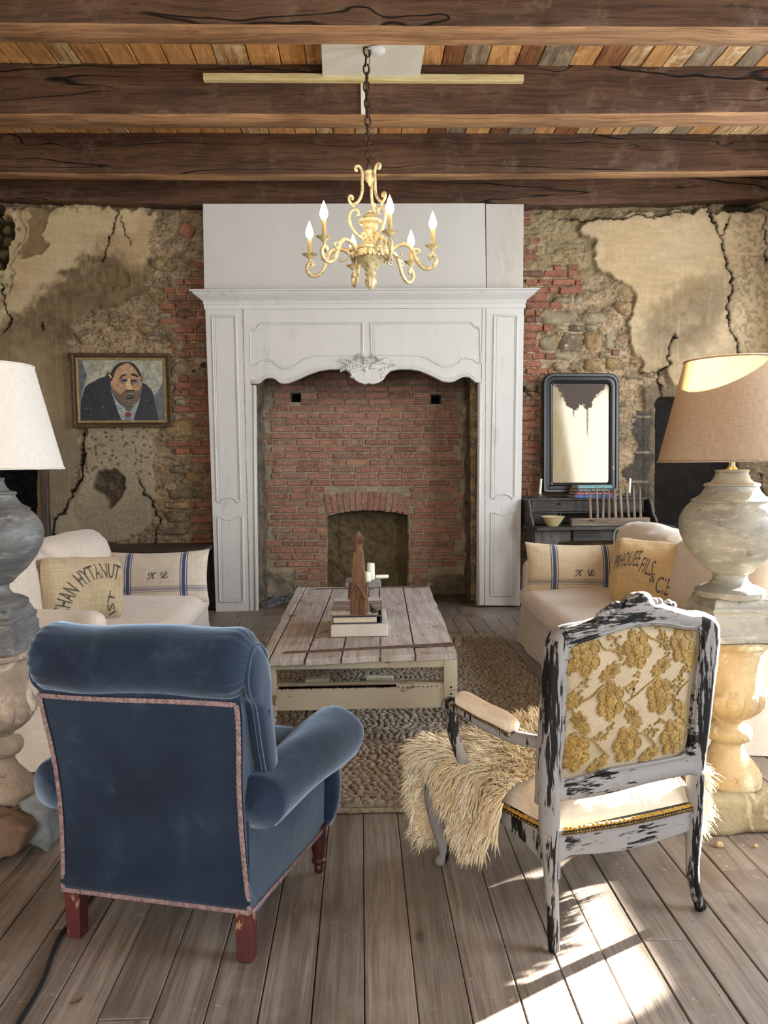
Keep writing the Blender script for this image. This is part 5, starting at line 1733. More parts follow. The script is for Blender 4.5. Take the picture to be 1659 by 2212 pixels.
# things on the desk
M_BOWL = mottled('cream_enamel', (206, 190, 146), (190, 172, 124), 8, .35, 4, .05, 30, spec=.5)
b0 = at(1194, 1133, 6.62)
bw = MB().lathe([(.045, 0), (.048, .004), (.066, .030), (.088, .062), (.100, .078), (.106, .082), (.106, .086), (.098, .085), (.084, .064), (.060, .028), (.030, .012), (.001, .010)], 36, cap=False)
o = bw.build('enamel_bowl', M_BOWL, smooth=True); o.location = (b0.x, 6.62, zt + .001); tag(o, 'cream enamel bowl on the left end of the desk', 'bowl')
M_PEG = wood('grey_weathered_pegs', (124, 108, 92), (146, 130, 113), (84, 70, 58), axis=2, sc=6, rough=.8)
M_PEGB = wood('weathered_rake_beam', (112, 98, 85), (134, 119, 104), (74, 62, 53), axis=0, sc=5, rough=.8)
p0, p1 = at(1232, 1123, 6.58), at(1402, 1117, 6.58)
zr = zt
rk = thing('wooden_rake_head', 'old wooden rake head with upright teeth lying on the desk', 'rake', ((p0.x + p1.x) / 2, 6.58, zr))
L = p1.x - p0.x
MB().box((0, 0, .036), (L, .07, .068), bev=.008).build('beam', M_PEGB, rk)
for px0, px1, y0, dy in ((1276, 1274, 1058, 0), (1291, 1289, 1052, 0), (1302, 1304, 1053, 0), (1316, 1315, 1058, 0), (1330, 1326, 1050, 0), (1332, 1331, 1056, .02), (1344, 1338, 1053, .0), (1345, 1343, 1056, .02), (1359, 1353, 1053, 0), (1371, 1368, 1050, 0), (1384, 1382, 1051, 0)):
    a, b = at(px0, 1113, 6.58), at(px1, y0, 6.58)
    h = b.z - zr
    zb = .068
    pts = [(a.x - rk.location.x, dy, zb - .02), ((a.x * .5 + b.x * .5) - rk.location.x, dy, zb + (h - zb) * .35), ((a.x * .2 + b.x * .8) - rk.location.x, dy, zb + (h - zb) * .85), (b.x - rk.location.x, dy, h)]
    MB().tube(pts, [.013, .0125, .009, .004], 7).build('tooth', M_PEG, rk, angle=50)
zs = zg
BK = [('aqua spine', (104, 150, 152), .315, .205, .026, None), ('black spine', (28, 28, 32), .335, .23, .030, 'HISTORICAL ATLAS OF BRITAIN'), ('red spine', (140, 34, 34), .34, .21, .026, 'THE PERIOD HOUSE'), ('blue spine', (52, 92, 146), .35, .235, .026, None)][::-1]
z = zs + .001
M_PAGES = mottled('book_pages', (196, 186, 162), (170, 160, 136), 60, .9, 3, .2, 200)
M_LETTER = flat('pale_lettering', (206, 198, 184), .7)
def make_book(label, cov, L, D, T, txt, loc, rotz, group, mat=None, spine=True):
    t = thing('book', label, 'book', loc, rotz, group)
    cm = mat or mottled('cover_' + label.split()[1], cov, tuple(max(0, int(q * .85)) for q in cov), 20, .45, 3, .05, 60, spec=.4)
    MB().box((0, 0, .0015), (L, D, .003)).box((0, 0, T - .0015), (L, D, .003)).box((0, -D / 2 + .002, T / 2), (L, .004, T), bev=.0015).build('cover', cm, t)
    MB().box((0, .002, T / 2), (L - .008, D - .010, T - .0062)).build('pages', M_PAGES, t)
    if txt:
        v, f = text_shape(txt)
        w = v[:, 0].max()
        s = min(L * .86 / w, T * .75)
        v = v * np.array([L * .80 / w, T * .62])
        MB().add(np.stack([v[:, 0] - L * .44, np.full(len(v), -D / 2 - .0006), v[:, 1] + T * .26], 1), f).build('spine_title', M_LETTER, t, fix=False)
    return t
xb = at(1277, 1060, 6.85).x
for i, (nm, cov, L, D, T, txt) in enumerate(BK):
    pos = ('at the bottom of', 'second from the bottom of', 'third from the bottom of', 'on top of')[i]
    make_book('book with ' + nm + ' ' + pos + ' the stack under the mirror', cov, L, D, T, txt if txt else ('THE ENGLISH HOUSE' if 0 else 'A HISTORY OF BRITISH HOUSES' if 0 else None), (xb + (-.010, .0, .004, .008)[i], 6.865 + (.0, .004, .0, .006)[i], z), (.06, .05, .03, .07)[i], 'books stacked on the desk gallery')
    z += T + .0006
def candle(label, px, py0, py1, py_base, y, tilt, group):
    p, q = at(px, py_base, y), at(px, py1, y)
    t = thing('candlestick', label, 'candlestick', (p.x, y, zg), 0, group)
    MB().lathe([(.060, 0), (.066, .006), (.060, .012), (.022, .016), (.018, .030), (.020, .036), (.014, .036)], 20).build('holder', M_ZINC, t, angle=40)
    h = at(px, py0, y).z - zg
    MB().tube([(0, 0, .02), (tilt * (h - .02), 0, h)], [.0125, .0105], 12).build('candle', M_WAX, t, angle=40)
M_ZINC = mottled('grey_zinc', (96, 100, 104), (74, 77, 80), 14, .5, 4, .1, 50, Metallic=.4)
M_WAX = Mat('white_wax', (226, 220, 206), .45).m
candle('white candle in a grey holder left of the mirror', 1166, 1034, 1064, 1070, 6.86, .08, 'candles flanking the mirror')
candle('white candle in a grey holder right of the mirror', 1359, 1033, 1058, 1066, 6.90, .06, 'candles flanking the mirror')
# ================================================================ RUG
RX0, RX1, RY0, RY1 = -.93, 1.03, 2.80, 5.66
def jute_material():
    m = Mat('chunky_jute', (150, 134, 112), .95, spec=.1)
    v = m.pos()
    c = m.mix(m.noise(v, 4, 4, .6), (132, 120, 104), (160, 148, 130))
    c = m.mix(m.step(m.noise(v, 45, 3, .6), .42, .7), c, (98, 88, 75))
    c = m.mix(m.math('MULTIPLY', m.step(m.noise(v, 90, 2, .6), .58, .68), .6), c, (186, 175, 156))
    m.base(c)
    m.bump(m.noise(m.scale(v, (60, 160, 120)), 1, 3, .6), .6, .004)
    return m.m
M_JUTE = jute_material()
rug = thing('jute_rug', 'chunky braided jute rug on the floor under the coffee table', 'rug', ((RX0 + RX1) / 2, (RY0 + RY1) / 2, 0))
MB().box(((RX0 + RX1) / 2, (RY0 + RY1) / 2, .006), (RX1 - RX0, RY1 - RY0, .012)).build('backing', M_JUTE, rug, world=True)
border = MB()
for q in ([(RX0, RY0), (RX1, RY0)], [(RX1, RY0), (RX1, RY1)], [(RX1, RY1), (RX0, RY1)], [(RX0, RY1), (RX0, RY0)]):
    (xa, ya), (xb_, yb) = q
    n = 40
    border.tube([(xa + (xb_ - xa) * i / n + random.uniform(-.003, .003), ya + (yb - ya) * i / n + random.uniform(-.003, .003), .008) for i in range(n + 1)], .017, 6, flat=.45, up=(0, 0, 1))
border.build('flat_edge_braid', M_JUTE, rug, world=True, smooth=True)
# knots of the braid, row after row across the rug
def knots():
    base_v, base_f = [], []
    n, m_ = 7, 3
    for i in range(m_):
        t = (math.pi / 2) * (i / m_)
        for j in range(n):
            a = 2 * math.pi * j / n
            base_v.append((math.cos(t) * math.cos(a), math.cos(t) * math.sin(a), math.sin(t)))
    base_v.append((0, 0, 1))
    for i in range(m_ - 1):
        for j in range(n):
            k = (j + 1) % n
            base_f.append((i * n + j, i * n + k, (i + 1) * n + k, (i + 1) * n + j))
    for j in range(n):
        base_f.append(((m_ - 1) * n + j, (m_ - 1) * n + (j + 1) % n, m_ * n))
    return np.array(base_v), base_f
kv, kf = knots()
V, Fq, Ft, cnt = [], [], [], 0
y = RY0 + .03; row = 0
r = np.random.RandomState(5)
while y < RY1 - .01:
    pitch = .030 if (row // 5) % 2 else .040
    dep = .024 if (row // 5) % 2 else .021
    big = y < RY0 + .05
    x = RX0 + .02 + r.uniform(0, pitch)
    ang = .5 if row % 2 else -.5
    if (row // 5) % 2 == 0: ang *= .45
    while x < RX1 - .015:
        s = np.array((pitch * .62, dep * .50, .017 + r.uniform(0, .007))) * (1.15 if big else 1)
        a = ang + r.uniform(-.25, .25)
        R = np.array([[math.cos(a), -math.sin(a), 0], [math.sin(a), math.cos(a), 0], [0, 0, 1]])
        V.append((kv * s) @ R.T + np.array((x + r.uniform(-.004, .004), y + r.uniform(-.003, .003), .011)))
        x += pitch * r.uniform(.9, 1.1)
    y += dep * .86; row += 1
nk = len(V)
mbk = MB()
VV = np.concatenate(V)
faces = []
for i in range(nk):
    b = i * len(kv)
    faces += [tuple(q + b for q in f) for f in kf]
mbk.v.append(VV); mbk.f = faces; mbk.mi = [0] * len(faces); mbk.n = len(VV)
kn_o = mbk.build('braid_knots', M_JUTE, rug, world=True, smooth=True, fix=False)
kn_o['kind'] = 'stuff'

# ================================================================ COFFEE TABLE
ZT = .462
def door_paint():
    m = Mat('grey_white_worn_door_paint', (176, 170, 164), .7, spec=.3)
    v = m.pos()
    off = m.N('ShaderNodeVectorMath', operation='MULTIPLY_ADD')
    cmb = m.N('ShaderNodeCombineXYZ'); m.L(m.rnd(), cmb.inputs[1])
    m.L(cmb.outputs[0], off.inputs[0]); off.inputs[1].default_value = (0, 9, 0); m.L(v, off.inputs[2])
    p = off.outputs[0]
    g = m.noise(m.scale(p, (40, 2.2, 20)), 1, 6, .65, .6)
    fine = m.noise(m.scale(p, (240, 7, 120)), 1, 3, .6)
    c = m.mix(m.step(g, .35, .65), (184, 177, 171), (150, 142, 135))
    c = m.mix(m.math('MULTIPLY', m.step(m.noise(p, 3.2, 5, .65), .46, .66), .55), c, (146, 133, 122))
    c = m.mix(m.math('MULTIPLY', m.step(fine, .55, .7), .45), c, (116, 104, 94))
    chip = m.noise(m.scale(v, (1.3, .5, 1)), 14, 7, .72)
    k = m.step(chip, .60, .63)
    c = m.mix(m.math('MULTIPLY', k, .85), c, (112, 92, 76))
    lite = m.step(m.noise(m.scale(v, (1, 1, 1), (3, 3, 1)), 24, 6, .75), .60, .65)
    c = m.mix(m.math('MULTIPLY', lite, .55), c, (206, 202, 196))
    m.base(c)
    m.bump(m.math('ADD', m.math('SUBTRACT', 1.0, k), m.math('MULTIPLY', g, .6)), .45, .003)
    return m.m
M_TTOP = door_paint()
M_TFRAME = chippy('cream_worn_frame_paint', (176, 169, 150), (118, 99, 76), 9, .575, 0, .65, (160, 153, 134), 3.0, .3, .5)
M_RUST = mottled('rusty_strap', (112, 92, 78), (84, 64, 52), 40, .8, 5, .4, 90, world=True, Metallic=.2)
tb = thing('coffee_table', 'low coffee table made of an old planked door on a cream frame', 'table', (0, 4.25, 0))
fronts = [on(x, yy, ZT) for x, yy in ((558, 1428), (580, 1426.5), (658, 1424), (737, 1421), (821, 1417.5), (897, 1415), (990, 1411))]
backs = [on(x, yy, ZT) for x, yy in ((641, 1269), (661, 1269), (720, 1268.5), (772, 1268), (819, 1267.5), (870, 1267), (928, 1266.5))]
def lerp(a, b, t): return a + (b - a) * t
for i in range(6):
    g = .0035
    a, b, c, d = fronts[i].copy(), fronts[i + 1].copy(), backs[i + 1].copy(), backs[i].copy()
    a.x += g; d.x += g; b.x -= g; c.x -= g
    for q in (a, b): q.y += random.uniform(-.008, .008)
    n = 14
    left = [(lerp(a, d, t / n).x + (random.uniform(-.004, .003) if i == 0 else 0), lerp(a, d, t / n).y) for t in range(n + 1)]
    right = [(lerp(b, c, t / n).x + (random.uniform(-.003, .004) if i == 5 else 0), lerp(b, c, t / n).y) for t in range(n + 1)]
    ez = random.uniform(-.002, .002)
    MB().prism(left + right[::-1], ZT - .028 + ez, ZT + ez, axes=(0, 1, 2)).build('plank', M_TTOP, tb, world=True, bevel=.003)
fx0, fx1 = at(567, 1480, 3.34).x, at(984, 1480, 3.40).x
fy0, fy1 = 3.33, 5.16
zb = ZT - .030
MB().box(((fx0 + fx1) / 2, fy0 + .026, zb - .0155), (fx1 - fx0 - .118, .040, .030), bev=.003).build('top_rail', M_TFRAME, tb, world=True)
zl1, zl0 = at(770, 1478, 3.35).z, at(770, 1531, 3.35).z
MB().box(((fx0 + fx1) / 2, fy0 + .024, (zl0 + zl1) / 2), (fx1 - fx0 - .10, .030, zl1 - zl0), bev=.003).build('front_rail', M_TFRAME, tb, world=True)
MB().box(((fx0 + fx1) / 2, fy0 + .040, zl1 - .004), (fx1 - fx0 - .10, .040, .012), bev=.002).build('ledge', M_TFRAME, tb, world=True)
MB().box(((fx0 + fx1) / 2 - .10, fy0 + .012, zl1 - .006), (fx1 - fx0 - .34, .006, .014)).build('rust_strip', M_RUST, tb, world=True)
tk = MB()
for i in range(34):
    x = fx0 + .065 + (fx1 - fx0 - .13) * i / 33 + random.uniform(-.006, .006)
    tk.ball((x, fy0 + .007, zl1 - .012 + random.uniform(-.003, .003)), (.0035, .003, .0035), 6, 4)
for x in (fx0 + .066, fx1 - .066):
    for i in range(7):
        tk.ball((x, fy0 + .012, zl1 + .012 + i * .016), (.003, .003, .003), 6, 4)
o = tk.build('upholstery_tacks', M_RUST, tb, world=True); o['kind'] = 'stuff'
MB().box(((fx0 + fx1) / 2, fy1 - .024, (zl0 + zl1) / 2), (fx1 - fx0 - .10, .030, zl1 - zl0), bev=.003).build('rear_rail', M_TFRAME, tb, world=True)
for x in (fx0 + .030, fx1 - .030):
    MB().box((x, (fy0 + fy1) / 2, zb - .055), (.024, fy1 - fy0 - .10, .105), bev=.003).build('side_rail', M_TFRAME, tb, world=True)
for x in (fx0 + .030, fx1 - .030):
    for y in (fy0 + .030, fy1 - .030):
        zs_ = zl0 - .02
        lg = MB().box((x, y, (zb + zs_) / 2), (.060, .060, zb - zs_), bev=.004)
        lg.lathe([(.010, .034), (.016, .035), (.017, .040), (.015, .046), (.021, zs_ - .045), (.026, zs_ - .035), (.026, zs_ - .022), (.020, zs_ - .016), (.029, zs_ - .006), (.029, zs_)], 24, (x, y, 0),
                 flute=lambda i, a: 1 - .10 * (np.cos(a * 8) > .2) if i in (3, 4) else 1 + 0 * a)
        leg = lg.build('leg', M_TFRAME, tb, world=True, angle=40)
        if y < 4:
            for k, px in enumerate((0, 1, 2)):
                MB().ball((x + .002, y - .031, zl0 + .035 + k * .030), (.005, .003, .005), 8, 5).build('peg_hole', M_DARK, leg, world=True)
def strap(x0, y0, x1, y1, name='strap_hinge'):
    a, b = on(x0, y0, ZT), on(x1, y1, ZT)
    d = (b - a).normalized()
    mb = MB()
    n = Vector((-d.y, d.x, 0))
    w0, w1 = .010, .021
    P = [a - n * w0, b - n * w1, b + n * w1, a + n * w0]
    mb.prism([(p.x, p.y) for p in P], ZT + .001, ZT + .007, axes=(0, 1, 2))
    ctr = b + d * .020 + Vector((0, 0, .016))
    mb.tube([tuple(ctr + n * s) for s in (-.020, .020)], .018, 12)
    o = mb.build(name, M_RUST, tb, world=True, bevel=.001)
    for t in (.06, .33, .62, .9):
        p = lerp(a, b, t)
        MB().ball((p.x, p.y, ZT + .007), (.009, .007, .004), 8, 5).build('nail_head', M_RUST, o, world=True)
strap(613, 1412, 978, 1393); strap(681, 1274, 918, 1267)
# pale scraps lying on the rug, seen through the frame
M_PAPER = mottled('pale_scrap', (200, 192, 168), (176, 166, 138), 10, .9)
for i, (px, py, w, d, a) in enumerate(((685, 1474, .14, .06, .1), (820, 1471, .16, .05, -.1))):
    p = on(px, py, .03)
    o = MB().box((0, 0, .010), (w, d, .020), bev=.004).build('paper_packet', M_PAPER)
    o.location = (p.x, p.y + .02, .031); o.rotation_euler = (0, 0, a)
    tag(o, ('left', 'right')[i] + ' one of two pale scraps lying on the rug under the table', 'scrap', 'pale scraps under the table')

# ---------------- on the coffee table
def lying(label, cov, L, D, T, cx, cy, z, rot, text=None, mat=None):
    return make_book(label, cov, L, D, T, None, (cx, cy, z), rot, 'books under the wooden spire', mat)
a, b = on(715, 1378, ZT), on(838, 1376, ZT)
W = (b - a).length
bx = MB().box((0, 0, .030), (W, .40, .058), bev=.003)
M_BOXW = mottled('off_white_box_board', (204, 198, 186), (192, 186, 174), 4, .6, 3, .05, 60)
o = bx.build('white_box', M_BOXW); o.location = ((a.x + b.x) / 2, a.y + .20, ZT + .003); o.rotation_euler = (0, 0, .0)
tag(o, 'large off-white boxed book at the bottom of the pile on the coffee table', 'box')
z1 = ZT + .003 + .059
b1 = thing('book', 'dark blue book with cream pages on the white box', 'book', ((a.x + b.x) / 2 - .012, a.y + .19, z1), .01, 'books under the wooden spire')
M_NAVY = mottled('navy_cover', (44, 46, 62), (34, 36, 50), 20, .5)
L, D, T = W * .86, .33, .036
MB().box((0, 0, .002), (L, D, .004)).box((0, 0, T - .002), (L, D, .004)).build('cover', M_NAVY, b1)
MB().box((L / 2 - .002, 0, T / 2), (.012, D, T), bev=.005).build('spine', M_NAVY, b1)
MB().box((-.010, .004, T / 2), (L - .026, D - .014, T - .0082)).build('pages', mottled('cream_pages', (220, 208, 184), (204, 190, 164), 80, .9, 3, .2, 200), b1)
z2 = z1 + T + .001
b2 = thing('book', 'grey-brown book with pale stripes directly under the wooden spire', 'book', ((a.x + b.x) / 2 - .010, a.y + .20, z2), -.02, 'books under the wooden spire')
m = Mat('striped_cover', (120, 104, 92), .45, spec=.4)
yy_ = m.xyz(m.obj())[1]
st = m.math('MAXIMUM', m.math('SUBTRACT', 1.0, m.step(m.math('ABSOLUTE', m.math('ADD', yy_, .06)), .006, .008)), m.step(yy_, .08, .082))
m.base(m.mix(st, (116, 100, 90), (176, 172, 168)))
L, D, T = W * .90, .34, .030
MB().box((0, 0, .0015), (L, D, .003)).box((0, 0, T - .0015), (L, D, .003)).box((L / 2 - .002, 0, T / 2), (.008, D, T), bev=.003).build('cover', m.m, b2)
MB().box((-.008, .003, T / 2), (L - .02, D - .012, T - .0062)).build('pages', mottled('grey_pages', (186, 176, 152), (160, 150, 128), 90, .9, 3, .2, 200), b2)
z3 = z2 + T + .0005
# wooden spire
M_SPIRE = wood('brown_oak_spire', (110, 80, 57), (128, 97, 71), (74, 51, 35), axis=2, sc=12, crack=False, rough=.6, world=False)
ps = on(776, 1330, z3)
hs = at(775, 1192, ps.y + .04).z - z3
sp = thing('wooden_spire', 'carved wooden church spire ornament with a leaf crown on the books', 'ornament', (ps.x, ps.y + .045, z3), -.16)
wB = .038
MB().box((0, 0, hs * .19), (wB * 2, wB * 2, hs * .38), bev=.002).build('base_block', M_SPIRE, sp)
P = np.array([[(-w, -w, z), (w, -w, z), (w, w, z), (-w, w, z)] for w, z in ((wB * .97, hs * .30), (wB * .86, hs * .45), (wB * .56, hs * .97), (wB * .60, hs))])
MB().grid(P, closed_v=True).add([(-wB*.6, -wB*.6, hs), (wB*.6, -wB*.6, hs), (wB*.6, wB*.6, hs), (-wB*.6, wB*.6, hs)], [(0, 1, 2, 3)]).build('tapering_shaft', M_SPIRE, sp)
for k in range(4):
    R = np.array(Matrix.Rotation(k * math.pi / 2, 3, 'Z'))
    g = MB()
    for s in (-1, 1):
        pts = [np.array((s * wB * 1.06, -wB - .004, hs * .26)), np.array((0, -wB - .004, hs * .50))]
        g.tube([tuple(R @ p) for p in pts], .0055, 4)
    g.build('gable_moulding', M_SPIRE, sp)
    lan = MB()
    ar = [(-.012, .006), (-.012, hs * .20), (-.007, hs * .255), (0, hs * .285), (.007, hs * .255), (.012, hs * .20), (.012, .006)]
    lan.tube([tuple(R @ np.array((x, -wB - .001, z))) for x, z in ar], .0022, 4)
    lan.build('lancet_arch', M_SPIRE, sp)
cr = MB()
cr.lathe([(wB * .62, hs), (wB * .62, hs + .008), (wB * .50, hs + .012), (wB * .56, hs + .034), (wB * .64, hs + .040), (.004, hs + .038)], 8, ang0=.39)
cr.build('collar', M_SPIRE, sp)
def petal(hh, w, lean, base, zb):
    n = 9
    rows = []
    for i in range(n):
        t = i / (n - 1)
        ww = w * math.sin(math.pi * min(t * .92 + .08, 1)) ** .7
        y = -(base + lean * t * t); z = zb + hh * t
        rows.append([(-ww, y, z), (0, y - .006, z), (ww, y, z), (ww, y + .004, z), (0, y - .002, z), (-ww, y + .004, z)])
    return np.array(rows)
for k in range(8):
    big = k % 2 == 0
    pm = petal(.036 if big else .026, .019 if big else .014, .014 if big else .034, wB * .34 if big else wB * .5, hs + .036)
    R = np.array(Matrix.Rotation(k * math.pi / 4, 3, 'Z'))
    MB().grid(pm @ R.T, closed_v=True).build('leaf', M_SPIRE, sp, angle=50)
MB().grid(petal(.058, .017, 0, .0, hs + .040), closed_v=True).build('leaf', M_SPIRE, sp, angle=50)
# small black stone figure on the striped book
pk = on(811, 1327, z3)
kn2 = MB().ball((0, 0, .010), (.020, .013, .010), 12, 7).ball((-.010, .006, .026), (.010, .007, .010), 10, 6).tube([(-.014, .008, .030), (-.018, .010, .044)], [.005, .003], 6)
o = kn2.build('black_trinket', flat('black_stone', (32, 32, 34), .4, spec=.5), smooth=True); o.location = (pk.x - .006, pk.y + .03, z3)
tag(o, 'small black trinket on the books right of the wooden spire', 'trinket')
# weathered capital standing behind, with candles
M_GREYST = mottled('weathered_grey_wood', (140, 138, 134), (96, 92, 88), 16, .8, 6, .4, 40, speck=((170, 166, 158), 40, .6))
yc = 4.35
pc_ = on(787, 1318, ZT)
hc = at(800, 1258, yc - .08).z - ZT
cp_ = thing('weathered_capital', 'grey weathered turned capital with a square top behind the spire', 'ornament', (at(785, 1300, yc).x, yc, ZT + .003))
MB().lathe([(.085, 0), (.088, .012), (.080, .02), (.060, .035), (.046, .06), (.042, .085), (.05, .105), (.07, hc - .04), (.085, hc - .03)], 28).build('turned_neck', M_GREYST, cp_, angle=40)
MB().box((0, 0, hc - .015), (.20, .20, .03), bev=.005).build('square_top', M_GREYST, cp_)
for nm, dx, dy, r, h, lab in (('pillar_candle', .045, .02, .022, .095, 'ivory pillar candle on the grey capital, taller of the two'), ('pillar_candle', .026, -.05, .019, .055, 'short ivory pillar candle in front of the taller one')):
    o = MB().lathe([(r, 0), (r * 1.02, h * .5), (r * .98, h - .003), (r * .9, h), (r * .3, h - .002)], 18).build(nm, mottled('ivory_wax', (222, 222, 200), (206, 206, 182), 20, .4, 3, .05), angle=50)
    o.location = (cp_.location.x + dx, yc + dy, ZT + hc + .0005); tag(o, lab, 'candle', 'candles on the capital')
o = MB().lathe([(.010, 0), (.011, .02), (.011, .07), (.009, .075)], 12).build('fallen_candle', M_WAX, angle=50)
o.rotation_euler = (0, math.pi / 2, .05); o.location = (cp_.location.x + .072, yc + .055, ZT + hc + .0115)
tag(o, 'white candle stub lying on its side on the grey capital', 'candle')

# ================================================================ LAMPS ON STONE BALUSTERS
def shade_material(name, c1, c2):
    m = Mat(name, c1, .9, spec=.1)
    v = m.obj()
    xyz_ = m.xyz(v)
    ang = m.math('ARCTAN2', xyz_[1], xyz_[0])
    cmb = m.N('ShaderNodeCombineXYZ'); m.L(ang, cmb.inputs[0]); m.L(xyz_[2], cmb.inputs[1])
    w1 = m.noise(m.scale(cmb.outputs[0], (7, 420, 1)), 1, 3, .6)
    w2 = m.noise(m.scale(cmb.outputs[0], (110, 20, 1)), 1, 3, .6)
    w = m.math('MULTIPLY', m.math('ADD', w1, w2), .5)
    c = m.mix(m.step(w, .38, .62), c1, c2)
    m.base(c)
    m.bump(w, .3, .002)
    tr = m.N('ShaderNodeBsdfTranslucent'); m.L(m.mix(1.0, c, (255, 236, 176), 'MULTIPLY'), tr.inputs[0])
    mx = m.N('ShaderNodeMixShader'); mx.inputs[0].default_value = .20
    out = m.t.nodes['Material Output']
    m.L(m.b.outputs[0], mx.inputs[1]); m.L(tr.outputs[0], mx.inputs[2]); m.L(mx.outputs[0], out.inputs[0])
    return m.m
def stoneware(name, c1, c2, hi):
    m = Mat(name, c1, .5, spec=.4)
    v = m.obj()
    c = m.mix(m.step(m.noise(m.scale(v, (1, 1, 2.2)), 5, 6, .7, .6), .35, .65), c1, c2)
    c = m.mix(m.math('MULTIPLY', m.step(m.noise(m.scale(v, (9, 9, 30)), 1.5, 5, .7), .52, .66), .6), c, hi)
    c = m.mix(m.math('MULTIPLY', m.step(m.noise(v, 26, 5, .7), .60, .68), .5), c, (52, 50, 46))
    m.base(c); m.bump(m.noise(v, 40, 5, .65), .25, .006)
    return m.m
def make_lamp(x, y, label, shade_m, urn_m):
    s = y / F_PX            # metres per pixel at the lamp
    t = thing('table_lamp', label, 'lamp', (x, y, .655), 0, 'pair of urn table lamps')
    Z = lambda py: 1.3 - (py - 1000) * s - .655 + .008
    R = lambda h: h * s
    # stepped square plinth
    mb = MB()
    prof = [(78, 1393), (78, 1378), (74, 1374), (74, 1366), (71, 1362), (71, 1343), (67, 1338), (67, 1332), (69, 1328), (69, 1322), (64, 1318), (62, 1312), (60, 1306), (57, 1303)]
    rings = []
    for h, py in prof:
        w = R(h) * .98
        rings.append([(-w, -w, Z(py)), (w, -w, Z(py)), (w, w, Z(py)), (-w, w, Z(py))])
    z0 = rings[0][0][2]
    mb.grid(np.array(rings), closed_v=True)
    mb.add(rings[0], [(3, 2, 1, 0)]); mb.add(rings[-1], [(0, 1, 2, 3)])
    mb.build('stepped_plinth', urn_m, t, bevel=.002)
    prof = [(60, 1306), (70, 1303), (73, 1297), (73, 1290), (66, 1285), (60, 1282), (46, 1278), (38, 1270), (35, 1262), (36, 1254), (44, 1250), (47, 1246), (54, 1238), (72, 1222), (93, 1195), (105, 1168), (109, 1148),
            (107, 1132), (97, 1111), (86, 1099), (82, 1096), (83.5, 1092), (80, 1090), (67, 1083), (60, 1075), (55, 1066), (55, 1062), (58, 1060), (56, 1056), (44, 1053), (38, 1046), (34, 1036), (33, 1032), (35, 1030), (34, 1026), (12, 1025)]
    MB().lathe([(R(h), Z(py)) for h, py in prof], 48).build('urn', urn_m, t, angle=32)
    MB().lathe([(R(12), Z(1025)), (R(10), Z(1022)), (R(6.5), Z(1018)), (R(6.5), Z(985)), (R(9), Z(984)), (R(9), Z(960)), (R(5), Z(958))], 16).build('brass_stem', M_BRASS, t, angle=40)
    MB().lathe([(R(6), Z(958)), (R(14), Z(938)), (R(17), Z(920)), (R(12), Z(900)), (R(3), Z(892))], 16).build('bulb', M_BULBOFF, t, smooth=True)
    sh = MB()
    rb, rt = R(154), R(101)
    zb_, zt_ = Z(1007), Z(1007) + R(217)
    P = np.array([[(rb + (rt - rb) * k / 10 + d) * 1.0 for k in range(11)] for d in (0, -.003)])
    n = 64
    a = np.linspace(0, 2 * math.pi, n, endpoint=False)
    prof = [(rb + (rt - rb) * k / 10, zb_ + (zt_ - zb_) * k / 10) for k in range(11)] 
    sh.lathe(prof, n, cap=False)
    so = sh.build('shade', shade_m, t, smooth=True)
    for r_, z_ in ((rb, zb_), (rt, zt_)):
        MB().tube([(r_ * math.cos(q), r_ * math.sin(q), z_) for q in a], .0035, 6, closed=True).build('rim_tape', shade_m, so, smooth=True)
    sp_ = MB()
    for k in range(3):
        q = k * 2.094 + .4
        sp_.tube([(R(5) * math.cos(q), R(5) * math.sin(q), Z(990)), (rb * math.cos(q), rb * math.sin(q), zb_ + .004)], .002, 5)
    sp_.build('spider', M_BRASS, so, smooth=True)
    return t
M_BRASS = mottled('brushed_brass', (196, 184, 146), (176, 162, 120), 30, .35, 3, .0, Metallic=.8)
M_BULBOFF = flat('opal_bulb', (230, 226, 216), .3)
lamp_r = make_lamp(1.315, 2.69, 'urn table lamp with a linen shade toned as if backlit on the right-hand baluster', shade_material('backlit_linen_shade', (170, 153, 134), (148, 130, 111)), stoneware('pale_grey_urn', (146, 142, 128), (118, 114, 104), (176, 170, 150)))  # same linen as the left lamp, backlit tone put into the colour
lamp_l = make_lamp(-1.275, 2.66, 'dark grey urn table lamp with a linen shade toned as if daylit on the left-hand baluster', shade_material('daylit_linen_shade', (222, 217, 208), (208, 202, 192)), stoneware('dark_grey_urn', (98, 97, 95), (74, 73, 72), (134, 135, 134)))  # same linen as the right lamp, window brightness put into the colour

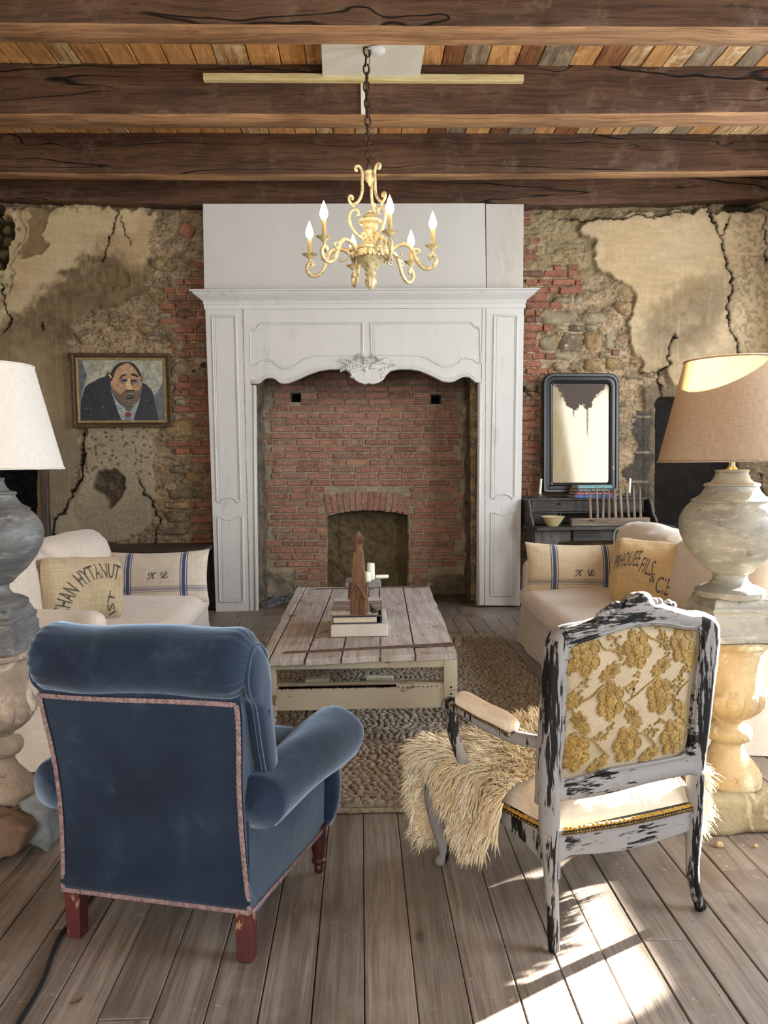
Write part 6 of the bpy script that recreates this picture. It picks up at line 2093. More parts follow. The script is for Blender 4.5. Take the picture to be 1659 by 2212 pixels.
def limestone(name, c1, c2, c3, dark):
    m = Mat(name, c1, .9, spec=.15)
    v = m.obj()
    c = m.mix(m.step(m.noise(v, 5, 6, .65), .38, .62), c1, c2)
    c = m.mix(m.step(m.noise(m.scale(v, (1, 1, .6)), 9, 6, .7, .6), .54, .64), c, c3)
    c = m.mix(m.math('MULTIPLY', m.step(m.noise(v, 22, 6, .75), .58, .68), .7), c, dark)
    m.base(c)
    m.bump(m.noise(v, 16, 6, .7), .7, .02); m.bump(m.noise(v, 90, 3, .7), .3, .004)
    return m.m
def make_baluster(x, y, label, stone_m, block_m, seed, block):
    s = y / F_PX
    t = thing('stone_baluster', label, 'baluster', (x, y, 0), 0, 'pair of stone balusters carrying the lamps')
    Z = lambda py: max(1.3 - (py - 1000) * s + .008, 0)
    R = lambda h: h * s
    prof = [(60, 1727), (70, 1722), (72, 1712), (72, 1700), (68, 1692), (62, 1682), (50, 1668), (40, 1655), (34, 1642), (32, 1632), (36, 1626), (46, 1622), (51, 1614), (52, 1604), (48, 1596), (36, 1590), (31, 1583), (36, 1576),
            (52, 1566), (68, 1552), (78, 1538), (82, 1524), (81, 1512), (74, 1507), (72, 1500), (69, 1490), (66, 1470), (66, 1450), (69, 1430), (74, 1417), (80, 1411), (86, 1409), (88, 1405), (88, 1398), (84, 1396), (82, 1395)]
    def fl(i, a):
        if 17 <= i <= 22:
            k = np.abs(np.cos(a * 7)) ** .6
            return .93 + .09 * k
        if i in (31, 32, 33):
            return 1 - .035 * (np.cos(a * 26) > .55)
        return 1 + .012 * np.sin(a * 3 + i * .7 + seed)
    MB().lathe([(R(h), Z(py)) for h, py in prof], 112, flute=fl).build('urn_baluster', stone_m, t, angle=50)
    hz = Z(1722) / 2
    v, f = softbox(block, block, hz, .03, 22, (.008, .008, .0), .022, seed, 7)
    v[:, 2] = np.maximum(v[:, 2], -hz + .002)
    v[:, :2] *= (1 + .05 * np.clip(-v[:, 2:3] / hz, 0, 1))
    MB().add(v + np.array((0, 0, hz)), f).build('rough_block', block_m, t, smooth=True)
    return t
M_LIME_R = limestone('ochre_limestone', (178, 157, 120), (156, 134, 98), (198, 184, 154), (122, 99, 66))
M_LIME_RB = limestone('ochre_limestone_block', (150, 138, 110), (126, 113, 86), (178, 165, 134), (96, 83, 62))
M_LIME_L = limestone('grey_limestone', (154, 136, 116), (128, 112, 96), (182, 168, 148), (92, 76, 60))
bal_r = make_baluster(1.315, 2.69, 'ochre stone baluster with a gadrooned bowl under the right lamp', M_LIME_R, M_LIME_RB, 3, .142)
bal_l = make_baluster(-1.275, 2.66, 'weathered grey-brown stone baluster under the left lamp', M_LIME_L, M_LIME_L, 8, .100)
for nm, px, py, sx, sy, mi, lab in (('stone_lump', -1.185, 2.505, .075, .040, 1, 'rusty brown stone lump at the foot of the left baluster'), ('stone_lump', -1.115, 2.60, .042, .045, 0, 'grey broken slab leaning by the left baluster behind the blue chair')):
    p = Vector((px, py, 0))
    v, f = softbox(sx, sy, .062 if mi else .085, .018, 16, (.004, .004, .0), .034, 5 + mi, 16)
    v[:, 0] += .25 * (v[:, 2]) * (1 if mi else -.6); v[:, 2] *= 1 - .35 * (v[:, 0] / sx) * (1 if mi else -.8)
    v[:, 2] -= v[:, 2].min()
    o = MB().add(v, f).build(nm, (limestone('grey_slab', (128, 130, 128), (104, 106, 106), (156, 156, 150), (76, 76, 74)) if mi == 0 else limestone('rusty_stone', (118, 94, 76), (96, 78, 64), (132, 110, 90), (84, 60, 42))), smooth=True)
    o.location = (p.x, p.y, .001); tag(o, lab, 'stone', 'stones by the left baluster')
for i, (px, py, r_) in enumerate(((1548, 1824, .012), (1626, 1824, .008))):
    p = on(px, py, 0)
    v, f = softbox(r_, r_ * .8, r_ * .7, r_ * .5, 6, wr=.003, seed=i, wscale=60)
    v[:, 2] -= v[:, 2].min()
    o = MB().add(v, f).build('stone_chip', M_LIME_R, smooth=True); o.location = (p.x, p.y - .02, .001)
    tag(o, ('larger', 'smaller')[i] + ' of two stone chips on the floor before the right baluster', 'pebble', 'chips before the right baluster')
# ================================================================ BLUE VELVET ARMCHAIR
def velvet_material():
    m = Mat('faded_blue_velvet', (30, 48, 74), .85, spec=.12)
    v = m.obj()
    c = m.mix(m.step(m.noise(v, 3.2, 5, .6), .35, .7), (20, 29, 45), (32, 44, 62))
    c = m.mix(m.math('MULTIPLY', m.step(m.noise(v, 7, 6, .7), .54, .72), .45), c, (58, 72, 86))
    c = m.mix(m.math('MULTIPLY', m.step(m.noise(m.scale(v, (1, 1, .35)), 16, 5, .7), .58, .74), .35), c, (20, 30, 48))
    m.base(c)
    m.set('Sheen Weight', .8); m.set('Sheen Roughness', .42)
    m.b.inputs['Sheen Tint'].default_value = (.55, .72, .92, 1)
    m.bump(m.noise(v, 9, 4, .5), .18, .02); m.bump(m.noise(v, 240, 2, .5), .15, .002)
    return m.m
M_VELVET = velvet_material()
M_GIMP = mottled('mauve_gimp_braid', (150, 126, 124), (104, 86, 88), 90, .9, 3, .4, 300)
M_REDLEG = chippy('worn_red_paint', (88, 40, 38), (150, 116, 88), 13, .545, 2, .5, (66, 30, 30), 2.5, .4)
ac = thing('blue_armchair', 'blue velvet armchair with a rolled back seen from behind, on red legs', 'armchair', (-.5665, 2.0035, 0), math.radians(-14.4))
SEAM_Z, BOT = .715, .138
# back: profile swept across the width, waisted towards the seat
def back_shell():
    prof = [(.0, BOT), (-.006, .25), (-.016, .40), (-.034, .56), (-.060, .70), (-.075, .76), (-.06, .83), (-.02, .865), (.035, .86), (.075, .815), (.088, .75), (.095, .66), (.115, .55), (.135, .44), (.14, .34), (.13, BOT)]
    S = smooth_path(prof, 3, True)
    nx = 22
    P = []
    for i in range(nx):
        u = 2 * i / (nx - 1) - 1
        row = []
        for y, z in S:
            hw = .279 - .012 * math.sin(max(0, min(1, (z - .15) / .5)) * math.pi) + .008 * max(0, (z - .5) / .35)
            e = abs(u) ** 12
            row.append((u * hw, y + (.03 - y) * .10 * e, z))
        P.append(row)
    mb = MB().grid(np.array(P), closed_v=True)
    n = len(S)
    mb.add(P[0], [tuple(range(n))]); mb.add(P[-1], [tuple(range(n - 1, -1, -1))])
    return mb
back = back_shell().build('back', M_VELVET, ac, angle=50)
# rolled top with gathered ends
def roll():
    n, m_ = 30, 64
    P = []
    for i in range(n + 1):
        u = 2 * i / n - 1
        x = .316 * math.copysign(abs(u) ** .8, u)
        t = max(0, (abs(x) - .25) / .066)
        k = math.sqrt(max(0, 1 - t ** 2.4)) if t > 0 else 1
        row = []
        for j in range(m_):
            a = 2 * math.pi * j / m_
            pl = 1 + .055 * max(0, (abs(x) - .19) / .126) ** 2 * math.cos(a * 20)
            sag = .003 * math.sin(u * 7 + 1) + .004 * math.sin(u * 3)
            r = .091 * max(k, .02) * pl
            row.append((x, -.012 + r * 1.04 * math.cos(a), .797 + r * math.sin(a) + sag))
        P.append(row)
    return MB().grid(np.array(P), closed_v=True)
roll().build('top_roll', M_VELVET, ac, smooth=True)
for s in (-1, 1):
    # facing that closes the scroll at each end of the back, with its piped edge
    fc = [(-.052, .735), (-.060, .78), (-.035, .832), (.012, .845), (.055, .82), (.078, .77), (.085, .68), (.105, .56), (.124, .45), (.10, .40), (.055, .47), (.015, .58), (-.015, .69)]
    S = [tuple(p) for p in smooth_path(fc, 4, True)]
    cy = sum(p[0] for p in S) / len(S); czz = sum(p[1] for p in S) / len(S)
    P = []
    for k, dx in ((1.0, .280), (.97, .304), (.86, .316), (.5, .322), (.05, .324)):
        P.append([(s * dx, cy + (y - cy) * k, czz + (z - czz) * k) for y, z in S])
    fo = MB().grid(np.array(P), closed_v=True).build('side_facing', M_VELVET, ac, smooth=True)
    MB().tube([(s * .304, y, z) for y, z in S], .006, 6, closed=True).build('piping', M_VELVET, fo, smooth=True)
    # outer side panel and base
    sp = [(.0, BOT), (.515, BOT), (.52, .25), (.515, .392), (.0, .372)]
    q = MB()
    P = []
    for t in np.linspace(0, 1, 10):
        y = t * .515
        x = .278 + .052 * t
        P.append([(s * (x + .012 * math.sin(math.pi * w) * math.sin(math.pi * t) - .004), y, BOT + (.385 - BOT) * w) for w in np.linspace(0, 1, 9)] + [(s * (x - .06), y, .385), (s * (x - .06), y, BOT)])
    q.grid(np.array(P), closed_v=True)
    q.add(P[0], [tuple(range(11))]); q.add(P[-1], [tuple(range(10, -1, -1))])
    q.build('side_panel', M_VELVET, ac, angle=45)
    # scroll arm
    n, m_ = 30, 28
    P = []
    for i in range(n + 1):
        t = i / n
        y = -.01 + .585 * t
        tt = max(0, (t - .90) / .10)
        k = math.sqrt(max(0, 1 - tt ** 2.2))
        t0 = max(0, (.05 - t) / .05)
        r = (.073 + .014 * sstep(0, .9, np.array(t))) * max(k, .02) * math.sqrt(max(0.0, 1 - t0 ** 2)) + .001
        cx = .286 + .078 * t; czz = .428 + .012 * math.sin(t * 2.2) 
        P.append([(s * (cx + r * 1.05 * math.cos(a)), y, czz + r * math.sin(a) + (.004 * math.sin(a * 3 + t * 9))) for a in np.linspace(0, 2 * math.pi, m_, endpoint=False)])
    MB().grid(np.array(P), closed_v=True).build('arm', M_VELVET, ac, smooth=True)
    # padded front post under the arm
    MB().tube([(s * (.318 + .012 * math.sin(t * 3)), .512 + .018 * math.sin(t * math.pi), BOT + .005 + .26 * t) for t in np.linspace(0, 1, 10)], [.022, .032, .037, .039, .039, .038, .037, .036, .036, .034], 16).build('front_post', M_VELVET, ac, smooth=True)
    # braid trims
    def braid(name, pts, r=.0075, up=(0, 1, 0), flat_=.34):
        P_ = [np.array(p, float) for p in pts]
        dense = [P_[0]]
        for a, b in zip(P_[:-1], P_[1:]):
            k = max(1, int(np.linalg.norm(b - a) / .0032))
            dense += [a + (b - a) * (j + 1) / k for j in range(k)]
        rr = [r * (1.0 if (j // 2) % 2 else .86) for j in range(len(dense))]
        MB().tube([tuple(p) for p in dense], rr, 6, flat=flat_, up=up).build(name, M_GIMP, ac)
    ex = lambda z: s * (.279 - .012 * math.sin(max(0, min(1, (z - .15) / .5)) * math.pi) + .008 * max(0, (z - .5) / .35) - .006)
    yb = lambda z: float(np.interp(z, [BOT, .25, .40, .56, .70, .76], [.0, -.006, -.016, -.034, -.060, -.075])) - .003
    braid('edge_braid', [(ex(z), yb(z), z) for z in np.linspace(BOT + .006, SEAM_Z - .005, 14)])
    braid('side_braid', [(s * (.278 + .052 * t + .008), t * .515, .374 + .012 * t) for t in np.linspace(.01, 1, 10)], .006, (1, 0, 0))
    braid('post_braid', [(s * .333, .517, z) for z in np.linspace(BOT + .004, .385, 8)], .005, (1, 0, 0))
    braid('base_braid', [(s * (.278 + .052 * t + .002), t * .515, BOT + .005) for t in np.linspace(0, 1, 8)], .0075, (1, 0, 0))
    if s > 0:
        braid('seam_braid', [(x, -.064 - .004 * math.cos(x * 5), SEAM_Z - .008 + .004 * math.sin(x * 8)) for x in np.linspace(-.276, .276, 20)])
        braid('base_braid', [(x, -.004, BOT + .005) for x in np.linspace(-.276, .276, 12)])
    # legs
    MB().box((s * .252, .024, BOT / 2 + .004), (.046, .046, BOT + .006), bev=.003, taper=.9).build('rear_leg', M_REDLEG, ac)
M_DKRED = mottled('dark_mahogany', (64, 26, 24), (44, 18, 17), 14, .4, 4, .1, 40, spec=.5)
for s in (-1, 1):
    MB().lathe([(.010, 0), (.014, .004), (.016, .018), (.013, .026), (.022, .034), (.024, .042), (.018, .050), (.022, .075), (.026, .11), (.026, BOT + .02)], 20, (s * .308, .475, 0)).build('front_leg', M_DKRED, ac, angle=40)
v, f = softbox(.255, .285, .095, .06, 18, (.0, .02, .03), .006, 3)
MB().add(v + np.array((0, .325, .335)), f).build('seat_cushion', M_VELVET, ac, smooth=True)
MB().box((0, .27, .20), (.50, .47, .13), bev=.012).build('seat_base', M_VELVET, ac)

# ================================================================ CARVED FAUTEUIL
def shabby(name, lr):
    """grey-white paint scraped back to black; the strokes follow rails (along X) and uprights (along Z)"""
    m = Mat(name, (130, 127, 124), .6, spec=.2)
    v = m.obj()
    hx = m.noise(m.scale(v, (2.6, 14, 17)), 1.0, 7, .68); hx2 = m.noise(m.scale(v, (18, 90, 130)), 1.0, 3, .6)
    vx = m.noise(m.scale(v, (17, 14, 2.2), (4, 1, 2)), 1.0, 7, .68); vx2 = m.noise(m.scale(v, (130, 90, 14)), 1.0, 3, .6)
    x = m.xyz(v)[0]
    up = m.step(m.math('ABSOLUTE', x), .205, .235) if lr else m.math('ADD', 1.0, 0.0)
    f = m.math('ADD', m.math('MULTIPLY', m.math('ADD', m.math('MULTIPLY', hx, m.math('SUBTRACT', 1.0, up)), m.math('MULTIPLY', vx, up)), .72),
               m.math('MULTIPLY', m.math('ADD', m.math('MULTIPLY', hx2, m.math('SUBTRACT', 1.0, up)), m.math('MULTIPLY', vx2, up)), .28))
    f = m.math('ADD', f, m.math('MULTIPLY', m.step(x, .19, .27), .055))
    f = m.math('ADD', f, m.math('MULTIPLY', m.step(m.xyz(v)[2], .80, .88), .02))
    k = m.step(f, .515, .545)
    m.base(m.mix(k, m.mix(m.noise(v, 6, 4, .6), (138, 134, 131), (114, 111, 109)), (15, 14, 13)))
    m.bump(m.math('SUBTRACT', 1.0, k), .35, .002)
    return m.m
M_SHABBY, M_SHABBY_V = shabby('shabby_white_over_black', True), shabby('shabby_white_over_black_upright', False)
fa = thing('carved_armchair', 'carved armchair in worn white paint with a gold floral brocade back', 'armchair', (.7295, 2.0245, 0), math.radians(19.6))
FM = Matrix.Translation((.7295, 2.0245, 0)) @ Matrix.Rotation(math.radians(19.6), 4, 'Z')
FI = FM.inverted()
def fb(px, py, y0=.012):
    """chair-local (x, z) of a point of the upright back"""
    o = FI @ EYE; d = FI.to_3x3() @ ray(px, py)
    p = o + d * ((y0 - o.y) / d.y)
    return (p.x, p.z)
def resample(pts, n):
    P = np.array(pts, float)
    d = np.r_[0, np.cumsum(np.hypot(*np.diff(P, axis=0).T))]
    t = np.linspace(0, d[-1], n + 1)[:-1]
    return np.stack([np.interp(t, d, P[:, 0]), np.interp(t, d, P[:, 1])], 1)
o_top = [(1199, 1368), (1208, 1361), (1222, 1354), (1240, 1350), (1268, 1345), (1295, 1338), (1318, 1325), (1340, 1310), (1352, 1303), (1362, 1293), (1374, 1284), (1388, 1281), (1400, 1285), (1408, 1296), (1425, 1299), (1459, 1312), (1493, 1322), (1520, 1321.5), (1541, 1332), (1549, 1348)]
o_rgt = [(1549, 1348), (1551, 1375), (1546, 1430), (1537, 1491), (1530, 1560), (1521, 1630), (1516, 1668), (1513, 1690)]
o_bot = [(1513, 1690), (1491, 1671), (1440, 1681), (1390, 1692), (1340, 1706), (1293, 1718), (1250, 1725), (1209, 1729), (1166, 1742)]
o_lft = [(1166, 1742), (1168, 1660), (1174, 1573), (1180, 1501), (1183, 1440), (1188, 1395), (1199, 1368)]
i_top = [(1231, 1396), (1246, 1388), (1280, 1377), (1304, 1368), (1353, 1354), (1401, 1347), (1437, 1348), (1468, 1355), (1500, 1357), (1511, 1364)]
i_rgt = [(1511, 1364), (1512, 1385), (1508, 1425), (1502, 1470), (1496, 1535), (1491, 1600), (1486, 1622)]
i_bot = [(1486, 1622), (1470, 1634), (1437, 1641), (1377, 1652), (1304, 1665), (1256, 1679), (1225, 1687), (1211, 1683)]
i_lft = [(1211, 1683), (1208, 1655), (1211, 1625), (1215, 1597), (1219, 1501), (1220, 1440), (1223, 1410), (1231, 1396)]
OUT, INN = [], []
for so, si, n in ((o_top, i_top, 44), (o_rgt, i_rgt, 20), (o_bot, i_bot, 26), (o_lft, i_lft, 20)):
    OUT += list(resample([fb(*p) for p in so], n)); INN += list(resample([fb(*p) for p in si], n))
OUT, INN = np.array(OUT), np.array(INN)
secs = [(0, .020), (-.012, .010), (-.020, -.0), (.0, -.0)]
rings = []
for t, y in ((0, .012), (0, -.004), (.10, -.016), (.30, -.021), (.62, -.020), (.84, -.013), (.93, -.014), (1.0, -.004), (1.0, .030), (.5, .034), (0, .026)):
    q = OUT * (1 - t) + INN * t
    rings.append(np.stack([q[:, 0], np.full(len(q), y + .012), q[:, 1]], 1))
MB().grid(np.array(rings), closed_u=True, closed_v=True).build('back_frame', M_SHABBY, fa, angle=45)
MB().tube([(x, -.004 + .012, z) for x, z in INN], .0045, 6, closed=True).build('inner_beading', M_SHABBY, fa, smooth=True)
# carved crest: shell knob and sprays of leaves on either shoulder
mb = MB()
kx, kz = fb(1384, 1296)
mb.ball((kx, .010, kz), (.034, .020, .024), 16, 10)
for px, py, r_ in ((1362, 1300, .016), (1354, 1306, .013), (1411, 1300, .014), (1421, 1299, .012)):
    x, z = fb(px, py); mb.ball((x, .012, z), (r_, .016, r_ * .9), 10, 7)
for pts in ([(1338, 1312), (1331, 1308), (1326, 1312)], [(1334, 1316), (1324, 1311), (1320, 1318)], [(1325, 1323), (1314, 1318), (1311, 1326)], [(1313, 1330), (1304, 1324), (1300, 1331)], [(1306, 1335), (1296, 1331), (1292, 1337)],
            [(1440, 1306), (1447, 1305), (1452, 1311)], [(1448, 1310), (1456, 1309), (1459, 1314)]):
    mb.tube([(fb(*p)[0], .014, fb(*p)[1] + .002) for p in smooth_path(pts, 5)], [.009, .011, .012, .012, .011, .010, .009, .008, .007, .006, .005][:11], 7)
mb.build('carved_crest', M_SHABBY, fa, angle=50)
# brocade panel
def brocade():
    m = Mat('cream_brocade_ground', (206, 192, 166), .8, spec=.25)
    v = m.obj()
    vv = m.scale(v, (1, 1, 1), (0, 0, 0), (0, .4, 0))
    d = m.voro(m.scale(vv, (1, .01, 1)), 130, 'F1', 0, .15)
    c = m.mix(m.step(m.noise(v, 9, 4, .6), .4, .7), (166, 150, 124), (148, 132, 106))
    c = m.mix(m.math('MULTIPLY', m.math('SUBTRACT', 1.0, m.step(d, .18, .30)), .7), c, (122, 104, 72))
    m.base(c); m.bump(d, .3, .003)
    return m.m
C0 = INN.mean(0)
P = []
for k in (1.02, .96, .8, .55, .28, .02):
    q = C0 + (INN - C0) * k
    P.append(np.stack([q[:, 0], np.full(len(q), .012 + .012 - .016 * (1 - k ** 4)), q[:, 1]], 1))
panel_mb = MB().grid(np.array(P), closed_v=True)
panel = panel_mb.build('back_upholstery', brocade(), fa, smooth=True)
P = []
for k in (1.02, .9, .6, .3, .02):
    q = C0 + (INN - C0) * k
    P.append(np.stack([q[:, 0], np.full(len(q), .034 + .030 * (1 - k ** 3)), q[:, 1]], 1))
M_MUSLIN = cloth('cream_muslin', (208, 194, 172), (194, 178, 154), 240, bump=.15)
MB().grid(np.array(P), closed_v=True).build('front_upholstery', M_MUSLIN, fa, smooth=True)
def gold():
    m = Mat('gold_cut_velvet', (160, 122, 40), .7, spec=.4)
    v = m.obj()
    c = m.mix(m.step(m.noise(v, 12, 4, .6), .35, .65), (122, 93, 36), (146, 114, 50))
    c = m.mix(m.step(m.noise(v, 170, 2, .5), .45, .6), c, (96, 70, 24))
    m.base(c); m.set('Sheen Weight', .5)
    m.b.inputs['Sheen Tint'].default_value = (1, .85, .4, 1)
    m.bump(m.noise(v, 150, 3, .6), .5, .003)
    return m.m
M_GOLD = gold()
_lo, _hi = INN.min(0) - .15, INN.max(0) + .15
_gx, _gz = np.meshgrid(np.linspace(_lo[0], _hi[0], 240), np.linspace(_lo[1], _hi[1], 240), indexing='ij')
_SD = poly_sd(_gx, _gz, [tuple(p) for p in INN])
def inside(x, z):
    """signed distance to the edge of the panel, from a table"""
    i = min(max((x - _lo[0]) / (_hi[0] - _lo[0]) * 239, 0), 238.99); j = min(max((z - _lo[1]) / (_hi[1] - _lo[1]) * 239, 0), 238.99)
    a, b = int(i), int(j); u_, v_ = i - a, j - b
    return (_SD[a, b] * (1 - u_) + _SD[a + 1, b] * u_) * (1 - v_) + (_SD[a, b + 1] * (1 - u_) + _SD[a + 1, b + 1] * u_) * v_
def panel_y(x, z):
    # depth of the bulging panel under (x, z)
    k = 1 - max(0.0, min(1.0, inside(x, z) / .17))
    return .024 - .016 * (1 - k ** 4)
def bc(cx, cy): return fb(1160 + cx / 4.1475, 1260 + cy / 4.1475)
mo = MB()
def relief(cx, cz_, outline, h=.0035, mids=((1.0, 0), (.96, .8), (.80, 1.0), (.5, .75), (.04, .9)), lines=None):
    """raised motif, outline = [(dx, dz)]; parts outside the frame are dropped"""
    n = len(outline)
    V, ok = [], []
    for k, t in mids:
        for dx, dz in outline:
            x, z = cx + dx * k, cz_ + dz * k
            d = inside(x, z)
            if d < 0:
                # pull back to the panel
                s = 1.0
                for _ in range(12):
                    s -= .08
                    x, z = cx + dx * k * s, cz_ + dz * k * s
                    if inside(x, z) >= -.002: break
            V.append((x, panel_y(x, z) - .0004 - h * t, z))
    F = []
    for r in range(len(mids) - 1):
        for i in range(n):
            j = (i + 1) % n
            F.append((r * n + i, r * n + j, (r + 1) * n + j, (r + 1) * n + i))
    F.append(tuple((len(mids) - 1) * n + i for i in range(n)))
    mo.add(V, F)
u = .0292 / 140 * 1.0
u = (bc(1000, 900)[0] - bc(900, 900)[0]) / 100
def flower(cx, cy, r=132, rot=0.0, sk=.0):
    x, z = bc(cx, cy)
    n = 72
    out = []
    for i in range(n):
        a = 2 * math.pi * i / n
        rr = r * (.72 + .30 * abs(math.cos((a - rot) * 3)) ** .6) * (1 + .03 * math.cos(a * 24))
        out.append((rr * math.cos(a) * u * .92, rr * math.sin(a) * u * 1.08))
    relief(x, z, out, .0032)
    for k in range(6):
        a = rot + k * math.pi / 3
        pl = [(x + .62 * r * u * math.cos(a) + .25 * r * u * math.cos(b), z + .66 * r * u * math.sin(a) + .27 * r * u * math.sin(b)) for b in np.linspace(0, 2 * math.pi, 14)]
        if all(inside(*q) > .002 for q in pl):
            mo.tube([(q[0], panel_y(*q) - .004, q[1]) for q in pl], .0011, 4)
    cc = [(.36 * r * u * math.cos(b), .36 * r * u * math.sin(b)) for b in np.linspace(0, 2 * math.pi, 20, endpoint=False)]
    if inside(x, z) > .01: relief(x, z, cc, .0062, ((1.0, .3), (.9, .8), (.6, 1.0), (.05, 1.05)))
def leafy(cx, cy, rot, r=118):
    x, z = bc(cx, cy)
    if inside(x, z) < .004: return
    n = 60
    out = []
    for i in range(n):
        a = 2 * math.pi * i / n
        rr = r * (.62 + .30 * abs(math.cos(a * 1.0)) + .12 * math.cos(a * 9)) * (.8 if math.cos(a) < 0 else 1)
        X_, Z_ = rr * math.cos(a), rr * .66 * math.sin(a)
        out.append(((X_ * math.cos(rot) - Z_ * math.sin(rot)) * u, (X_ * math.sin(rot) + Z_ * math.cos(rot)) * u))
    relief(x, z, out, .003)
    for b in (-.6, -.25, .1, .45):
        q0, q1 = (x, z), (x + .75 * r * u * math.cos(rot + b), z + .75 * r * u * math.sin(rot + b) * .8)
        if inside(*q1) > .002:
            mo.tube([(q0[0] + (q1[0] - q0[0]) * t, panel_y(*q0) - .0042, q0[1] + (q1[1] - q0[1]) * t) for t in (0, .5, 1)], .0011, 4)
def grape(cx, cy, rot, r=100):
    x, z = bc(cx, cy)
    rr_ = np.random.RandomState(int(cx))
    for i in range(26):
        t = rr_.uniform(-1, 1); w = (1 - .65 * (t + 1) / 2)
        a, b = t * r, rr_.uniform(-1, 1) * r * .55 * w
        X_, Z_ = x + (a * math.cos(rot) - b * math.sin(rot)) * u, z + (a * math.sin(rot) + b * math.cos(rot)) * u
        if inside(X_, Z_) > .003:
            mo.ball((X_, panel_y(X_, Z_) - .001, Z_), (.0042, .0032, .0042), 7, 4)
def stem(pts):
    q = [bc(*p) for p in smooth_path(pts, 6)]
    q = [p for p in q if inside(*p) > .002]
    if len(q) > 3:
        mo.tube([(p[0], panel_y(*p) - .0012, p[1]) for p in q], .0028, 5)
for cx, cy in ((440, 650), (895, 590), (1310, 545), (650, 1050), (1090, 1000), (345, 1520), (805, 1440), (1220, 1375)):
    flower(cx, cy, 136, .3 + cx * .01)
for cx, cy, rot in ((640, 800, .5), (1095, 750, .5), (400, 1265, 2.2), (865, 1205, 2.3), (1295, 1145, 2.3), (545, 1640, .5), (1010, 1540, .4), (265, 780, .4), (262, 1080, .3), (1400, 700, 1.0)):
    leafy(cx, cy, rot)
for cx, cy, rot in ((390, 960, .9), (855, 890, .9), (1285, 850, .9), (620, 1335, .6), (1065, 1275, .6), (690, 510, -1.0), (1115, 430, -1.0), (740, 610, -1.2), (1150, 560, -1.2)):
    grape(cx, cy, rot)
for pts in ([(345, 1120), (420, 1050), (480, 1020), (540, 950), (600, 900)], [(810, 1050), (860, 1010), (940, 940), (1000, 890), (1050, 850)], [(1250, 1000), (1290, 940), (1370, 880)],
            [(300, 1110), (340, 1170), (420, 1370), (500, 1400), (560, 1470), (630, 1540)], [(780, 1060), (850, 1130), (880, 1320), (960, 1340), (1020, 1400), (1070, 1460)], [(560, 510), (610, 590), (700, 600), (740, 660)], [(930, 390), (1010, 480), (1100, 520), (1170, 600)],
            [(1210, 990), (1260, 1080), (1330, 1250), (1380, 1290)]):
    stem(pts)
fo = mo.build('brocade_motifs', M_GOLD, panel, smooth=True)
fo['kind'] = 'stuff'
# rear legs grow out of the back frame
def fpath(pts): return [(fb(*p)[0], .014, fb(*p)[1]) for p in pts]
pl_ = fpath(smooth_path([(1189, 1700), (1188, 1745), (1187, 1790), (1189, 1850), (1193, 1930), (1196, 2000), (1197, 2052)], 4)); pl_[-1] = (pl_[-1][0], .010, .002)
MB().tube(pl_, list(np.interp(np.linspace(0, 1, len(pl_)), [0, .15, .3, .5, .8, 1], [.026, .029, .029, .021, .017, .015])), 10, up=(0, 1, 0)).build('rear_leg', M_SHABBY_V, fa, smooth=True)
pr_ = fpath(smooth_path([(1505, 1660), (1503, 1720), (1502, 1760), (1499, 1820), (1497, 1870), (1501, 1915), (1511, 1950), (1517, 1966)], 4)); pr_[-1] = (pr_[-1][0], .010, .002)
MB().tube(pr_, list(np.interp(np.linspace(0, 1, len(pr_)), [0, .15, .3, .5, .8, 1], [.025, .027, .026, .020, .016, .018])), 10, up=(0, 1, 0)).build('rear_leg', M_SHABBY_V, fa, smooth=True)
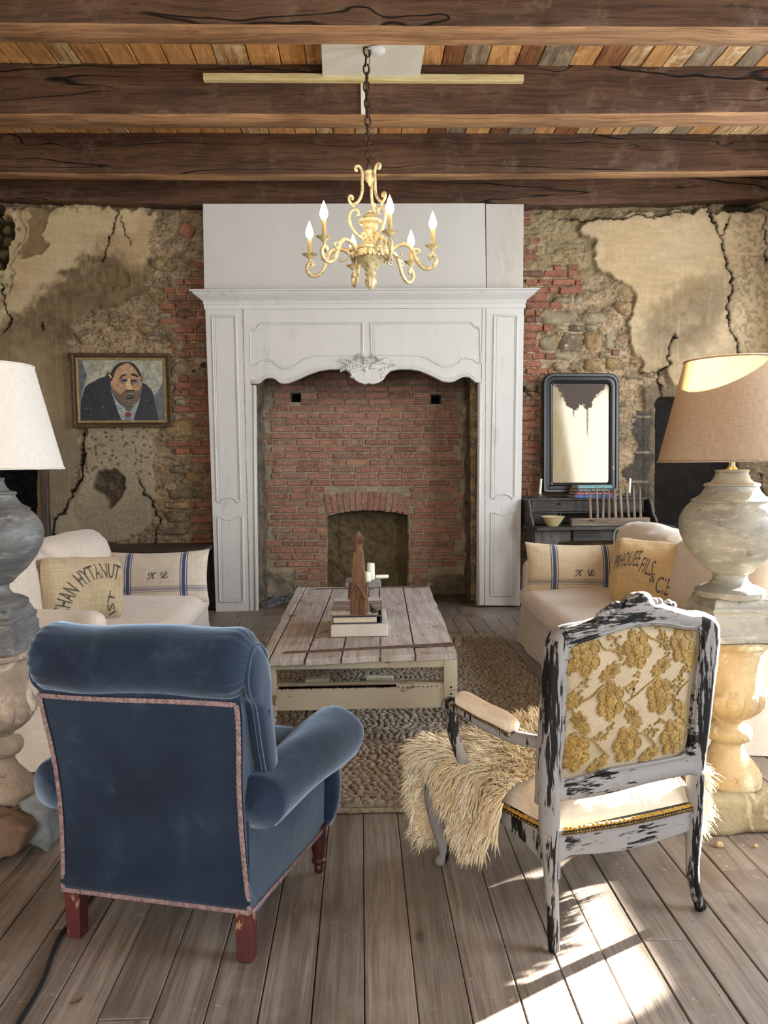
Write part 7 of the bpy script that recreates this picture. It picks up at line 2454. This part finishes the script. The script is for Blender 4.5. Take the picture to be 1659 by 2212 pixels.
# seat rails
rail = [(1200, 1792), (1260, 1784), (1340, 1772), (1420, 1755), (1500, 1735), (1500, 1788), (1460, 1802), (1400, 1822), (1340, 1836), (1280, 1843), (1230, 1845), (1200, 1862)]
MB().prism([fb(*p) for p in rail], .004, .034).build('rear_rail', M_SHABBY, fa, bevel=.004)
M_BRASSN = mottled('antique_nails', (112, 90, 54), (72, 56, 36), 60, .4, 3, .1, 200, Metallic=.8)
for s in (-1, 1):
    pts = smooth_path([(.03, .335), (.53, .335), (.53, .25), (.44, .285), (.27, .275), (.13, .255), (.06, .215), (.03, .19)], 1)
    P = []
    for t in np.linspace(0, 1, 12):
        y = .02 + .51 * t
        x = .245 + .085 * t + .012 * math.sin(math.pi * t)
        zb_ = float(np.interp(y, [.02, .05, .12, .27, .44, .53], [.19, .225, .258, .278, .282, .245]))
        P.append([(s * x, y, .335), (s * x, y, zb_), (s * (x - .028), y, zb_), (s * (x - .028), y, .335)])
    mb = MB().grid(np.array(P), closed_v=True)
    mb.add(P[0], [(0, 1, 2, 3)]); mb.add(P[-1], [(3, 2, 1, 0)])
    mb.build('side_rail', M_SHABBY_V, fa, angle=40)
    # cabriole front leg
    cp_l = [tuple(p) for p in smooth_path([(s * .325, .500, .335), (s * .345, .520, .29), (s * .352, .530, .23), (s * .342, .526, .15), (s * .328, .516, .08), (s * .324, .512, .04), (s * .333, .528, .012)], 4)]
    cp_l.append((s * .336, .532, .003))
    MB().tube(cp_l, list(np.interp(np.linspace(0, 1, len(cp_l)), [0, .15, .3, .55, .8, .92, 1], [.030, .034, .032, .022, .016, .019, .014])), 10).build('front_leg', M_SHABBY_V, fa, smooth=True)
    # arm, support and pad
    ap = [tuple(p) for p in smooth_path([(s * .255, .010, .572), (s * .262, .06, .556), (s * .285, .15, .545), (s * .318, .25, .555), (s * .345, .34, .572), (s * .355, .395, .574), (s * .352, .418, .556), (s * .346, .412, .540)], 5)]
    ao = MB().tube(ap, list(np.interp(np.linspace(0, 1, len(ap)), [0, .1, .5, .8, .9, 1], [.022, .019, .020, .024, .022, .012])), 10).build('arm', M_SHABBY_V, fa, smooth=True)
    sp_ = [tuple(p) for p in smooth_path([(s * .350, .395, .555), (s * .352, .388, .50), (s * .340, .365, .43), (s * .322, .35, .37), (s * .318, .36, .31)], 5)]
    MB().tube(sp_, list(np.interp(np.linspace(0, 1, len(sp_)), [0, .3, .6, 1], [.022, .018, .017, .024])), 9).build('arm_support', M_SHABBY_V, fa, smooth=True)
    padp = [tuple(p) for p in smooth_path([(s * .284, .135, .572), (s * .298, .19, .583), (s * .318, .25, .590), (s * .340, .325, .602), (s * .347, .35, .600)], 6)]
    n = len(padp)
    po = MB().tube(padp, [.030 * max(.12, math.sqrt(max(0, 1 - (2 * i / (n - 1) - 1) ** 6))) for i in range(n)], 16, flat=.85).build('arm_pad', M_MUSLIN, ao, smooth=True)
    tr = []
    for side in (1, -1):
        q = [(x + side * s * .026, y, z - .010) for x, y, z in padp]
        tr += q if side == 1 else q[::-1]
    nd = MB()
    dense = smooth_path(tr, 3, True)
    for p in dense[::2]:
        nd.ball((p[0], p[1], p[2] - .006), (.0055, .0055, .0045), 6, 4)
    o = nd.build('arm_nailheads', M_BRASSN, ao, smooth=True); o['kind'] = 'stuff'
MB().box((0, .515, .29), (.62, .03, .085), bev=.01).build('front_rail', M_SHABBY, fa)
# muslin seat with braid and nails along the edge
n = 24
P = []
for i in range(n):
    t = i / (n - 1)
    y = .012 + .525 * t
    hw = .243 + .085 * t + .010 * math.sin(math.pi * t)
    row = []
    for j in range(n):
        w = 2 * j / (n - 1) - 1
        e = (1 - abs(w) ** 5) * (1 - abs(2 * t - 1) ** 5)
        row.append((hw * w, y, .330 + .092 * max(e, 0) ** .55))
    P.append(row)
MB().grid(np.array(P)).build('seat_cushion', M_MUSLIN, fa, smooth=True)
M_FRINGE = mottled('yellow_gimp', (176, 136, 58), (134, 100, 40), 90, .9, 3, .4, 300)
for nm, f_, n in (('rear', lambda t: (-.235 + .470 * t, -.004, .318 + .0), 44), ('left', lambda t: (-(.250 + .085 * t + .012 * math.sin(math.pi * t)), .04 + .46 * t, .318), 40), ('right', lambda t: ((.250 + .085 * t + .012 * math.sin(math.pi * t)), .04 + .46 * t, .318), 40)):
    if nm == 'rear':
        base = [fb(*p) for p in ((1214, 1797), (1260, 1790), (1340, 1778), (1420, 1761), (1488, 1744))]
        xs_ = np.linspace(base[0][0], base[-1][0], n)
        f_ = lambda t, b=base: (b[0][0] + (b[-1][0] - b[0][0]) * t, .001, float(np.interp(b[0][0] + (b[-1][0] - b[0][0]) * t, [q[0] for q in b], [q[1] for q in b])))
    nd = MB()
    for i in range(n):
        p = f_(i / (n - 1))
        nd.ball(p, (.0058, .0058, .0058), 7, 5)
    o = nd.build('nailheads', M_BRASSN, fa, smooth=True); o['kind'] = 'stuff'
    br = [f_(t) for t in np.linspace(0, 1, 60)]
    MB().tube([(p[0], p[1] + (.002 if nm == 'rear' else 0), p[2] + .011 + .001 * math.sin(i * 2.1)) for i, p in enumerate(br)], [.0058 if i % 2 else .0042 for i in range(60)], 6).build('gimp_braid', M_FRINGE, fa)

# ================================================================ SHEEPSKIN THROWN OVER THE SEAT
def wool_material():
    m = Mat('cream_wool', (226, 208, 172), .9, spec=.1)
    v = m.obj()
    m.base(m.mix(m.step(m.noise(v, 9, 4, .6), .35, .7), (252, 244, 222), (246, 228, 190)))
    tr = m.N('ShaderNodeBsdfTranslucent'); tr.inputs[0].default_value = (.93, .82, .62, 1)
    mx = m.N('ShaderNodeMixShader'); mx.inputs[0].default_value = .35
    m.L(m.b.outputs[0], mx.inputs[1]); m.L(tr.outputs[0], mx.inputs[2]); m.L(mx.outputs[0], m.t.nodes['Material Output'].inputs[0])
    return m.m
M_WOOL = wool_material()
M_HIDE = mottled('hide', (196, 172, 136), (178, 150, 114), 10, .9)
sk = thing('sheepskin', 'long-haired cream sheepskin thrown over the seat of the carved armchair', 'sheepskin', (.7295, 2.0245, 0), math.radians(19.6))
outline = [(-.20, .16), (-.34, .13), (-.45, .16), (-.53, .22), (-.57, .30), (-.54, .37), (-.47, .42), (-.41, .50), (-.47, .64), (-.46, .82), (-.36, .93), (-.22, .92), (-.10, .80), (.05, .74), (.20, .78), (.32, .70), (.44, .54), (.56, .42), (.58, .26), (.52, .12), (.40, .06), (.30, .05), (.22, .15), (0, .22)]
def drape(a, b):
    """sheet coordinates to chair space"""
    hw = .262 + .085 * np.clip((b - .02) / .52, 0, 1)
    ex = np.maximum(np.abs(a) - hw, 0); ey = np.maximum(b - .545, 0)
    rr = .05
    def bend(e):
        ang = np.minimum(e / rr, math.pi / 2)
        out = rr * np.sin(ang); dn = rr * (1 - np.cos(ang)) + np.maximum(e - rr * math.pi / 2, 0)
        return out, dn
    ox, dx = bend(ex); oy, dy = bend(ey)
    top = .405 + .03 * (1 - np.clip(np.abs(a) / .3, 0, 1) ** 2) * np.clip(1 - ey * 8, 0, 1)
    x = np.sign(a) * (np.minimum(np.abs(a), hw) + ox); y = np.minimum(b, .545) + oy
    z = np.maximum(top - np.hypot(dx, dy), .02)
    return np.stack([x, y, z], -1)
ga, gb = np.meshgrid(np.linspace(-.66, .62, 90), np.linspace(.08, .95, 62), indexing='ij')
D = drape(ga, gb); ins = poly_sd(ga, gb, outline)
mb = MB()
N_ = D.shape[1]
vs = D.reshape(-1, 3)
keep = ins > -.004
fs = []
for i in range(89):
    for j in range(61):
        if keep[i, j] and keep[i + 1, j] and keep[i, j + 1] and keep[i + 1, j + 1]:
            fs.append((i * N_ + j, (i + 1) * N_ + j, (i + 1) * N_ + j + 1, i * N_ + j + 1))
used = sorted(set(q for f in fs for q in f)); rm = {q: k for k, q in enumerate(used)}
mb.add(vs[used], [tuple(rm[q] for q in f) for f in fs])
mb.build('hide', M_HIDE, sk, smooth=True, fix=False)
rr = np.random.RandomState(9)
NA = 26000
a_ = rr.uniform(-.66, .62, NA); b_ = rr.uniform(.08, .95, NA)
kk = poly_sd(a_, b_, outline) > .0
a_, b_ = a_[kk], b_[kk]
e_ = 1e-3
p0 = drape(a_, b_)
ta = (drape(a_ + e_, b_) - p0) / e_; tb_ = (drape(a_, b_ + e_) - p0) / e_
nr = np.cross(ta, tb_); nr /= np.maximum(np.linalg.norm(nr, axis=1, keepdims=True), 1e-6)
nr[nr[:, 2] < -.2] *= -1
flow = np.stack([a_ * 1.6, (b_ - .42) * 1.6], 1)
fl = ta * flow[:, :1] + tb_ * flow[:, 1:]
fl /= np.maximum(np.linalg.norm(fl, axis=1, keepdims=True), .25)
clump = np.stack([fbm(a_ * 26, b_ * 26, 3, 2) - .5, fbm(a_ * 26, b_ * 26, 5, 2) - .5, fbm(a_ * 26, b_ * 26, 8, 2) - .5], 1) * 1.5
jit = rr.normal(0, .16, (len(a_), 3))
L = rr.uniform(.040, .075, (len(a_), 1)) * np.where(nr[:, 2:] > .7, .75, 1.0)
dirn = nr * .62 + fl * .55 + clump + jit
dirn /= np.linalg.norm(dirn, axis=1, keepdims=True)
grav = np.array((0, 0, -1.0))
S = 5
pts = [p0 - nr * .002]
d = dirn
ph = rr.uniform(0, 6.28, (len(a_), 1))
side = np.cross(d, nr); side /= np.maximum(np.linalg.norm(side, axis=1, keepdims=True), 1e-6)
for k in range(1, S):
    t = k / (S - 1)
    d = d + grav * .28 * t + fl * .10
    d /= np.linalg.norm(d, axis=1, keepdims=True)
    nxt = pts[-1] + d * L / (S - 1) + side * (np.sin(ph + t * 7) * .0032)
    nxt[:, 2] = np.maximum(nxt[:, 2], .006)
    pts.append(nxt)
rad = [.0030, .0029, .0024, .0015, .0003]
up = np.cross(side, dirn)
V = np.zeros((len(a_), S, 3, 3))
wid = rr.uniform(.7, 1.25, (len(a_), 1))
for k in range(S):
    for j in range(3):
        an = 2 * math.pi * j / 3
        V[:, k, j] = pts[k] + (side * math.cos(an) + up * math.sin(an)) * rad[k] * wid
nl = len(a_)
base = (np.arange(nl) * S * 3)[:, None]
F = []
for k in range(S - 1):
    for j in range(3):
        j2 = (j + 1) % 3
        F.append(np.concatenate([base + k * 3 + j, base + k * 3 + j2, base + (k + 1) * 3 + j2, base + (k + 1) * 3 + j], 1))
F = np.concatenate(F).astype(np.int32)
me = bpy.data.meshes.new('wool_locks')
VV = V.reshape(-1, 3).astype(np.float32)
me.vertices.add(len(VV)); me.vertices.foreach_set('co', VV.reshape(-1))
me.loops.add(F.size); me.loops.foreach_set('vertex_index', F.reshape(-1))
me.polygons.add(len(F)); me.polygons.foreach_set('loop_start', np.arange(0, F.size, 4, dtype=np.int32))
me.polygons.foreach_set('use_smooth', np.ones(len(F), bool))
me.update(calc_edges=True)
me.materials.append(M_WOOL)
wo = bpy.data.objects.new('wool_locks', me); COL.objects.link(wo); wo.parent = sk; wo['kind'] = 'stuff'

# ================================================================ SMALL THINGS ON THE FLOOR
M_CABLE = flat('black_rubber_cable', (26, 28, 32), .5, spec=.4)
cab = [on(218, 1905, .006), on(196, 1938, .006), on(160, 1985, .006), on(130, 2020, .006), on(112, 2062, .006), on(98, 2105, .006), on(74, 2155, .006), on(38, 2215, .006), on(5, 2290, .006)]
tag(MB().tube([tuple(p) for p in smooth_path([tuple(p) for p in cab], 8)], .0062, 8).build('power_cable', M_CABLE, smooth=True), 'black cable running on the floor behind the blue armchair', 'cable')
lp = on(166, 2165, 0)
lf = MB()
P = []
for i in range(7):
    t = i / 6
    w = .006 * math.sin(math.pi * (.08 + .9 * t))
    P.append([(-.013 + .026 * t, -w, .003 + .003 * t), (-.013 + .026 * t, 0, .0015 + .004 * t), (-.013 + .026 * t, w, .004 + .003 * t)])
P = np.array(P)
lf.grid(P); lf.grid(P[::-1] - np.array((0, 0, .001)))
o = lf.build('dead_leaf', mottled('dry_leaf', (98, 86, 58), (74, 62, 42), 60, .8), smooth=True); o.location = (lp.x, lp.y, .0); o.rotation_euler = (0, 0, .5)
tag(o, 'small curled brown leaf on the floorboards at lower left', 'leaf')
